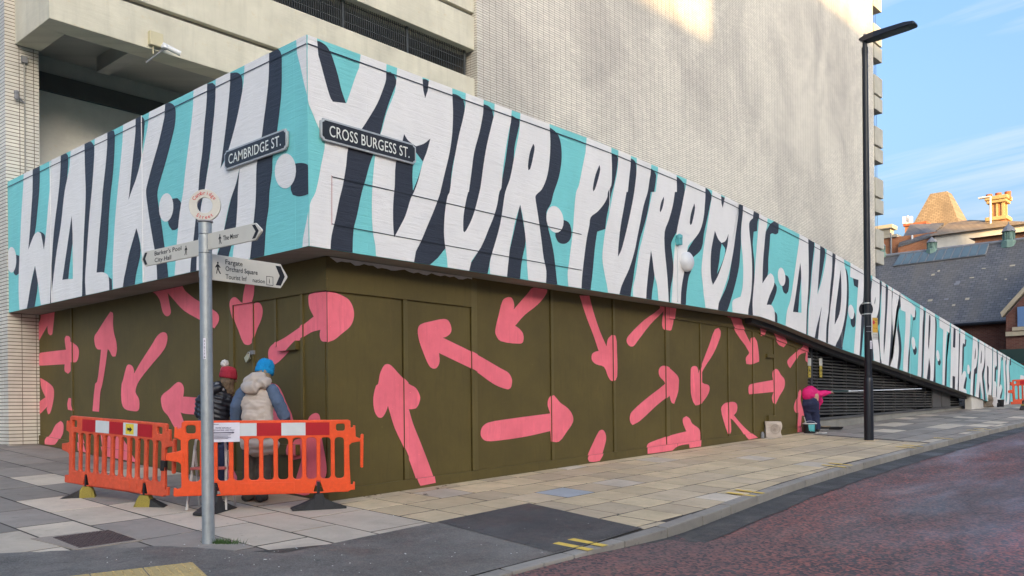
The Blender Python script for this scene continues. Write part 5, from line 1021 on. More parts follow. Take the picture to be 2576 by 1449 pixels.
sill = lambda x: gz(x, LY) + .28 + (-.18) * (x - LX0) / (LX1 - LX0)
z = sill(LX0) + .02
while z < wbot(LX0) - .05:
    xe = LX1
    for x in frange(LX0, LX1, .2):
        if wbot(x) - .16 < z: xe = x; break
    xs0 = LX0
    for x in frange(LX0, LX1, .2):
        if sill(x) <= z: xs_end = x
    x_stop = min(xe, xs_end)
    if x_stop - LX0 > .4: MB().add([(LX0, LY - .03, z), (x_stop, LY - .03, z), (x_stop, LY + .05, z + .030), (LX0, LY + .05, z + .030), (LX0, LY - .03, z + .020), (x_stop, LY - .03, z + .020), (x_stop, LY + .05, z + .048), (LX0, LY + .05, z + .048)], [(0, 3, 2, 1), (4, 5, 6, 7), (0, 1, 5, 4), (1, 2, 6, 5), (2, 3, 7, 6), (3, 0, 4, 7)]).build('slat', 'louvre', louvre)
    z += .078
x = LX0 + .75
while x < LX1 - 1.2:
    MB().box(x - .012, x + .012, LY + .0, LY + .08, sill(x), wbot(x) - .05).build('mullion', 'louvre', louvre); x += .92
for a, b in ((2341, 2363), (2365, 2386)):
    x0, x1 = onY(dpx(a, 1000), LY).x, onY(dpx(b, 1000), LY).x
    MB().box(x0, x1, LY - .06, LY - .02, sill(x0) + .02, onY(dpx(2355, 971), LY).z).build('access_door', 'door_grey', louvre, bevel=.006)
MB().box(xR(2046) - .05, xR(2046) + .05, LY - .05, LY - .0, sill(15), wbot(15.0) - .06).build('door_post', 'edge_black', louvre)
def warn(px_, py_, label):
    p = onY(dpx(px_, py_), LY - .06); t = thing('warning_sign', label, 'sign', p)
    sheetb = lambda a, b, c, d, nm, m: MB().box(p.x + a, p.x + b, p.y - .012 if nm == 'plate' else p.y - .016, p.y if nm == 'plate' else p.y - .0125, p.z + c, p.z + d).build(nm, m, t)
    sheetb(-.09, .09, -.02, .16, 'plate', 'warn_white'); sheetb(-.07, .07, -.30, -.03, 'plate', 'warn_yellow')
    me = shape2d([[(-.045, -.04), (.045, -.04), (0, .045)]], .002); put(me, (p.x, p.y - .0135, p.z - .12), (1, 0, 0), (0, 0, 1), 'symbol', 'ink', t)
    me = shape2d([[(-.04, .0), (.04, .0), (.04, .012), (-.04, .012)]], .002); put(me, (p.x, p.y - .0135, p.z - .24), (1, 0, 0), (0, 0, 1), 'symbol', 'ink', t)
warn(2064, 918, 'white and yellow warning sign fixed to the louvre slats'); warn(2035.5, 918, 'white and yellow warning sign half hidden behind the hoarding end')

# ---------------------------------------------------------------- fingerpost
gp = onG(dpx(524.5, 1366)); PX_, PY_, PZ_ = gp; PZ_ = gz(PX_, PY_)
post = thing('fingerpost', 'grey steel fingerpost with three cream fingers and a ring reading Cambridge Street', 'signpost', (PX_, PY_, PZ_))
dep = (gp - CAMP).dot(fwd); zp = lambda y: CAMP.z + (CY + (CX - 520) * ROLL - y) / F * dep
MB().lathe([(.060, -.05), (.060, .0), (.057, .02), (.056, zp(640) - PZ_)], 24, (PX_, PY_, PZ_)).build('pole', 'galvanised', post, smooth=True)
for y0, y1 in ((561, 590), (591, 637), (638, 698)): MB().lathe([(.060, zp(y1) - PZ_ + .002), (.060, zp(y0) - PZ_)], 24, (PX_, PY_, PZ_)).build('collar', 'galvanised', post, smooth=True)
MB().lathe([(.058, 0), (.072, .006), (.072, .016), (.05, .022)], 24, (PX_, PY_, zp(561))).build('cap', 'lead_grey', post, smooth=True)
axr, upz = lv(1, 0, 0), Vector((0, 0, 1)); toc = -lv(0, 1, 0)
rc = Vector((PX_, PY_, zp(517))); ro, ri = .150, .074
neck = [(-.055, -.165), (.055, -.165), (.04, -.14), (-.04, -.14)]
put(shape2d([ellipse(0, 0, ro, ro, 0, 48), ellipse(0, 0, ri, ri, 0, 36)], .022, .002), rc, axr, upz, 'ring', 'sign_cream', post); put(shape2d([neck], .02, .002), rc, axr, upz, 'neck', 'sign_cream', post)
def arc_text(s_txt, r, mid, span, h, flip=False):
    for i, chx in enumerate(s_txt):
        a = mid + (span * (i / (len(s_txt) - 1) - .5)) * (1 if flip else -1)
        o2 = rc + (axr * math.cos(a) + upz * math.sin(a)) * r + toc * .0125
        rad = (axr * math.cos(a) + upz * math.sin(a)) * (-1 if flip else 1); tan = rad.cross(toc) * -1
        tan = upz.cross(toc) if False else (axr * math.sin(a) - upz * math.cos(a)) * (1 if not flip else -1)
        me = text_mesh(chx, None, h, .012, 'CENTER'); put(me, o2, tan, rad, 'letter', 'red_ink', post)
arc_text('Cambridge', .100, R(90), R(112), .034); arc_text('Street', .128, R(-90), R(70), .034, True)
def finger(name, d, z_top, h, Ln, lines, man_x, tip, txt_dir):
    """d: unit direction away from the pole; lettering runs txt_dir along the face towards the camera."""
    d = Vector(d).normalized(); ax = d * txt_dir; nrm = ax.cross(upz); o = Vector((PX_, PY_, z_top - h / 2))
    sgn = txt_dir; x0, x1 = (.055, Ln)
    prof = [(x0, -h/2), (x1 - tip, -h/2), (x1 - tip * .45, -h/2 + h * .06), (x1, -h * .0 - .0), (x1 - tip * .45, h/2 - h * .06), (x1 - tip, h/2), (x0, h/2)]
    prof = [(x0, -h/2), (x1 - tip, -h/2), (x1 - .004, -.012), (x1, 0), (x1 - .004, .012), (x1 - tip, h/2), (x0, h/2)]
    pp = [(p[0] * sgn, p[1]) for p in prof]
    b = put(shape2d([pp], .020, .003), o, ax, upz, 'finger', 'sign_cream', post)
    org = o + nrm * .0115
    e = tip * .62; cw = .045 if h < .2 else .062
    ch = [(x1 - tip - e * .0 - cw, -h * .40), (x1 - tip - e * .0, -h * .40), (x1 - tip * .42, 0), (x1 - tip, h * .40), (x1 - tip - cw, h * .40), (x1 - tip * .42 - cw, 0)]
    put(shape2d([[(p[0] * sgn, p[1]) for p in ch]], .001), org, ax, upz, 'chevron', 'ink', b)
    for txt, xx, yy, hh, ww in lines: put(text_mesh(txt, ww, hh, .010), org, ax, upz, 'lettering', 'ink', b, (xx, yy))
    mh = .092 if h < .2 else .115
    man = [(-.10,.0),(-.02,.0),(.02,.22),(.06,.36),(.14,.18),(.26,.0),(.36,.03),(.22,.24),(.14,.46),(.14,.60),(.26,.48),(.32,.54),(.16,.76),(.02,.80),(-.06,.74),(-.18,.52),(-.11,.47),(-.01,.60),(.0,.42),(-.05,.24)]
    sg = 1 if sgn > 0 else -1
    for lp in (man, ellipse(.07, .90, .075, .095, 0, 12)): put(shape2d([[(man_x + sg * p[0] * mh, -mh / 2 + p[1] * mh) for p in lp]], .001), org, ax, upz, 'walking_figure', 'ink', b)
    return b
vdir = lv(-.788, .616, 0)
finger('finger', vdir, zp(600), .150, 1.12, [("Barker's Pool", -.865, .012, .042, .48), ('City Hall', -.865, -.055, .042, .30)], -.30, .075, -1)
b = finger('finger', -vdir, zp(590), .152, .87, [('The Moor', .30, -.022, .046, .24)], .245, .085, 1)
udir = lv(.63, .777, 0)
b = finger('finger', udir, zp(637), .245, .925, [('Fargate', .205, .045, .046, .19), ('Orchard Square', .205, -.020, .046, .36), ('Tourist Inf', .205, -.095, .044, .235), ('nation', .508, -.095, .040, .142)], .115, .085, 1)
nrm = Vector(udir).normalized().cross(upz); org = Vector((PX_, PY_, zp(637) - .1225)) + nrm * .0115
put(shape2d([rrect(.668, -.108, .748, -.018, .002), rrect(.673, -.103, .743, -.023, .002)], .001), org, udir, upz, 'information_box', 'ink', b)
put(text_mesh('i', None, .050, .014), org, udir, upz, 'lettering', 'ink', b, (.697, -.088))
stk = lv(.012, -.0595, 0); o = Vector((PX_, PY_, 0)) + stk
z0, z1 = zp(884 + 20), zp(852)
MB().add([tuple(Vector((PX_, PY_, 0)) + (axr * (.0605 * math.sin(a)) + toc * (.0605 * math.cos(a))) + upz * zz) for zz in (z0, z1) for a in (R(-10), R(-2), R(6), R(14))], [(0, 1, 5, 4), (1, 2, 6, 5), (2, 3, 7, 6)]).build('number_strip', 'paper_white', post)
for i, chx in enumerate('315176'): put(text_mesh(chx, None, .020, .01, 'CENTER'), Vector((PX_, PY_, z1 - .036 - i * .030)) + axr * .0025 + toc * .0620, axr, upz, 'digit', 'ink', post)
# weeds round the foot of the post
mb = MB()
for i in range(260):
    a = random.uniform(-1.2, 1.9); r_ = .06 + abs(random.gauss(0, .07)); px_, py_ = PX_ + axr.x * r_ * math.cos(a) * 1.7 + toc.x * (random.uniform(-.03, .06)), PY_ + axr.y * r_ * math.cos(a) * 1.7 + toc.y * random.uniform(-.03, .06)
    h_ = random.uniform(.015, .06); dx_, dy_ = random.uniform(-.03, .03), random.uniform(-.03, .03); z_ = gz(px_, py_)
    mb.add([(px_ - .004, py_, z_), (px_ + .004, py_, z_), (px_ + dx_, py_ + dy_, z_ + h_)], [(0, 1, 2)])
tag(mb.build('grass_tufts', 'grass'), 'green weeds growing round the foot of the fingerpost', 'grass', kind='stuff')

# ---------------------------------------------------------------- plastic barriers
K = 705.0
def bx(X): return (X - 1060) / K
def bz(Y): return (1210 - Y) / K
def barrier_panel():
    outer = [(bx(1085), bz(1210)), (bx(2340), bz(1210)), (bx(2365), bz(1195)), (bx(2395), bz(1195)), (bx(2397), bz(1130)), (bx(2382), bz(1128)), (bx(2380), bz(1148)), (bx(2362), bz(1150)), (bx(2355), bz(1000)), (bx(2352), bz(830)), (bx(2372), bz(812)), (bx(2440), bz(800)), (bx(2440), bz(1010)), (bx(2452), bz(1017)), (bx(2464), bz(1010)), (bx(2469), bz(745)), (bx(2455), bz(738)), (bx(2444), bz(748)), (bx(2441), bz(778)), (bx(2405), bz(760)), (bx(2402), bz(670)), (bx(2385), bz(668)), (bx(2383), bz(684)), (bx(2365), bz(688)), (bx(2363), bz(632)), (bx(2345), bz(622)),
             (bx(1085), bz(620)), (bx(1064), bz(635)), (bx(1062), bz(672)), (bx(1034), bz(684)), (bx(1030), bz(666)), (bx(1012), bz(668)), (bx(1008), bz(752)), (bx(1036), bz(760)), (bx(1056), bz(772)), (bx(1058), bz(850)), (bx(1030), bz(860)), (bx(950), bz(872)), (bx(950), bz(928)), (bx(1040), bz(944)), (bx(1058), bz(960)), (bx(1060), bz(1140)), (bx(1030), bz(1152)), (bx(1020), bz(1142)), (bx(1004), bz(1144)), (bx(1000), bz(1200)), (bx(1010), bz(1210))]
    slots = [(1112, 1198), (1222, 1300), (1331, 1414), (1450, 1530), (1566, 1644), (1677, 1755), (1790, 1869), (1905, 1976), (2011, 2090), (2121, 2204), (2236, 2310)]
    loops = [outer]
    for a, b in slots: loops.append(rrect(bx(a), bz(1096), bx(b), bz(764), .038))
    loops += [rrect(bx(1097), bz(720), bx(1168), bz(656), .025), rrect(bx(2247), bz(712), bx(2318), bz(654), .025)]
    for c in (1312, 2105): loops.append([(bx(c - 42), bz(1206)), (bx(c + 42), bz(1206)), (bx(c + 12), bz(1112)), (bx(c - 12), bz(1112))])
    return shape2d(loops, .042, .009, 2)
def extrude_box(t, x0, x1, z0, z1, y0, y1, nm, m, bev=.004): return MB().box(x0, x1, y0, y1, z0, z1).build(nm, m, t, org=(0, 0, 0), bevel=bev)
def foot(t, x, ang, m1, m2, clear):
    """Rubber foot: long low wedge with a raised middle that grips the panel."""
    L2 = .30
    prof = [(-L2, 0), (-L2, .035), (-.13, .12), (-.05, clear - .03), (.05, clear - .03), (.13, .12), (L2, .035), (L2, 0)]
    prof = [(-L2, 0), (-L2 - .005, .03), (-.22, .062), (-.075, .135), (-.05, clear - .012), (.05, clear - .012), (.075, .135), (.10, .05), (.12, 0)] if m2 == 'rubber_yellow' else [(-L2, 0), (-L2 - .005, .025), (-.20, .06), (-.06, .125), (-.04, clear - .01), (.04, clear - .01), (.06, .125), (.20, .06), (L2 + .005, .025), (L2, 0)]
    c, s = math.cos(ang), math.sin(ang)
    e = bpy.data.objects.new('foot', None)
    mb = MB(); n = len(prof); W = [.085 if z < .08 else .055 for _, z in prof]
    vs = [(p, -w, z) for (p, z), w in zip(prof, W)] + [(p, w, z) for (p, z), w in zip(prof, W)]
    fs = [(i, n + i, n + (i + 1) % n, (i + 1) % n) for i in range(n)]
    tops = list(range(1, n - 1)); base = len(vs)      # sides in slices, so that a coat of paint can end part-way
    for sgn_, off_ in ((-1, 0), (1, n)):
        b0 = len(vs); vs += [(prof[i][0], sgn_ * .085, 0) for i in tops]
        chain_b = [0 + off_] + [b0 + k_ for k_ in range(len(tops))] + [n - 1 + off_]; chain_t = [0 + off_] + [i + off_ for i in tops] + [n - 1 + off_]
        for k_ in range(len(chain_b) - 1):
            q_ = [chain_b[k_], chain_b[k_ + 1], chain_t[k_ + 1], chain_t[k_]]; q_ = list(dict.fromkeys(q_))
            if len(q_) > 2: fs.append(tuple(q_ if sgn_ < 0 else q_[::-1]))
    vs = [(x + p * c - q * s, p * s + q * c, z) for p, q, z in vs]
    o = mb.add(vs, fs).build('foot', m1, t, org=(0, 0, 0))
    if m2 != m1:
        o.data.materials.append(MATS[m2])
        for p_ in o.data.polygons:
            c0 = p_.center; lx_ = (c0.x - x) * c + c0.y * s
            if lx_ > -.09: p_.material_index = 1
    extrude_box(t, x - .016, x + .016, clear - .03, clear + .125, -.027, .027, 'foot_stem', 'black_plastic')
    return o
PANEL = barrier_panel()
def barrier(label, loc, rz, m, strips, feet, clear=.19, sy=1, m2='rubber', s_x0=None):
    t = thing('safety_barrier', label, 'barrier', loc, rz, 'plastic barriers on the pavement')
    me = PANEL.copy(); me.transform(Matrix.Rotation(R(90), 4, 'X')); me.transform(Matrix.Translation((0, 0, clear)))
    o = link('panel', me, m, t); shade(o, 35)
    x = bx(1250)
    for i, c in enumerate(strips):
        w = (2195 - 1250) / K / len(strips)
        o2 = MB().box(x + .001, x + w - .001, -.0245, -.0212, clear + bz(745), clear + bz(643)).build('reflective_strip', 'reflect_red' if c == 'r' else 'reflect_white', t, org=(0, 0, 0)); x += w
        MB().box(x - w + .001, x - .001, .0212, .0245, clear + bz(745), clear + bz(643)).build('reflective_strip', 'reflect_red' if c == 'r' else 'reflect_white', t, org=(0, 0, 0))
    for X in (1425, 1990):
        me = MB().lathe([(.030, 0), (.038, .004), (.038, .012), (.03, .012)], 20).mesh('boss'); me.transform(Matrix.Rotation(R(90), 4, 'X')); me.transform(Matrix.Translation((bx(X), -.014, clear + bz(1155)))); link('boss', me, m, t)
    MB().box(bx(1500), bx(1915), -.0255, -.018, clear + bz(1200), clear + bz(1118)).build('raised_field', m, t, org=(0, 0, 0), bevel=.004)
    MB().tube([(bx(1078), -.012, clear + bz(962)), (bx(1078), -.012, clear + bz(872))], .016, 8).build('latch', m, t, org=(0, 0, 0))
    for X, a, mm in feet: foot(t, bx(X), a, 'rubber', mm, clear)
    return t
# barrier in front of the two painters, square to the picture
A_, B_ = onG(dpx(547, 1288)), onG(dpx(797, 1280))
yaw = math.atan2(B_.y - A_.y, B_.x - A_.x); mid = (A_ + B_) / 2; ln = (B_ - A_).length
ux = Vector((math.cos(yaw), math.sin(yaw), 0)); o0 = mid - ux * bx((1312 + 2105) / 2)
slope = math.atan2(B_.z - A_.z, ln)
bR = barrier('clean orange barrier with a paper notice, standing in front of the two painters', (o0.x, o0.y, gz(mid.x, mid.y) - .0), yaw, 'orange_plastic', 'rwrwr', [(1312, R(62), 'rubber'), (2105, R(8), 'rubber')])
# barrier set at an angle to the left of the fingerpost
A2, B2 = onG(dpx(193, 1246)), onG(dpx(394, 1278))
yaw2 = math.atan2(B2.y - A2.y, B2.x - A2.x); ux2 = Vector((math.cos(yaw2), math.sin(yaw2), 0)); m2_ = (A2 + B2) / 2; o2 = m2_ - ux2 * bx((1312 + 2105) / 2)
bL = barrier('faded orange barrier with a yellow arrow sticker and yellow-topped feet', (o2.x, o2.y, gz(m2_.x, m2_.y)), yaw2, 'orange_old', 'rwrwr', [(1312, R(50), 'rubber_yellow'), (2105, R(212), 'rubber_yellow')])
bL.rotation_euler[1] = -math.atan2(gz(B2.x, B2.y) - gz(A2.x, A2.y), (B2 - A2).length) 
bL.rotation_euler[1] = math.atan2(gz(A2.x, A2.y) - gz(B2.x, B2.y), (B2 - A2).length)
bR.rotation_euler[1] = math.atan2(gz(A_.x, A_.y) - gz(B_.x, B_.y), (B_ - A_).length)
w = (2195 - 1250) / K / 5; xs_ = bx(1250) + 3 * w
MB().box(xs_ + .05, xs_ + .20, -.0262, -.0246, .19 + bz(735), .19 + bz(650)).build('arrow_sticker', 'sticker_yellow', bL, org=(0, 0, 0))
me = shape2d([[(.0, -.012), (.06, -.014), (.055, -.035), (.105, .0), (.055, .035), (.06, .014), (.0, .018), (.02, .0)]], .001); me.transform(Matrix.Translation((xs_ + .07, -.0268, .19 + bz(695))) @ Matrix.Rotation(R(90), 4, 'X')); link('arrow', me, 'ink', bL)
for zz in (0, 1, 2, 3): pass
me = MB().lathe([(.034, -.06), (.040, -.055), (.040, .055), (.034, .06)], 14).mesh('c'); me.transform(Matrix.Translation((bx(2300) + .04, 0, .19 + bz(960)))); link('hinge_clip', me, 'black_plastic', bL)
# notice taped to the clean barrier
def bw(x, y, z):                        # barrier-local to world
    bpy.context.view_layer.update(); return bR.matrix_world @ Vector((x, y, z))
n0 = bw(bx(1285), -.03, .19 + bz(790)); t = thing('paper_notice', 'white laminated notice about social distancing taped to the barrier', 'notice', n0, yaw)
W_, H_ = (1492 - 1235) / K, (795 - 643) / K
mb = MB(); nx, ny = 10, 6
vs = [(-.06 + W_ * i / nx, -.004 - .006 * math.sin(i * 1.3 + j) * (1 - j / ny), H_ * j / ny) for j in range(ny + 1) for i in range(nx + 1)]
mb.add(vs, [(j * (nx + 1) + i, j * (nx + 1) + i + 1, (j + 1) * (nx + 1) + i + 1, (j + 1) * (nx + 1) + i) for j in range(ny) for i in range(nx)]); mb.build('sheet', 'paper_white', t, org=(0, 0, 0), smooth=True)
def note(me, x, z): me.transform(Matrix.Translation((x, -.0115, z)) @ Matrix.Rotation(R(90), 4, 'X')); link('print', me, 'ink_purple', t)
note(text_mesh("WE'RE SOCIALLY", .17, .016, .01), .045, .150); note(text_mesh('DISTANCING. ARE YOU?', .235, .016, .01), .012, .124)
note(shape2d([[(.0, 0), (.02, .012), (.02, .005), (.22, .005), (.22, .012), (.24, 0), (.22, -.012), (.22, -.005), (.02, -.005), (.02, -.012)]], .0008), .008, .104)
note(shape2d([rrect(0, 0, .08, .004, .001)], .0008), .002, .196)
for i in range(4): note(shape2d([rrect(0, 0, .19 - .03 * (i % 2), .004, .001)], .0008), .02, .078 - i * .014)

# ---------------------------------------------------------------- people
RZ = math.atan2(lv(1, 0, 0).y, lv(1, 0, 0).x)
def person(name, label, g): 
    p = onG(g); return thing(name, label, 'person', (p.x, p.y, gz(p.x, p.y)), RZ)
def wrinkle(k, s=22): return lambda c: k * noise.noise(Vector((c.x * s, c.y * s, c.z * s * 1.6)))
def put_part(me, name, m, t): return link(name, me, m, t)
def hand(x, y, z, dx_, dy_, dz_):
    d = Vector((dx_, dy_, dz_)).normalized(); s = d.cross(Vector((0, 0, 1))).normalized(); u = s.cross(d)
    o = Vector((x, y, z)); ch = [[(*(o), .030), (*(o + d * .07), .036)]]
    for i in range(4):
        b = o + d * .085 + s * (.027 - .018 * i); L_ = (.065, .078, .072, .055)[i]; m1 = b + d * L_ * .5 - u * .012; m2 = b + d * L_ * .75 - u * .04
        ch.append([(*b, .0095), (*m1, .009), (*m2, .008)])
    b = o + d * .03 + s * .035; ch.append([(*b, .011), (*(b + d * .03 + s * .022), .010), (*(b + d * .055 + s * .02 - u * .015), .009)])
    return ch
# painter in the blue hat, seen from behind, leaning her head to the left
pb = person('person', 'person in blue wool hat, cream padded gilet and grey trousers, back turned', dpx(652, 1260))
hx, hy, hz_ = .045, .10, 1.56
body = [[(hx, hy, hz_ - .03, .072, .088), (hx, hy + .005, hz_ + .02, .080, .098), (hx, hy, hz_ + .06, .070, .085)], [(0.01, .02, 1.36, .06), (hx, hy - .01, 1.50, .055)],
        [(0, 0, .92, .15, .10), (0, 0, 1.10, .14, .09), (0, 0, 1.34, .16, .09)], [(hx - .005, hy + .10, hz_ - .005, .016), (hx - .005, hy + .115, hz_ - .02, .014)]] + hand(-.20, .36, 1.00, .25, .9, .1) + hand(.17, .36, 1.03, -.2, .9, .2)
body += [[(-.09, 0, .85, .075), (-.10, .01, .5, .05), (-.13, -.0, .06, .04)], [(.08, 0, .85, .075), (.06, .0, .5, .05), (.04, -.05, .06, .04)]]
put_part(blob(body, .010, 2), 'body', 'skin', pb)
def quilt(c): return .0055 * (abs(math.sin((c.z - .62) * math.pi / .118 + .25 * noise.noise(c * 5))) - .5) + .012 * noise.noise(Vector((c.x * 8, c.y * 8, c.z * 17))) + .009 * noise.noise(Vector((c.x * 18, c.y * 18, c.z * 34)))
vest = [[(.015, .0, .66, .235, .155), (.01, .0, .78, .230, .160), (.0, .0, .92, .200, .145), (-.01, .0, 1.05, .188, .135), (-.01, .01, 1.20, .205, .135), (.0, .02, 1.33, .185, .115), (.01, .03, 1.42, .11, .085)]]
put_part(blob(vest, .012, 2, quilt), 'gilet', 'vest_cream', pb)
hood = [[(-.14, -.055, 1.375, .055), (-.085, -.105, 1.345, .075), (0.0, -.125, 1.36, .080), (.08, -.10, 1.395, .070), (.13, -.03, 1.44, .050)], [(-.11, -.02, 1.43, .070), (-.03, -.04, 1.465, .080), (.05, -.02, 1.48, .07)]]
put_part(blob(hood, .012, 3, lambda c: .007 * noise.noise(Vector((c.x * 14, c.y * 14, c.z * 24)))), 'hood', 'vest_cream', pb)
slv = [[(.165, .0, 1.33, .085), (.245, -.01, 1.18, .078), (.300, .04, 1.02, .075), (.275, .20, .99, .060), (.20, .34, 1.02, .046)], [(-.175, .0, 1.30, .085), (-.265, .0, 1.14, .074), (-.295, .07, 1.00, .068), (-.26, .22, .97, .056), (-.205, .35, .99, .045)]]
put_part(blob(slv, .012, 3, wrinkle(.007, 18)), 'sleeves', 'denim_blue', pb)
trs = [[(.0, .0, .80, .17, .125), (.0, .0, .70, .175, .13)], [(-.095, 0, .74, .105), (-.105, .01, .45, .088), (-.115, .0, .25, .082), (-.13, -.02, .075, .080)], [(.09, 0, .74, .105), (.07, .0, .45, .088), (.06, -.02, .25, .083), (.045, -.06, .07, .082)]]
put_part(blob(trs, .012, 3, wrinkle(.010, 12)), 'trousers', 'trouser_grey', pb)
for sx, sy_ in ((-.14, .02), (.05, -.06)):
    put_part(blob([[(sx - .02, sy_ - .06, .045, .045), (sx, sy_ + .05, .05, .048), (sx - .0, sy_ + .15, .035, .040)], [(sx, sy_ - .08, .022, .030), (sx, sy_ + .17, .020, .030)]], .010, 2), 'shoe', 'boot', pb)
put_part(blob([[(hx + .01, hy - .03, 1.47, .075, .08), (hx + .01, hy - .02, 1.56, .092, .105)]], .010, 2, wrinkle(.004, 50)), 'hair', 'hair_fair', pb)
def hat(cx, cy, zb, r, h, tilt, m, t, turn=.0):
    prof = [(r * .99, 0), (r * 1.07, .012), (r * 1.07, .055), (r * 1.0, .065), (r * 1.02, h * .5), (r * .92, h * .72), (r * .68, h * .9), (r * .3, h * .985), (.004, h)]
    mb = MB().lathe(prof, 36, (0, 0, 0), 1, 1.12); me = mb.mesh('hat')
    for v in me.vertices:
        a = math.atan2(v.co.y, v.co.x); rib = .004 * math.sin(a * 26); l = max(1e-4, math.hypot(v.co.x, v.co.y)); k = 1 + (rib + .006 * noise.noise(v.co * 40)) / l if l > .02 else 1; v.co.x *= k; v.co.y *= k
    me.transform(Matrix.Translation((cx, cy, zb)) @ Matrix.Rotation(turn, 4, 'X') @ Matrix.Rotation(tilt, 4, 'Y')); o = link('hat', me, m, t); shade(o, 80); return o
hh = hat(hx, hy, 1.535, .104, .185, R(13), 'knit_blue', pb, R(-8))
fz = MB()
for i in range(900):                    # loose fibres of the hat
    a, zz = random.uniform(0, 6.28), random.uniform(.0, .18); rr = .108 * math.sqrt(max(0, 1 - max(0, (zz - .06) / .13) ** 2)) if zz > .06 else .112
    p = Vector((rr * math.cos(a), rr * 1.12 * math.sin(a), zz)); d = Vector((p.x, p.y, zz * .5)).normalized() * .016 + Vector((random.uniform(-.008, .008),) * 3); q = Vector((-d.y, d.x, 0)).normalized() * .0016
    fz.add([p - q, p + q, p + d], [(0, 1, 2)])
me = fz.mesh('f'); me.transform(Matrix.Translation((hx, hy, 1.535)) @ Matrix.Rotation(R(-8), 4, 'X') @ Matrix.Rotation(R(13), 4, 'Y')); tag(link('hat_fibres', me, 'knit_blue', pb), kind='stuff')
# painter in the red bobble hat, bending towards her
pa = person('person', 'person in red bobble hat and black padded jacket beside the fingerpost', dpx(546, 1247))
ax_, ay_ = .13, .06
body = [[(ax_, ay_, 1.40, .075, .085), (ax_, ay_, 1.45, .080, .095), (ax_, ay_, 1.49, .07, .08)], [(.02, .0, 1.24, .06), (ax_, ay_, 1.40, .052)], [(-.02, 0, .9, .14, .10), (-.01, 0, 1.22, .16, .10)], [(ax_ + .075, ay_ + .05, 1.435, .015), (ax_ + .09, ay_ + .06, 1.42, .013)]] + hand(.20, .33, 1.0, .6, .7, .0) + hand(-.12, .36, .98, .4, .8, 0)
body += [[(-.09, 0, .85, .07), (-.10, 0, .5, .05), (-.10, 0, .06, .04)], [(.07, 0, .85, .07), (.06, 0, .5, .05), (.06, 0, .06, .04)]]
put_part(blob(body, .010, 2), 'body', 'skin', pa)
def quilt2(c): return .013 * (abs(math.sin((c.z + .35 * c.x - .4) * math.pi / .062)) - .5) + .006 * noise.noise(c * 22)
jk = [[(-.03, 0, .72, .20, .14), (-.03, 0, .9, .19, .14), (-.03, 0, 1.08, .195, .135), (-.01, .01, 1.22, .185, .125), (.03, .02, 1.32, .11, .09)], [(.13, .02, 1.20, .078), (.20, .06, 1.03, .070), (.22, .22, .99, .058), (.20, .33, 1.0, .045)], [(-.18, .02, 1.18, .08), (-.23, .08, 1.02, .07), (-.17, .24, .97, .058), (-.12, .35, .98, .045)]]
put_part(blob(jk, .010, 1, quilt2), 'jacket', 'puffer_black', pa)
put_part(blob([[(-.09, -.05, 1.285, .055), (-.02, -.085, 1.30, .065), (.06, -.06, 1.335, .055)], [(-.03, -.0, 1.34, .07), (.04, .0, 1.36, .065)]], .010, 3), 'hood', 'puffer_black', pa)
put_part(blob([[(.03, -.045, 1.375, .035), (.075, -.06, 1.335, .028), (.11, -.05, 1.31, .02)]], .008, 2), 'collar', 'shirt_grey', pa)
put_part(blob([[(ax_ + .005, ay_ - .02, 1.30, .055, .06), (ax_ + .0, ay_ - .02, 1.40, .085, .09), (ax_, ay_, 1.47, .088, .10)], [(ax_ + .03, ay_ - .03, 1.36, .05), (ax_ + .05, ay_ - .02, 1.28, .035)]], .008, 2, wrinkle(.008, 45)), 'hair', 'hair_brown', pa)
put_part(blob([[(-.02, 0, .82, .155, .115), (-.02, 0, .74, .16, .12)], [(-.10, 0, .76, .095), (-.10, 0, .42, .08), (-.10, 0, .08, .07)], [(.07, 0, .76, .095), (.06, 0, .42, .08), (.06, 0, .08, .07)]], .012, 3, wrinkle(.008, 12)), 'trousers', 'jeans_navy', pa)
for sx in (-.10, .06): put_part(blob([[(sx, -.06, .045, .042), (sx, .06, .048, .045), (sx, .16, .035, .038)]], .010, 2), 'shoe', 'boot', pa)
hat(ax_, ay_, 1.455, .100, .155, R(8), 'knit_red', pa, R(-4))
put_part(blob([[(ax_ - .035, ay_ - .01, 1.635, .047), (ax_ - .03, ay_ - .01, 1.65, .046)]], .008, 1, wrinkle(.012, 55)), 'bobble', 'wool_white', pa)
# painter bending double at the far end of the hoarding
pc = person('person', 'person in hot pink top and navy jeans bending double at the hoarding end', dpx(2038, 1086))
body = [[(-.13, .0, .86, .10), (-.08, .02, .5, .06), (-.03, .0, .07, .04)], [(.11, .0, .84, .10), (.13, .02, .5, .06), (.17, .0, .07, .04)], [(-.02, .0, .90, .13), (.10, .20, .92, .13), (.26, .36, .80, .12)], [(.26, .38, .78, .05), (.29, .46, .62, .05)], [(.29, .47, .58, .085), (.30, .49, .50, .08)]] + hand(.52, .22, .925, .9, .2, .05) + hand(.33, .50, .50, .3, .3, -.8)
put_part(blob(body, .012, 2), 'body', 'skin', pc)
put_part(blob([[(-.09, -.03, .875, .170), (.03, .08, .905, .185), (.17, .20, .845, .17), (.28, .32, .72, .14)], [(.16, .12, .86, .115), (.30, .10, .885, .082), (.42, .16, .915, .064), (.54, .22, .925, .046)], [(.22, .28, .76, .10), (.28, .30, .62, .075), (.32, .42, .52, .05)]], .014, 3, wrinkle(.012, 11)), 'top', 'hot_pink', pc)
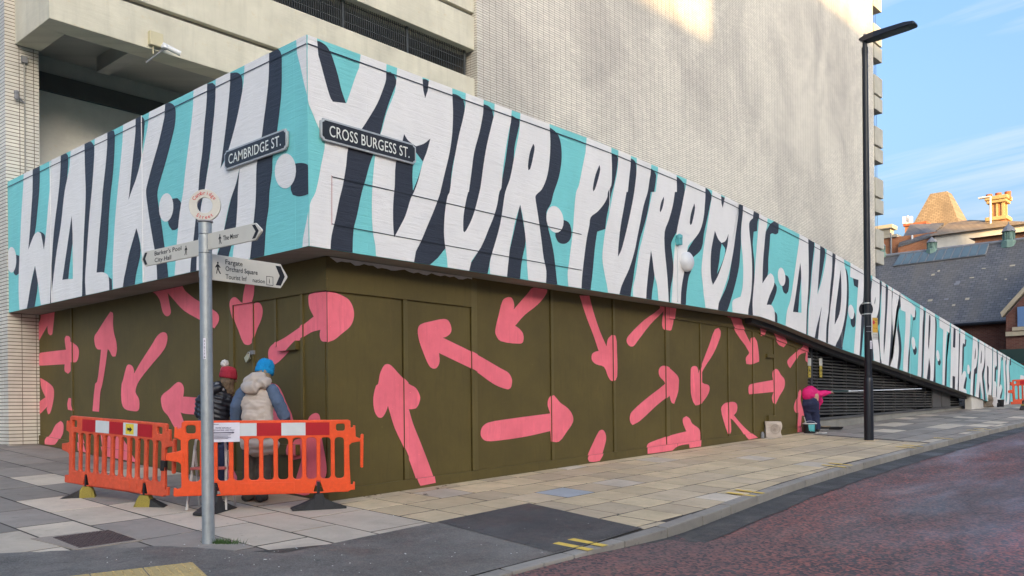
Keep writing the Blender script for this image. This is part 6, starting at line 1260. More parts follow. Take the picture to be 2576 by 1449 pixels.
put_part(blob([[(-.03, -.01, .68, .225, .18), (-.03, -.01, .62, .235, .18), (-.01, .0, .54, .20, .15)], [(-.13, .0, .66, .130), (-.09, .02, .46, .112), (-.05, .02, .26, .098), (-.03, .0, .08, .085)], [(.09, .0, .66, .130), (.115, .02, .46, .112), (.145, .02, .26, .098), (.165, .0, .08, .085)]], .014, 3, wrinkle(.012, 11)), 'jeans', 'jeans_navy', pc)
for sx in (-.03, .17): put_part(blob([[(sx, -.05, .04, .042), (sx + .02, .08, .045, .045), (sx + .03, .18, .032, .036)]], .010, 2), 'shoe', 'boot', pc)
put_part(blob([[(.29, .47, .60, .09), (.29, .50, .56, .095)], [(.32, .50, .50, .06), (.33, .51, .40, .04)]], .012, 2, wrinkle(.008, 30)), 'hair', 'hair_brown', pc)
hp = Vector(pc.location) + lv(.60, .24, 0) + Vector((0, 0, .945)); t = thing('extension_pole', 'long aluminium paint roller pole with dark grip in the bending painter’s hand'.replace('’', "'"), 'pole', hp)
e1 = hp + lv(2.28, .28, .05); e0 = hp + lv(-.25, -.03, -.004); em = hp + lv(.42, .05, .006)
MB().tube([e0, em], .024, 12).build('grip', 'pole_green', t); MB().tube([em, e1], .012, 10).build('tube', 'aluminium', t); MB().tube([em - lv(.02, 0, 0), em + lv(.05, .005, 0)], .022, 10).build('collar', 'aluminium', t)

# ---------------------------------------------------------------- stepladder behind the barrier
p = onG(dpx(531, 1279)); t = thing('stepladder', 'small white and red stepladder behind the barrier beside the fingerpost', 'stepladder', (p.x, p.y, gz(p.x, p.y)), RZ)
for sx in (-1, 1):
    MB().tube([(sx * .22, -.16, 0), (sx * .19, -.04, .48), (sx * .175, .0, .72)], .016, 8).build('rail', 'ladder_white', t, org=(0, 0, 0)); MB().tube([(sx * .21, .22, 0), (sx * .185, .03, .66)], .014, 8).build('rear_rail', 'ladder_white', t, org=(0, 0, 0))
MB().tube([(-.175, 0, .70), (-.165, .0, .78), (-.12, .0, .82), (.12, 0, .82), (.165, 0, .78), (.175, 0, .70)], .014, 8).build('handle', 'ladder_white', t, org=(0, 0, 0))
for zz, yy_ in ((.22, -.10), (.46, -.04)): MB().box(-.20, .20, yy_ - .07, yy_ + .07, zz - .012, zz + .018).build('tread', 'ladder_red', t, org=(0, 0, 0), bevel=.006)
MB().box(-.19, .19, .16, .18, .15, .18).build('brace', 'ladder_white', t, org=(0, 0, 0))

# ---------------------------------------------------------------- street lamp
lp = onG(dpx(2186, 1108)); lx, ly = lp.x, lp.y; lz_ = gz(lx, ly); ld = (lp - CAMP).dot(fwd)
zl = lambda y: CAMP.z + (CY + (CX - 2180) * ROLL - y) / F * ld
lamp = thing('street_lamp', 'tall black street lamp with a flat angled head on the pavement edge', 'street lamp', (lx, ly, lz_))
hb_ = zl(950) - lz_; ht = zl(120) - lz_
MB().lathe([(.098, -.1), (.098, hb_ - .10), (.088, hb_ - .04), (.078, hb_)], 24, (lx, ly, lz_)).build('base', 'lamp_black', lamp, smooth=True)
MB().lathe([(.075, hb_ - .01), (.071, hb_ + 1.8), (.062, ht - 1.0), (.060, ht)], 24, (lx, ly, lz_)).build('column', 'lamp_black', lamp, smooth=True)
tz = lz_ + ht; od = Vector((0, -1, 0))
MB().lathe([(.048, -.05), (.048, .10), (.058, .18)], 16, (lx, ly, tz)).build('spigot', 'lamp_black', lamp)
MB().lathe([(.064, -.14), (.066, -.12), (.066, .0), (.05, .0)], 20, (lx, ly, tz)).build('collar', 'lamp_black', lamp, smooth=True)
W0, W1 = .10, .17; L0, L1 = .12, -1.02; zb, zt = tz + .15, tz + .24
def hd(y, w, za, zb_): return [(lx - w, ly + y, za), (lx + w, ly + y, za), (lx + w * .8, ly + y, zb_), (lx - w * .8, ly + y, zb_)]
st_ = [hd(.11, .07, zb + .02, zt - .03), hd(.0, .10, zb - .04, zt), hd(-.22, .15, zb - .03, zt + .015), hd(-.85, .17, zb + .01, zt + .02), hd(-1.02, .145, zb + .02, zt), hd(-1.05, .10, zb + .025, zt - .025)]
vs = [p for s in st_ for p in s]; fs = [(4*i+k, 4*i+(k+1) % 4, 4*i+4+(k+1) % 4, 4*i+4+k) for i in range(5) for k in range(4)] + [(0, 3, 2, 1), (20, 21, 22, 23)]
head = MB().add(vs, fs).build('lamp_head', 'lamp_black', lamp, bevel=.012)
MB().add([(lx - .12, ly - .36, zb - .028), (lx + .12, ly - .36, zb - .028), (lx + .12, ly - .94, zb + .006), (lx - .12, ly - .94, zb + .006)], [(0, 1, 2, 3)]).build('lens', 'lamp_glass', head)
MB().lathe([(.035, 0), (.035, .05), (.02, .06)], 12, (lx, ly + .0, zt - .004)).build('photocell', 'lead_grey', head)
for k, a in enumerate((20, 140, 260)): 
    q = Vector((math.cos(R(a)), math.sin(R(a)), 0)); MB().tube([Vector((lx, ly, tz - .42)) + q * .055, Vector((lx, ly, tz - .42)) + q * .115], .006, 5).build('bolt', 'steel', lamp)
MB().box(lx - .15, lx + .15, ly - .15, ly + .15, gz(lx, ly) - .03, gz(lx, ly) + .006).build('base_collar', 'slab_tan', lamp)
# round plate and parking plate clamped to the column
def zs(y): return zl(y)
t = thing('round_sign', 'back of a round black traffic sign clamped to the street lamp', 'sign', (lx, ly, zs(776)))
fc = -lv(0, 1, 0); sd = lv(1, 0, 0)
put(shape2d([ellipse(0, 0, .150, .165, 0, 36)], .012, .003), Vector((lx, ly, zs(777))) + fc * -.085 + sd * .0, sd, upz, 'plate', 'lamp_black', t)
for yy_ in (763, 790):
    me = MB().lathe([(.079, -.012), (.084, -.012), (.084, .012), (.079, .012)], 20, (lx, ly, zs(yy_))).mesh('band'); me.transform(Matrix.Translation(-Vector(t.location))); link('band', me, 'steel', t); c = Vector((lx, ly, zs(yy_))) - fc * .077
    MB().prism([c - sd * .10 - upz * .012, c + sd * .10 - upz * .012, c + sd * .10 + upz * .012, c - sd * .10 + upz * .012], fc * .008).build('bracket', 'steel', t)
t = thing('parking_plate', 'yellow and white parking restriction plate on the street lamp', 'sign', (lx, ly, zs(830)))
o = Vector((lx, ly, zs(827))) + sd * .145 + fc * .02; pa_ = (sd + lv(0, .9, 0)).normalized(); pa_ = lv(.86, .5, 0).normalized()
put(shape2d([rrect(-.09, -.235, .09, .235, .012)], .006, .001), o, pa_, upz, 'plate', 'warn_white', t)
put(shape2d([rrect(-.083, -.085, .083, .228, .01)], .002), o + pa_.cross(upz) * .0042, pa_, upz, 'yellow_field', 'parking_yellow', t)
put(shape2d([ellipse(-.045, .13, .033, .045, 0, 18)], .002), o + pa_.cross(upz) * .0056, pa_, upz, 'red_disc', 'red_ink', t)
for i, (tx_, yy_, ww) in enumerate((('No waiting', .175, .09), ('Mon - Sat', .115, .08), ('8 am - 6 pm', .0, .12), ('No loading', -.14, .12), ('at any time', -.19, .13))): put(text_mesh(tx_, ww, .02, .01), o + pa_.cross(upz) * .0058, pa_, upz, 'lettering', 'ink', t, (-.01 if i < 2 else -.06, yy_))
for yy_ in (822, 835): MB().tube([Vector((lx, ly, zs(yy_))) + fc * .08 - sd * .06, Vector((lx, ly, zs(yy_))) + fc * .085 + sd * .07], .008, 6).build('clamp', 'steel', t)
o = Vector((lx, ly, zs(868))) + fc * .079 + sd * .035; t = thing('lamp_number_tag', 'narrow white number tag on the street lamp column', 'tag', o); put(shape2d([rrect(-.022, -.085, .022, .085, .003)], .003), o, sd, upz, 'tag', 'paper_white', t)
put(text_mesh('1107', .10, .02, .01, 'CENTER') if False else shape2d([rrect(-.012, -.06, .012, .06, .003), rrect(-.008, -.055, .008, .055, .003)], .001), o + fc * .0025, sd, upz, 'mark', 'ink', t)

# ---------------------------------------------------------------- painting gear and bags
def pot(name, label, cat, g, r, h, m, inner=None, drips=None, handle=True, group=None):
    p = onG(g); t = thing(name, label, cat, (p.x, p.y, gz(p.x, p.y)), RZ, group)
    MB().lathe([(r * .86, 0), (r * .88, .01), (r, h), (r * 1.05, h), (r * 1.05, h + .015), (r * .93, h + .015), (r * .9, h * .75)], 24).build('pot', m, t, org=(0, 0, 0), smooth=True)
    if inner: MB().lathe([(r * .0, h * .8), (r * .915, h * .8)], 24).build('paint', inner, t, org=(0, 0, 0))
    if drips:
        mb = MB(); n = 9; a0 = -2.1; pts = []
        for i in range(n + 1): a = a0 + 1.1 * i / n; pts.append((a, h * (.9 if i in (0, n) else random.uniform(.05, .35))))
        vs = [(r * 1.02 * math.cos(a), r * 1.02 * math.sin(a), h * .98) for a, _ in pts] + [(r * .99 * math.cos(a), r * .99 * math.sin(a), zz) for a, zz in pts]
        MB().add(vs, [(i, i + 1, n + 2 + i, n + 1 + i) for i in range(n)]).build('paint_drips', drips, t, org=(0, 0, 0))
    if handle: MB().tube([(r * math.cos(a), -.02, h + abs(math.sin(a)) * r * .5) for a in [math.pi * k / 10 for k in range(11)]], .004, 5).build('handle', 'steel', t, org=(0, 0, 0))
    return t
t = pot('paint_kettle', 'black paint kettle streaked with teal paint behind the bending painter', 'paint kettle', dpx(2037, 1090), .150, .21, 'pot_black', 'bucket_white', 'teal_paint'); 
MB().tube([(-.06, .0, .15), (-.12, .02, .38)], .012, 8).build('brush_handle', 'paper_bag', t, org=(0, 0, 0)); MB().lathe([(.155, .0), (.162, .0), (.162, .02), (.155, .02)], 24, (0, 0, .215)).build('rim', 'bucket_white', t, org=(0, 0, 0))
pot('paint_tub', 'small teal paint tub tucked beside the black kettle', 'paint tub', dpx(2022, 1086), .085, .15, 'pot_teal', 'teal_paint', None, False)
p = onG(dpx(2082, 1080)); t = thing('roller_tray', 'dark paint roller tray lying on the pavement by the louvres', 'tray', (p.x, p.y, gz(p.x, p.y)), RZ)
MB().add([(-.30, -.12, 0), (.30, -.12, 0), (.30, .14, 0), (-.30, .14, 0), (-.34, -.15, .06), (.34, -.15, .06), (.34, .17, .06), (-.34, .17, .06)], [(0, 3, 2, 1), (0, 1, 5, 4), (1, 2, 6, 5), (2, 3, 7, 6), (3, 0, 4, 7)]).build('tray', 'pot_black', t, org=(0, 0, 0)); MB().tube([(-.15, .02, .06), (.08, .05, .06)], .03, 10).build('roller', 'bag_brown', t, org=(0, 0, 0)); MB().box(-.28, -.02, -.14, -.02, .004, .012).build('paint_film', 'bucket_white', t, org=(0, 0, 0))
p = onG(dpx(2068, 1090)); tag(MB().add([(-.16, -.06, .0), (.10, -.08, .0), (.15, .05, .0), (-.12, .08, .0), (-.16, -.06, .012), (.10, -.08, .02), (.15, .05, .01), (-.12, .08, .016)], [(0, 3, 2, 1), (4, 5, 6, 7), (0, 1, 5, 4), (1, 2, 6, 5), (2, 3, 7, 6), (3, 0, 4, 7)]).build('paper_sheet', 'litter', None, org=(0, 0, 0)), 'crumpled white sheet of paper lying in front of the roller tray', 'paper').location = (p.x, p.y, gz(p.x, p.y))
bpy.context.view_layer.update()
def bag(name, label, g, w, d, h, m, crumple=.02):
    p = onG(g); t = thing(name, label, 'bag', (p.x, p.y, gz(p.x, p.y)), RZ)
    nx, nz = 8, 7; mb = MB(); ring = []
    per = [(-w/2, -d/2), (-w/6, -d/2), (w/6, -d/2), (w/2, -d/2), (w/2, 0), (w/2, d/2), (w/6, d/2), (-w/6, d/2), (-w/2, d/2), (-w/2, 0)]; n = len(per); vs = []
    for j in range(nz + 1):
        z_ = h * j / nz
        for (a, b) in per: s_2 = 1 + .06 * math.sin(j * 1.3 + a * 9); vs.append((a * s_2 + crumple * noise.noise(Vector((a * 7, b * 7 + 3, z_ * 9))), b * s_2 + crumple * noise.noise(Vector((a * 7, b * 9, z_ * 8 + 5))), z_ + (crumple * 1.6 * noise.noise(Vector((a * 8, b * 8, 1))) if j == nz else 0)))
    mb.add(vs, [(j * n + k, j * n + (k + 1) % n, (j + 1) * n + (k + 1) % n, (j + 1) * n + k) for j in range(nz) for k in range(n)] + [tuple(range(n))[::-1]])
    mb.build('bag', m, t, org=(0, 0, 0)); return t
t = bag('paper_bag', 'crumpled brown paper bag with a round print standing against the hoarding', dpx(1943, 1101), .34, .20, .36, 'paper_bag')
for r1, r2 in ((.105, .096), (.085, .080), (.055, .048), (.03, .0)):
    lps = [ellipse(0, 0, r1, r1, 0, 30)] + ([ellipse(0, 0, r2, r2, 0, 30)] if r2 else []); me = shape2d(lps, .001); me.transform(Matrix.Translation((.03, -.128, .19)) @ Matrix.Rotation(R(90), 4, 'X')); link('round_print', me, 'paper_ink', t)
p = onG(dpx(1918, 1103)); t = thing('glass_jar', 'small jar standing left of the paper bag', 'jar', (p.x, p.y, gz(p.x, p.y))); MB().lathe([(.035, 0), (.04, .01), (.04, .10), (.03, .125), (.032, .14), (.028, .14)], 16).build('jar', 'lead_grey', t, org=(0, 0, 0), smooth=True)
bag('canvas_bag', 'dark blue canvas bag slumped at the low end of the ramp wall', dpx(2466, 1023), .28, .30, .50, 'bag_dark', .06); bag('sack', 'brown sack leaning on the dark blue bag', dpx(2481, 1024), .34, .24, .44, 'bag_brown', .07)
pot('white_bucket', 'white plastic bucket beside the brown sack at the low end of the ramp wall', 'bucket', dpx(2497, 1024), .15, .34, 'bucket_white', None, None, True)
pot('paint_tin', 'black paint tin standing right of the white bucket', 'paint tin', dpx(2518, 1023), .11, .24, 'pot_black', 'paper_white', None, True); pot('paint_tin', 'small black paint tin between the white bucket and the taller tin', 'paint tin', dpx(2509, 1024), .07, .13, 'pot_black', None, None, False)
fb = onG(dpx(2562, 1031)); bF = copy_tree(bL); 
for ch in list(bF.children):
    if ch.name.startswith(('arrow', 'hinge')): bpy.data.objects.remove(ch, do_unlink=True)
bF['label'] = 'orange barrier standing beside the low end of the ramp wall'
bF.location = (fb.x - .25, fb.y + .1, gz(fb.x, fb.y)); bF.rotation_euler = (0, R(-2), RZ + R(6))
for o_ in bF.children: 
    pass
# ---------------------------------------------------------------- manhole, tactile paving, paint marks, litter
mh = [onG((x / 3.858 * 3, (1073.3 + y / 3.858) * 3)) for x, y in ((515, 1085), (770, 1185), (1320, 1105), (1060, 1015))]
t = thing('manhole_cover', 'brown cast iron manhole cover in a gritty concrete frame beside the tarmac', 'manhole cover', mh[0])
c = sum(mh, Vector()) / 4
fr = [c + (q - c) * 1.16 for q in mh]; fr[0] += Vector((-.12, .06, 0)); 
MB().prism([(q.x, q.y, gz(q.x, q.y) - .03) for q in fr], (0, 0, .038)).build('frame', 'grit_frame', t); MB().prism([(q.x, q.y, gz(q.x, q.y) - .0) for q in mh], (0, 0, .013)).build('cover', 'iron_brown', t)
a_, b_, d_ = mh[1], mh[2], mh[0]; mb = MB()
for i in range(15):
    for j in range(12):
        q = a_ + (b_ - a_) * ((i + .6) / 15.2) + (d_ - a_) * ((j + .6) / 12.2); e_ = .012 if (i + j) % 2 else .006; f_ = .006 if (i + j) % 2 else .012; z_ = gz(q.x, q.y) + .012; mb.box(q.x - e_, q.x + e_, q.y - f_, q.y + f_, z_, z_ + .006)
tag(mb.build('tread_studs', 'iron_brown', t), kind='stuff')
q0 = onG(dpx(486, 1417)); tx1, ty1 = q0.x, q0.y
tact = thing('tactile_paving', 'buff tactile paving with rows of raised studs set in the tarmac', 'tactile paving', (tx1, ty1, gz(tx1, ty1)))
TZr = RZ + R(39)
def tl(a, b): v = Vector((math.cos(yt), math.sin(yt))) * a + Vector((-math.sin(yt), math.cos(yt))) * b; return (tx1 + v.x, ty1 + v.y)
e2_ = onG(dpx(205, 1449)); yt = math.atan2(ty1 - e2_.y, tx1 - e2_.x)
for i in range(6):
    for j in range(3):
        cs = [tl(-.4 * (i + 1) + .004, -.4 * (j + 1) + .004), tl(-.4 * i - .004, -.4 * (j + 1) + .004), tl(-.4 * i - .004, -.4 * j - .004), tl(-.4 * (i + 1) + .004, -.4 * j - .004)]
        o = MB().prism([(x_, y_, gz(x_, y_) - .03) for x_, y_ in cs], (0, 0, .043)).build('tactile_slab', 'tactile', tact, bevel=.004, seg=1)
        mb = MB()
        for u in range(6):
            for v in range(6):
                x_, y_ = tl(-.4 * i - .033 - .0667 * u, -.4 * j - .033 - .0667 * v); mb.lathe([(.013, 0), (.012, .004), (.008, .006)], 8, (x_, y_, gz(x_, y_) + .0128))
        tag(mb.build('studs', 'tactile', o), kind='stuff')
def ymark(g0, length=.40, wd=.05):
    p = onG(g0); x0 = p.x
    mb = MB(); ya = ky(x0); 
    mb.poly([(x0, ya + .002, gz(x0, ya) + .011), (x0 + wd, ya + .002, gz(x0 + wd, ya) + .011), (x0 + wd, ya + .148, gz(x0 + wd, ya + .148) + .011), (x0, ya + .148, gz(x0, ya + .148) + .011)])
    mb.poly([(x0, ya + .165, gz(x0, ya + .165) + .0135), (x0 + wd, ya + .165, gz(x0 + wd, ya + .165) + .0135), (x0 + wd, ya + length, gz(x0 + wd, ya + length) + .0135), (x0, ya + length, gz(x0, ya + length) + .0135)])
    tag(mb.build('yellow_mark', 'yellow_line', kerb), None)
for d0 in ((1462, 1385), (1500, 1375)): ymark(dpx(*d0), .42, .10)
for d0 in ((1888, 1250), (1912, 1243), (2120, 1177), (2136, 1172), (2304, 1129), (2322, 1125), (2395, 1106), (2478, 1086), (2496, 1082)): ymark(dpx(*d0), .40, .09)
LIT = [(1320, 1333), (1400, 1310), (1570, 1390), (1180, 1330), (1095, 1365), (860, 1400), (1250, 1375), (1345, 1420), (990, 1300), (1480, 1320), (930, 1345), (700, 1390), (610, 1400), (380, 1418)]
mbl = MB()
for i in range(70):
    g = dpx(random.uniform(250, 1560), random.uniform(1370, 1446)) if i > len(LIT) else dpx(*LIT[min(i, len(LIT) - 1)])
    p = onG(g); r_ = random.uniform(.003, .009)
    if p.y < ky(p.x) + .2: continue
    mbl.lathe([(r_, 0), (r_ * .7, .003)], 6, (p.x, p.y, gz(p.x, p.y) + .0125), 1, random.uniform(.5, 1.4))
tag(mbl.build('litter_specks', 'litter'), 'pale specks of chewing gum and litter trodden into the tarmac', 'litter', kind='stuff')
mbl = MB()
for g in [dpx(1085, 1215), dpx(1105, 1230), dpx(1118, 1224), dpx(1070, 1245), dpx(930, 1250), dpx(950, 1248), dpx(1128, 1212), dpx(1180, 1203), dpx(1300, 1178)]:
    p = onG(g)
    for k in range(4):
        a = random.uniform(0, 6.28); r_ = random.uniform(.012, .035); qx, qy = p.x + random.uniform(-.05, .05), p.y + random.uniform(-.03, .03); z_ = gz(qx, qy) + .01
        mbl.add([(qx - r_ * math.cos(a), qy - r_ * math.sin(a), z_), (qx + r_ * .4 * math.sin(a), qy - r_ * .4 * math.cos(a), z_ + .008), (qx + r_ * math.cos(a), qy + r_ * math.sin(a), z_ + .004), (qx - r_ * .4 * math.sin(a), qy + r_ * .4 * math.cos(a), z_ + .01)], [(0, 1, 2, 3)])
tag(mbl.build('dead_leaves', 'leaf_brown'), 'few dead leaves blown against the foot of the hoarding', 'leaves', kind='stuff')

# ---------------------------------------------------------------- old market buildings beyond the ramp
def F5(x, y): return ((2173.5 + x / 3.6) * 3, (442.7 + y / 3.6) * 3)       # grid point from the enlarged view of the roofs
SX = 50.0; EZ, RZ_ = 5.0 + ZC, 10.04 + ZC
slate = thing('slate_roof_building', 'dark brick hall with a big slate roof and long skylight beyond the ramp', 'building', (SX, 7, gz(SX, 7)))
MB().box(SX, SX + 10, -14, 22, gz(SX, 0) - .5, EZ - .002).build('wall', 'brick_dark', slate)
rf = MB().add([(SX - .35, -14.3, EZ - .3), (SX - .35, 22.3, EZ - .3), (SX + 5, 22.3, RZ_), (SX + 5, -14.3, RZ_), (SX + 10.35, -14.3, EZ - .3), (SX + 10.35, 22.3, EZ - .3)], [(0, 3, 2, 1), (3, 4, 5, 2), (0, 4, 3), (1, 2, 5), (0, 1, 5, 4)]).build('roof', 'slate', slate)
MB().tube([(SX - .42, -14.3, EZ - .32), (SX - .42, 22.3, EZ - .32)], .10, 8).build('gutter', 'lamp_black', slate); MB().tube([(SX + 5, -14.3, RZ_ + .03), (SX + 5, 22.3, RZ_ + .03)], .12, 8).build('ridge', 'lead_grey', rf)
def onroof(g, lift=0): r = ray(g); n = Vector((-1, 0, 1.0)); P0 = Vector((SX, 0, EZ + .05 + lift)); return CAMP + r * ((P0 - CAMP).dot(n) / r.dot(n))
sk = [onroof(F5(*q), .12) for q in ((262, 815), (1100, 712), (1135, 612), (325, 712))]
MB().prism([tuple(q - Vector((-.12, 0, .12))) for q in sk], (-.12, 0, .12)).build('skylight', 'lead_grey', rf)
for i in range(11):
    f0, f1 = (i + .06) / 11, (i + .94) / 11; lo, hi = lambda f: sk[0] + (sk[1] - sk[0]) * f, lambda f: sk[3] + (sk[2] - sk[3]) * f
    q = [lo(f0), lo(f1), hi(f1), hi(f0)]; cc = sum(q, Vector()) / 4; q = [cc + (v - cc) * .96 + Vector((-.02, 0, .02)) for v in q]
    MB().poly([tuple(v) for v in q]).build('pane', 'glass_blue', rf)
def ventilator(g, hw, hh_):
    p = onX(g, SX + 5); o = (SX + 5, p.y, p.z - hh_ / 2)
    v = MB().lathe([(hw * 1.25, 0), (hw * 1.1, hh_ * .28), (hw * .8, hh_ * .34), (hw * .75, hh_ * .70)], 8, o).build('ventilator', 'copper_green', slate)
    MB().lathe([(hw * 1.05, hh_ * .68), (hw * .75, hh_ * .82), (hw * .08, hh_ * 1.0), (.03, hh_ * 1.08)], 8, o).build('cap', 'lead_grey', v)
    for k in range(8): a = math.pi / 4 * k + .39; MB().box(o[0] + hw * .8 * math.cos(a) - .03, o[0] + hw * .8 * math.cos(a) + .03, o[1] + hw * .8 * math.sin(a) - .03, o[1] + hw * .8 * math.sin(a) + .03, o[2] + hh_ * .34, o[2] + hh_ * .69).build('louvre_post', 'copper_green', v)
ventilator(F5(1310, 545), .40, 1.5); ventilator(F5(615, 632), .34, 1.1); ventilator(F5(152, 668), .32, 1.1)
for i in range(14):                     # slipped and patched slates
    f_ = F5(random.uniform(250, 1380), random.uniform(800, 1220)); p = onroof(f_, .06); w_, h_ = random.uniform(.12, .3), random.uniform(.06, .14)
    if p.z > EZ + .3 and p.z < RZ_ - .4: MB().poly([(p.x, p.y - w_ / 2, p.z), (p.x, p.y + w_ / 2, p.z), (p.x + h_, p.y + w_ / 2, p.z + h_), (p.x + h_, p.y - w_ / 2, p.z + h_)]).build('patch_slate', random.choice(('lead_grey', 'slate', 'stone_pale')), rf)
# gabled wing on the right with a painted board
GX = SX - 1.6
apex = onX(F5(1530, 700), GX); foot_ = onX(F5(1285, 1268), GX); gy1 = foot_.y
gw = thing('gabled_wing', 'red brick gable with pale stone bands beside the slate roof', 'building', (GX, 2, gz(GX, 2)))
gyc = gy1 - 4.0; zr_ = foot_.z + 4.0 * 1.15
MB().prism([(GX, gy1, gz(GX, 2) - .5), (GX, gy1, foot_.z), (GX, gyc, zr_), (GX, gyc - 4.0, foot_.z), (GX, gyc - 4.0, gz(GX, 2) - .5)], (4, 0, 0)).build('wall', 'brick_dark', gw)
MB().prism([(GX - .12, gy1 + .18, foot_.z - .05), (GX - .12, gyc, zr_ + .16), (GX - .12, gyc, zr_ + .42), (GX - .12, gy1 + .25, foot_.z + .2)], (.5, 0, 0)).build('coping', 'stone_pale', gw); MB().prism([(GX - .12, gyc, zr_ + .16), (GX - .12, gyc - 4.2, foot_.z - .05), (GX - .12, gyc - 4.3, foot_.z + .2), (GX - .12, gyc, zr_ + .42)], (.5, 0, 0)).build('coping', 'stone_pale', gw)
q0, q1 = onX(F5(1395, 1365), GX), onX(F5(1500, 1180), GX); MB().box(GX - .12, GX - .02, q1.y, q0.y, q0.z, q1.z).build('window_board', 'blue_board', gw); MB().box(GX - .2, GX - .02, q1.y, q0.y + .25, q0.z - .22, q0.z - .02).build('window_sill', 'stone_pale', gw)
q0 = onX(F5(1290, 1430), GX); MB().box(GX - .14, GX - .02, gyc - 4, gy1 - .0, q0.z - .14, q0.z + .1).build('stone_band', 'stone_pale', gw)
q0, q1 = onX(((2515) * 3, 880 * 3), GX - .3), onX((2600 * 3, 912 * 3), GX - .3)
t = thing('shop_fascia', 'dark green shop fascia along the foot of the brick gable', 'fascia', (GX - .3, q0.y, gz(GX, q0.y))); MB().box(GX - .35, GX - .002, q1.y - 3, q0.y, q1.z, q0.z).build('board', 'gate_green', t); MB().box(GX - .25, GX - .01, q1.y - 3, q0.y, gz(GX, 0) - .2, q1.z - .01).build('stall_riser', 'brick_dark', t)
q = onX((2501.6 * 3, 905 * 3), GX - 1.5); q_ = onX((2501 * 3, 888 * 3), GX - 1.5); t = thing('striped_pole', 'black and white striped pole behind the ramp wall', 'pole', (q.x, q.y, gz(q.x, q.y)))
zq = gz(q.x, q.y); k = 0
while zq < q_.z: MB().tube([(q.x, q.y, zq), (q.x, q.y, min(zq + .18, q_.z))], .06, 8).build('band', 'lamp_black' if k % 2 else 'paper_white', t); zq += .18; k += 1
# sunlit blocks further back
def onXz(fx, x): return onX(F5(*fx), x)
PXm = 72.0
mk = thing('pyramid_roof_building', 'sunlit brick block crowned by a truncated stone pyramid roof', 'building', (PXm, 14, gz(70, 14)))
tl_, tr_, bl_, br_ = onXz((562, 197), PXm + 2.6), onXz((712, 208), PXm + 2.6), onXz((432, 450), PXm), onXz((838, 425), PXm)
zt_, zb_ = tl_.z, min(bl_.z, br_.z) - .3; yt0, yt1 = tr_.y, tl_.y; yb0, yb1 = br_.y - .3, bl_.y + .3; ins = (yb1 - yb0 - (yt1 - yt0)) / 2
wd_ = yb1 - yb0; yc_ = (yb0 + yb1) / 2; hw_ = (yt1 - yt0) / 2; x0_, x1_ = PXm, PXm + wd_
MB().add([(x0_, yb0, zb_), (x1_, yb0, zb_), (x1_, yb1, zb_), (x0_, yb1, zb_), (x0_ + ins, yc_ - hw_, zt_), (x1_ - ins, yc_ - hw_, zt_), (x1_ - ins, yc_ + hw_, zt_), (x0_ + ins, yc_ + hw_, zt_)], [(0, 3, 2, 1), (4, 5, 6, 7), (0, 1, 5, 4), (1, 2, 6, 5), (2, 3, 7, 6), (3, 0, 4, 7)]).build('roof', 'stone_slate', mk)
MB().box(x0_ + .2, x1_ - .2, yb0 + .2, yb1 - .2, gz(70, 10) - 1, zb_ + .01).build('wall', 'brick_orange', mk)
q0, q1 = onXz((370, 458), PXm - 1.5), onXz((556, 462), PXm - 1.5); MB().box(PXm - 1.5, PXm - .05, q1.y, q0.y, gz(70, 10), q0.z).build('parapet', 'brick_orange', mk); MB().box(PXm - 1.62, PXm - .04, q1.y - .1, q0.y + .1, q0.z + .001, q0.z + .18).build('coping', 'terracotta', mk)
am = onXz((395, 360), PXm - 1.0); t = thing('rooftop_antenna', 'white antenna mast with dishes on the orange brick parapet', 'antenna', (PXm - 1.0, am.y, q0.z + .18))
MB().tube([(PXm - 1, am.y, q0.z + .15), (PXm - 1, am.y, am.z)], .07, 8).build('mast', 'white_metal', t)
for dy_, dz_ in ((-.25, -.3), (.25, -.25), (0, -.75)): MB().box(PXm - 1.15, PXm - .85, am.y + dy_ - .12, am.y + dy_ + .12, am.z + dz_ - .4, am.z + dz_ + .2).build('panel_antenna', 'white_metal', t)
HXm = 64.0
hp_ = thing('hipped_roof_block', 'sunlit block with a hipped stone roof and pale rendered flank', 'building', (HXm, 11, gz(64, 11)))
cA, rA, rB, eR = onXz((640, 545), HXm), onXz((765, 425), HXm + 3.2), onXz((960, 440), HXm + 3.2), onXz((1030, 500), HXm)
ye, zr1 = cA.y, rA.z; ze = cA.z
yl_ = ye + 7.0; yr_ = ye - 6.8
MB().add([(HXm - .3, yr_, ze), (HXm - .3, ye + .3, ze), (HXm + 6.7, ye + .3, ze), (HXm + 6.7, yr_, ze), (HXm + 3.2, rB.y, zr1), (HXm + 3.2, rA.y, zr1)], [(0, 1, 5, 4), (1, 2, 5), (2, 3, 4, 5), (3, 0, 4), (0, 3, 2, 1)]).build('roof', 'stone_slate', hp_)
MB().box(HXm, HXm + 6.4, yr_ + .3, ye, gz(64, 8), ze - .01).build('wall', 'pale_render', hp_)
lft = thing('low_brick_range', 'low orange brick range with a lean-to roof left of the hipped block', 'building', (HXm + .5, 17, gz(64, 17)))
q0, q1 = onXz((180, 560), HXm + .6), onXz((640, 560), HXm + .6); zq0 = onXz((300, 655), HXm + .6).z
MB().box(HXm + .6, HXm + 6, cA.y + .02, q0.y + 3, gz(64, 16), onXz((240, 560), HXm + .6).z).build('wall', 'brick_orange', lft)
MB().prism([(HXm + .2, cA.y + .31, onXz((640, 548), HXm).z), (HXm + .2, q0.y - 1.2, onXz((330, 640), HXm).z), (HXm + 3, q0.y - 1.2, onXz((330, 640), HXm).z + 2.0), (HXm + 3.4, cA.y + .31, zr1 - .1)], (0, 0, .18)).build('roof', 'slate', lft)
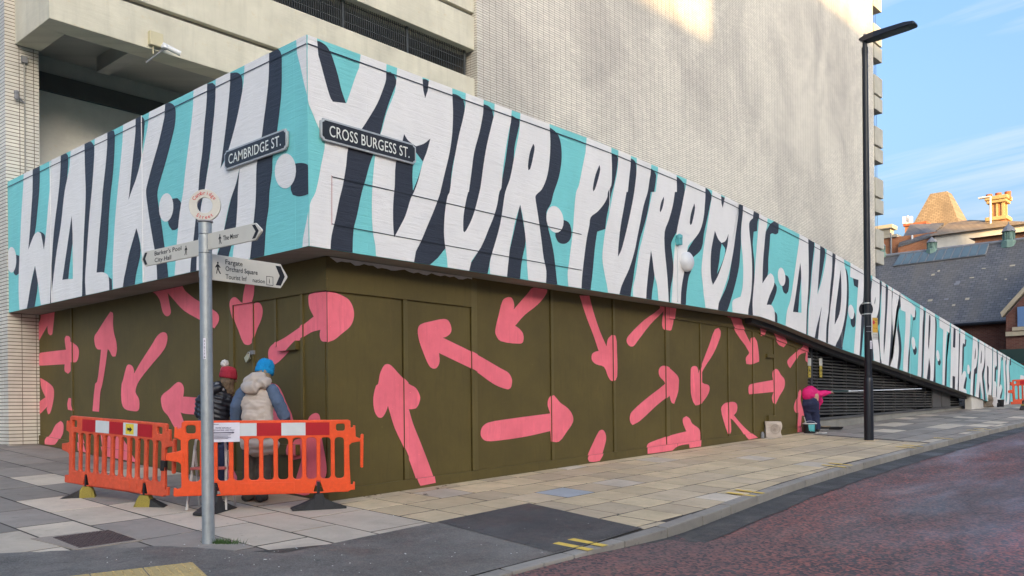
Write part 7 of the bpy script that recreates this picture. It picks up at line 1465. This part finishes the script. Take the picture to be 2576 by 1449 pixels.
MB().prism([(HXm + .25, cA.y + .32, gz(64, 14)), (HXm + .25, cA.y + .32, onXz((640, 548), HXm).z), (HXm + .25, q0.y - 1.15, onXz((330, 640), HXm).z), (HXm + .25, q0.y - 1.15, gz(64, 14))], (2.7, 0, 0)).build('wall', 'brick_orange', lft)
MB().box(HXm + .45, HXm + 6.1, q0.y - 1.0, q0.y + 3.1, onXz((240, 560), HXm + .6).z + .001, onXz((240, 560), HXm + .6).z + .22).build('coping', 'stone_pale', lft)
for fx in ((245, 600), (437, 620)): q = onXz(fx, HXm + .5); MB().tube([(HXm + .5, q.y, gz(64, 16)), (HXm + .5, q.y, q.z + .7)], .07, 8).build('drainpipe', 'lead_grey' if fx[0] < 300 else 'white_metal', lft)
LXm = 59.5
rg = thing('long_brick_range', 'long sunlit brick range with a sloping stone roof behind the slate hall', 'building', (LXm, 4, gz(60, 4)))
a_, b_ = onXz((1005, 565), LXm), onXz((1449, 470), LXm); za_ = onXz((1250, 535), LXm).z
MB().box(LXm, LXm + 7, b_.y - 8, a_.y, gz(60, 4) - .3, za_).build('wall', 'brick_orange', rg)
MB().add([(LXm - .3, b_.y - 8.2, za_ + .002), (LXm - .3, a_.y + .3, za_ + .002), (LXm + 3.5, a_.y - 0.0, za_ + .45), (LXm + 3.5, b_.y - 8.2, za_ + .45), (LXm + 7.3, b_.y - 8.2, za_ + .002), (LXm + 7.3, a_.y + .3, za_ + .002)], [(0, 1, 2, 3), (3, 2, 5, 4), (0, 3, 4), (1, 5, 2), (0, 4, 5, 1)]).build('roof', 'stone_slate', rg)
CXm = 66.0
c0, c1 = onXz((1125, 440), CXm), onXz((1288, 440), CXm); ctop = onXz((1200, 215), CXm).z; yc2 = (c0.y + c1.y) / 2; hw2 = abs(c0.y - c1.y) / 2 * .74
ch = thing('chimney_stack', 'tall sunlit brick and stone chimney stack rising over the roofs', 'chimney', (CXm, yc2, gz(66, yc2)))
zs_ = onXz((1200, 405), CXm).z; zm_ = onXz((1200, 245), CXm).z
MB().box(CXm - .15, CXm + 2 * hw2 + .15, yc2 - hw2 - .15, yc2 + hw2 + .15, gz(66, 5), zs_).build('base', 'brick_orange', ch)
MB().box(CXm - .3, CXm + 2 * hw2 + .3, yc2 - hw2 - .3, yc2 + hw2 + .3, zs_ + .001, zs_ + .28).build('string_course', 'stone_warm', ch, bevel=.05)
MB().box(CXm, CXm + 2 * hw2, yc2 - hw2, yc2 + hw2, zs_ + .27, zm_).build('shaft', 'brick_orange', ch)
for yy_ in (-.86, 0, .86): MB().box(CXm - .06, CXm - .001, yc2 + yy_ * hw2 - hw2 * .15, yc2 + yy_ * hw2 + hw2 * .15, zs_ + .28, zm_ - .001).build('stone_pilaster', 'stone_warm', ch)
for xx_ in (.16, 1.84): MB().box(CXm + hw2 * (xx_ - .15), CXm + hw2 * (xx_ + .15), yc2 - hw2 - .06, yc2 - hw2 - .001, zs_ + .28, zm_ - .001).build('stone_pilaster', 'stone_warm', ch)
MB().box(CXm - .22, CXm + 2 * hw2 + .22, yc2 - hw2 - .22, yc2 + hw2 + .22, zm_ + .001, zm_ + .22).build('cornice', 'stone_warm', ch, bevel=.04); MB().box(CXm - .32, CXm + 2 * hw2 + .32, yc2 - hw2 - .32, yc2 + hw2 + .32, zm_ + .221, zm_ + .5).build('cornice', 'stone_warm', ch, bevel=.06); MB().box(CXm + .0, CXm + 2 * hw2, yc2 - hw2, yc2 + hw2, zm_ + .501, ctop + .05).build('blocking', 'stone_warm', ch)
for i in range(3): MB().lathe([(.24, 0), (.2, .25), (.22, .5), (.16, .5)], 12, (CXm + hw2, yc2 + (i - 1) * .62, ctop + .05)).build('chimney_pot', 'terracotta', ch)
q, qb = onXz((1143, 190), CXm - .8), onXz((1150, 480), CXm - .8); t = thing('floodlight_mast', 'thin pale mast with a small arm in front of the chimney stack', 'mast', (CXm - .8, q.y, qb.z)); MB().tube([(CXm - .8, q.y, qb.z - 2.5), (CXm - .8, q.y, q.z)], .07, 8).build('mast', 'white_metal', t); MB().box(CXm - 1.0, CXm - .6, q.y - .05, q.y + .75, q.z - .03, q.z + .06).build('arm', 'white_metal', t)
q = onXz((200, 470), HXm + 14); t = thing('chimney_stack', 'small yellow stone chimney peeping out beside the car park end bay', 'chimney', (HXm + 14, q.y, gz(75, q.y))); MB().box(HXm + 14, HXm + 15, q.y - .35, q.y + 1.2, gz(75, 18), q.z - .1).build('shaft', 'stone_pale', t); MB().box(HXm + 13.8, HXm + 15.2, q.y - .6, q.y + 1.4, q.z - .1, q.z + .25).build('cornice', 'stone_pale', t)

# ---------------------------------------------------------------- buildings across the street, behind the viewer (they cast the afternoon shade)
def block(name, label, x0, x1, y0, y1, h):
    t = thing(name, label, 'building', ((x0 + x1) / 2, (y0 + y1) / 2, gz(x0, y1)))
    MB().box(x0, x1, y0, y1, gz(x0, y1) - 2, h).build('walls', 'office_brick', t); MB().box(x0 - .15, x1 + .15, y0 - .15, y1 + .15, h + .001, h + .3).build('parapet', 'stone_pale', t)
    zz = gz(x0, y1) + 2.0
    while zz < h - 2.5: MB().box(x0 + 1, x1 - 1, y1 + .001, y1 + .06, zz, zz + 1.5).build('window_band', 'office_glass', t); zz += 3.4
    return t
SY = -95.0; tz_ = to_sun.z / -to_sun.y; tx_s = to_sun.x / -to_sun.y          # fall and drift of the shade for each metre of y
hgt = lambda z, y: z + ZC + (y - SY) * tz_; xat = lambda x, y: x + (y - SY) * tx_s
xb_, xc_ = xat(22.8, 7.6), xat(57.0, 10.0)
block('office_block', 'tall brick office block across the side street', xb_, xc_, SY - 14, SY, hgt(18.42, 7.6) - .3)
block('office_block', 'lower brick office block nearer the painted corner across the side street', xb_ - 120, xb_ - .01, SY - 14, SY, hgt(13.55, 7.6) - .3)
block('office_block', 'low brick block facing the old market buildings across the side street', xc_ + .01, xc_ + 70, SY - 14, SY, hgt(7.2, 8.0) - .3)
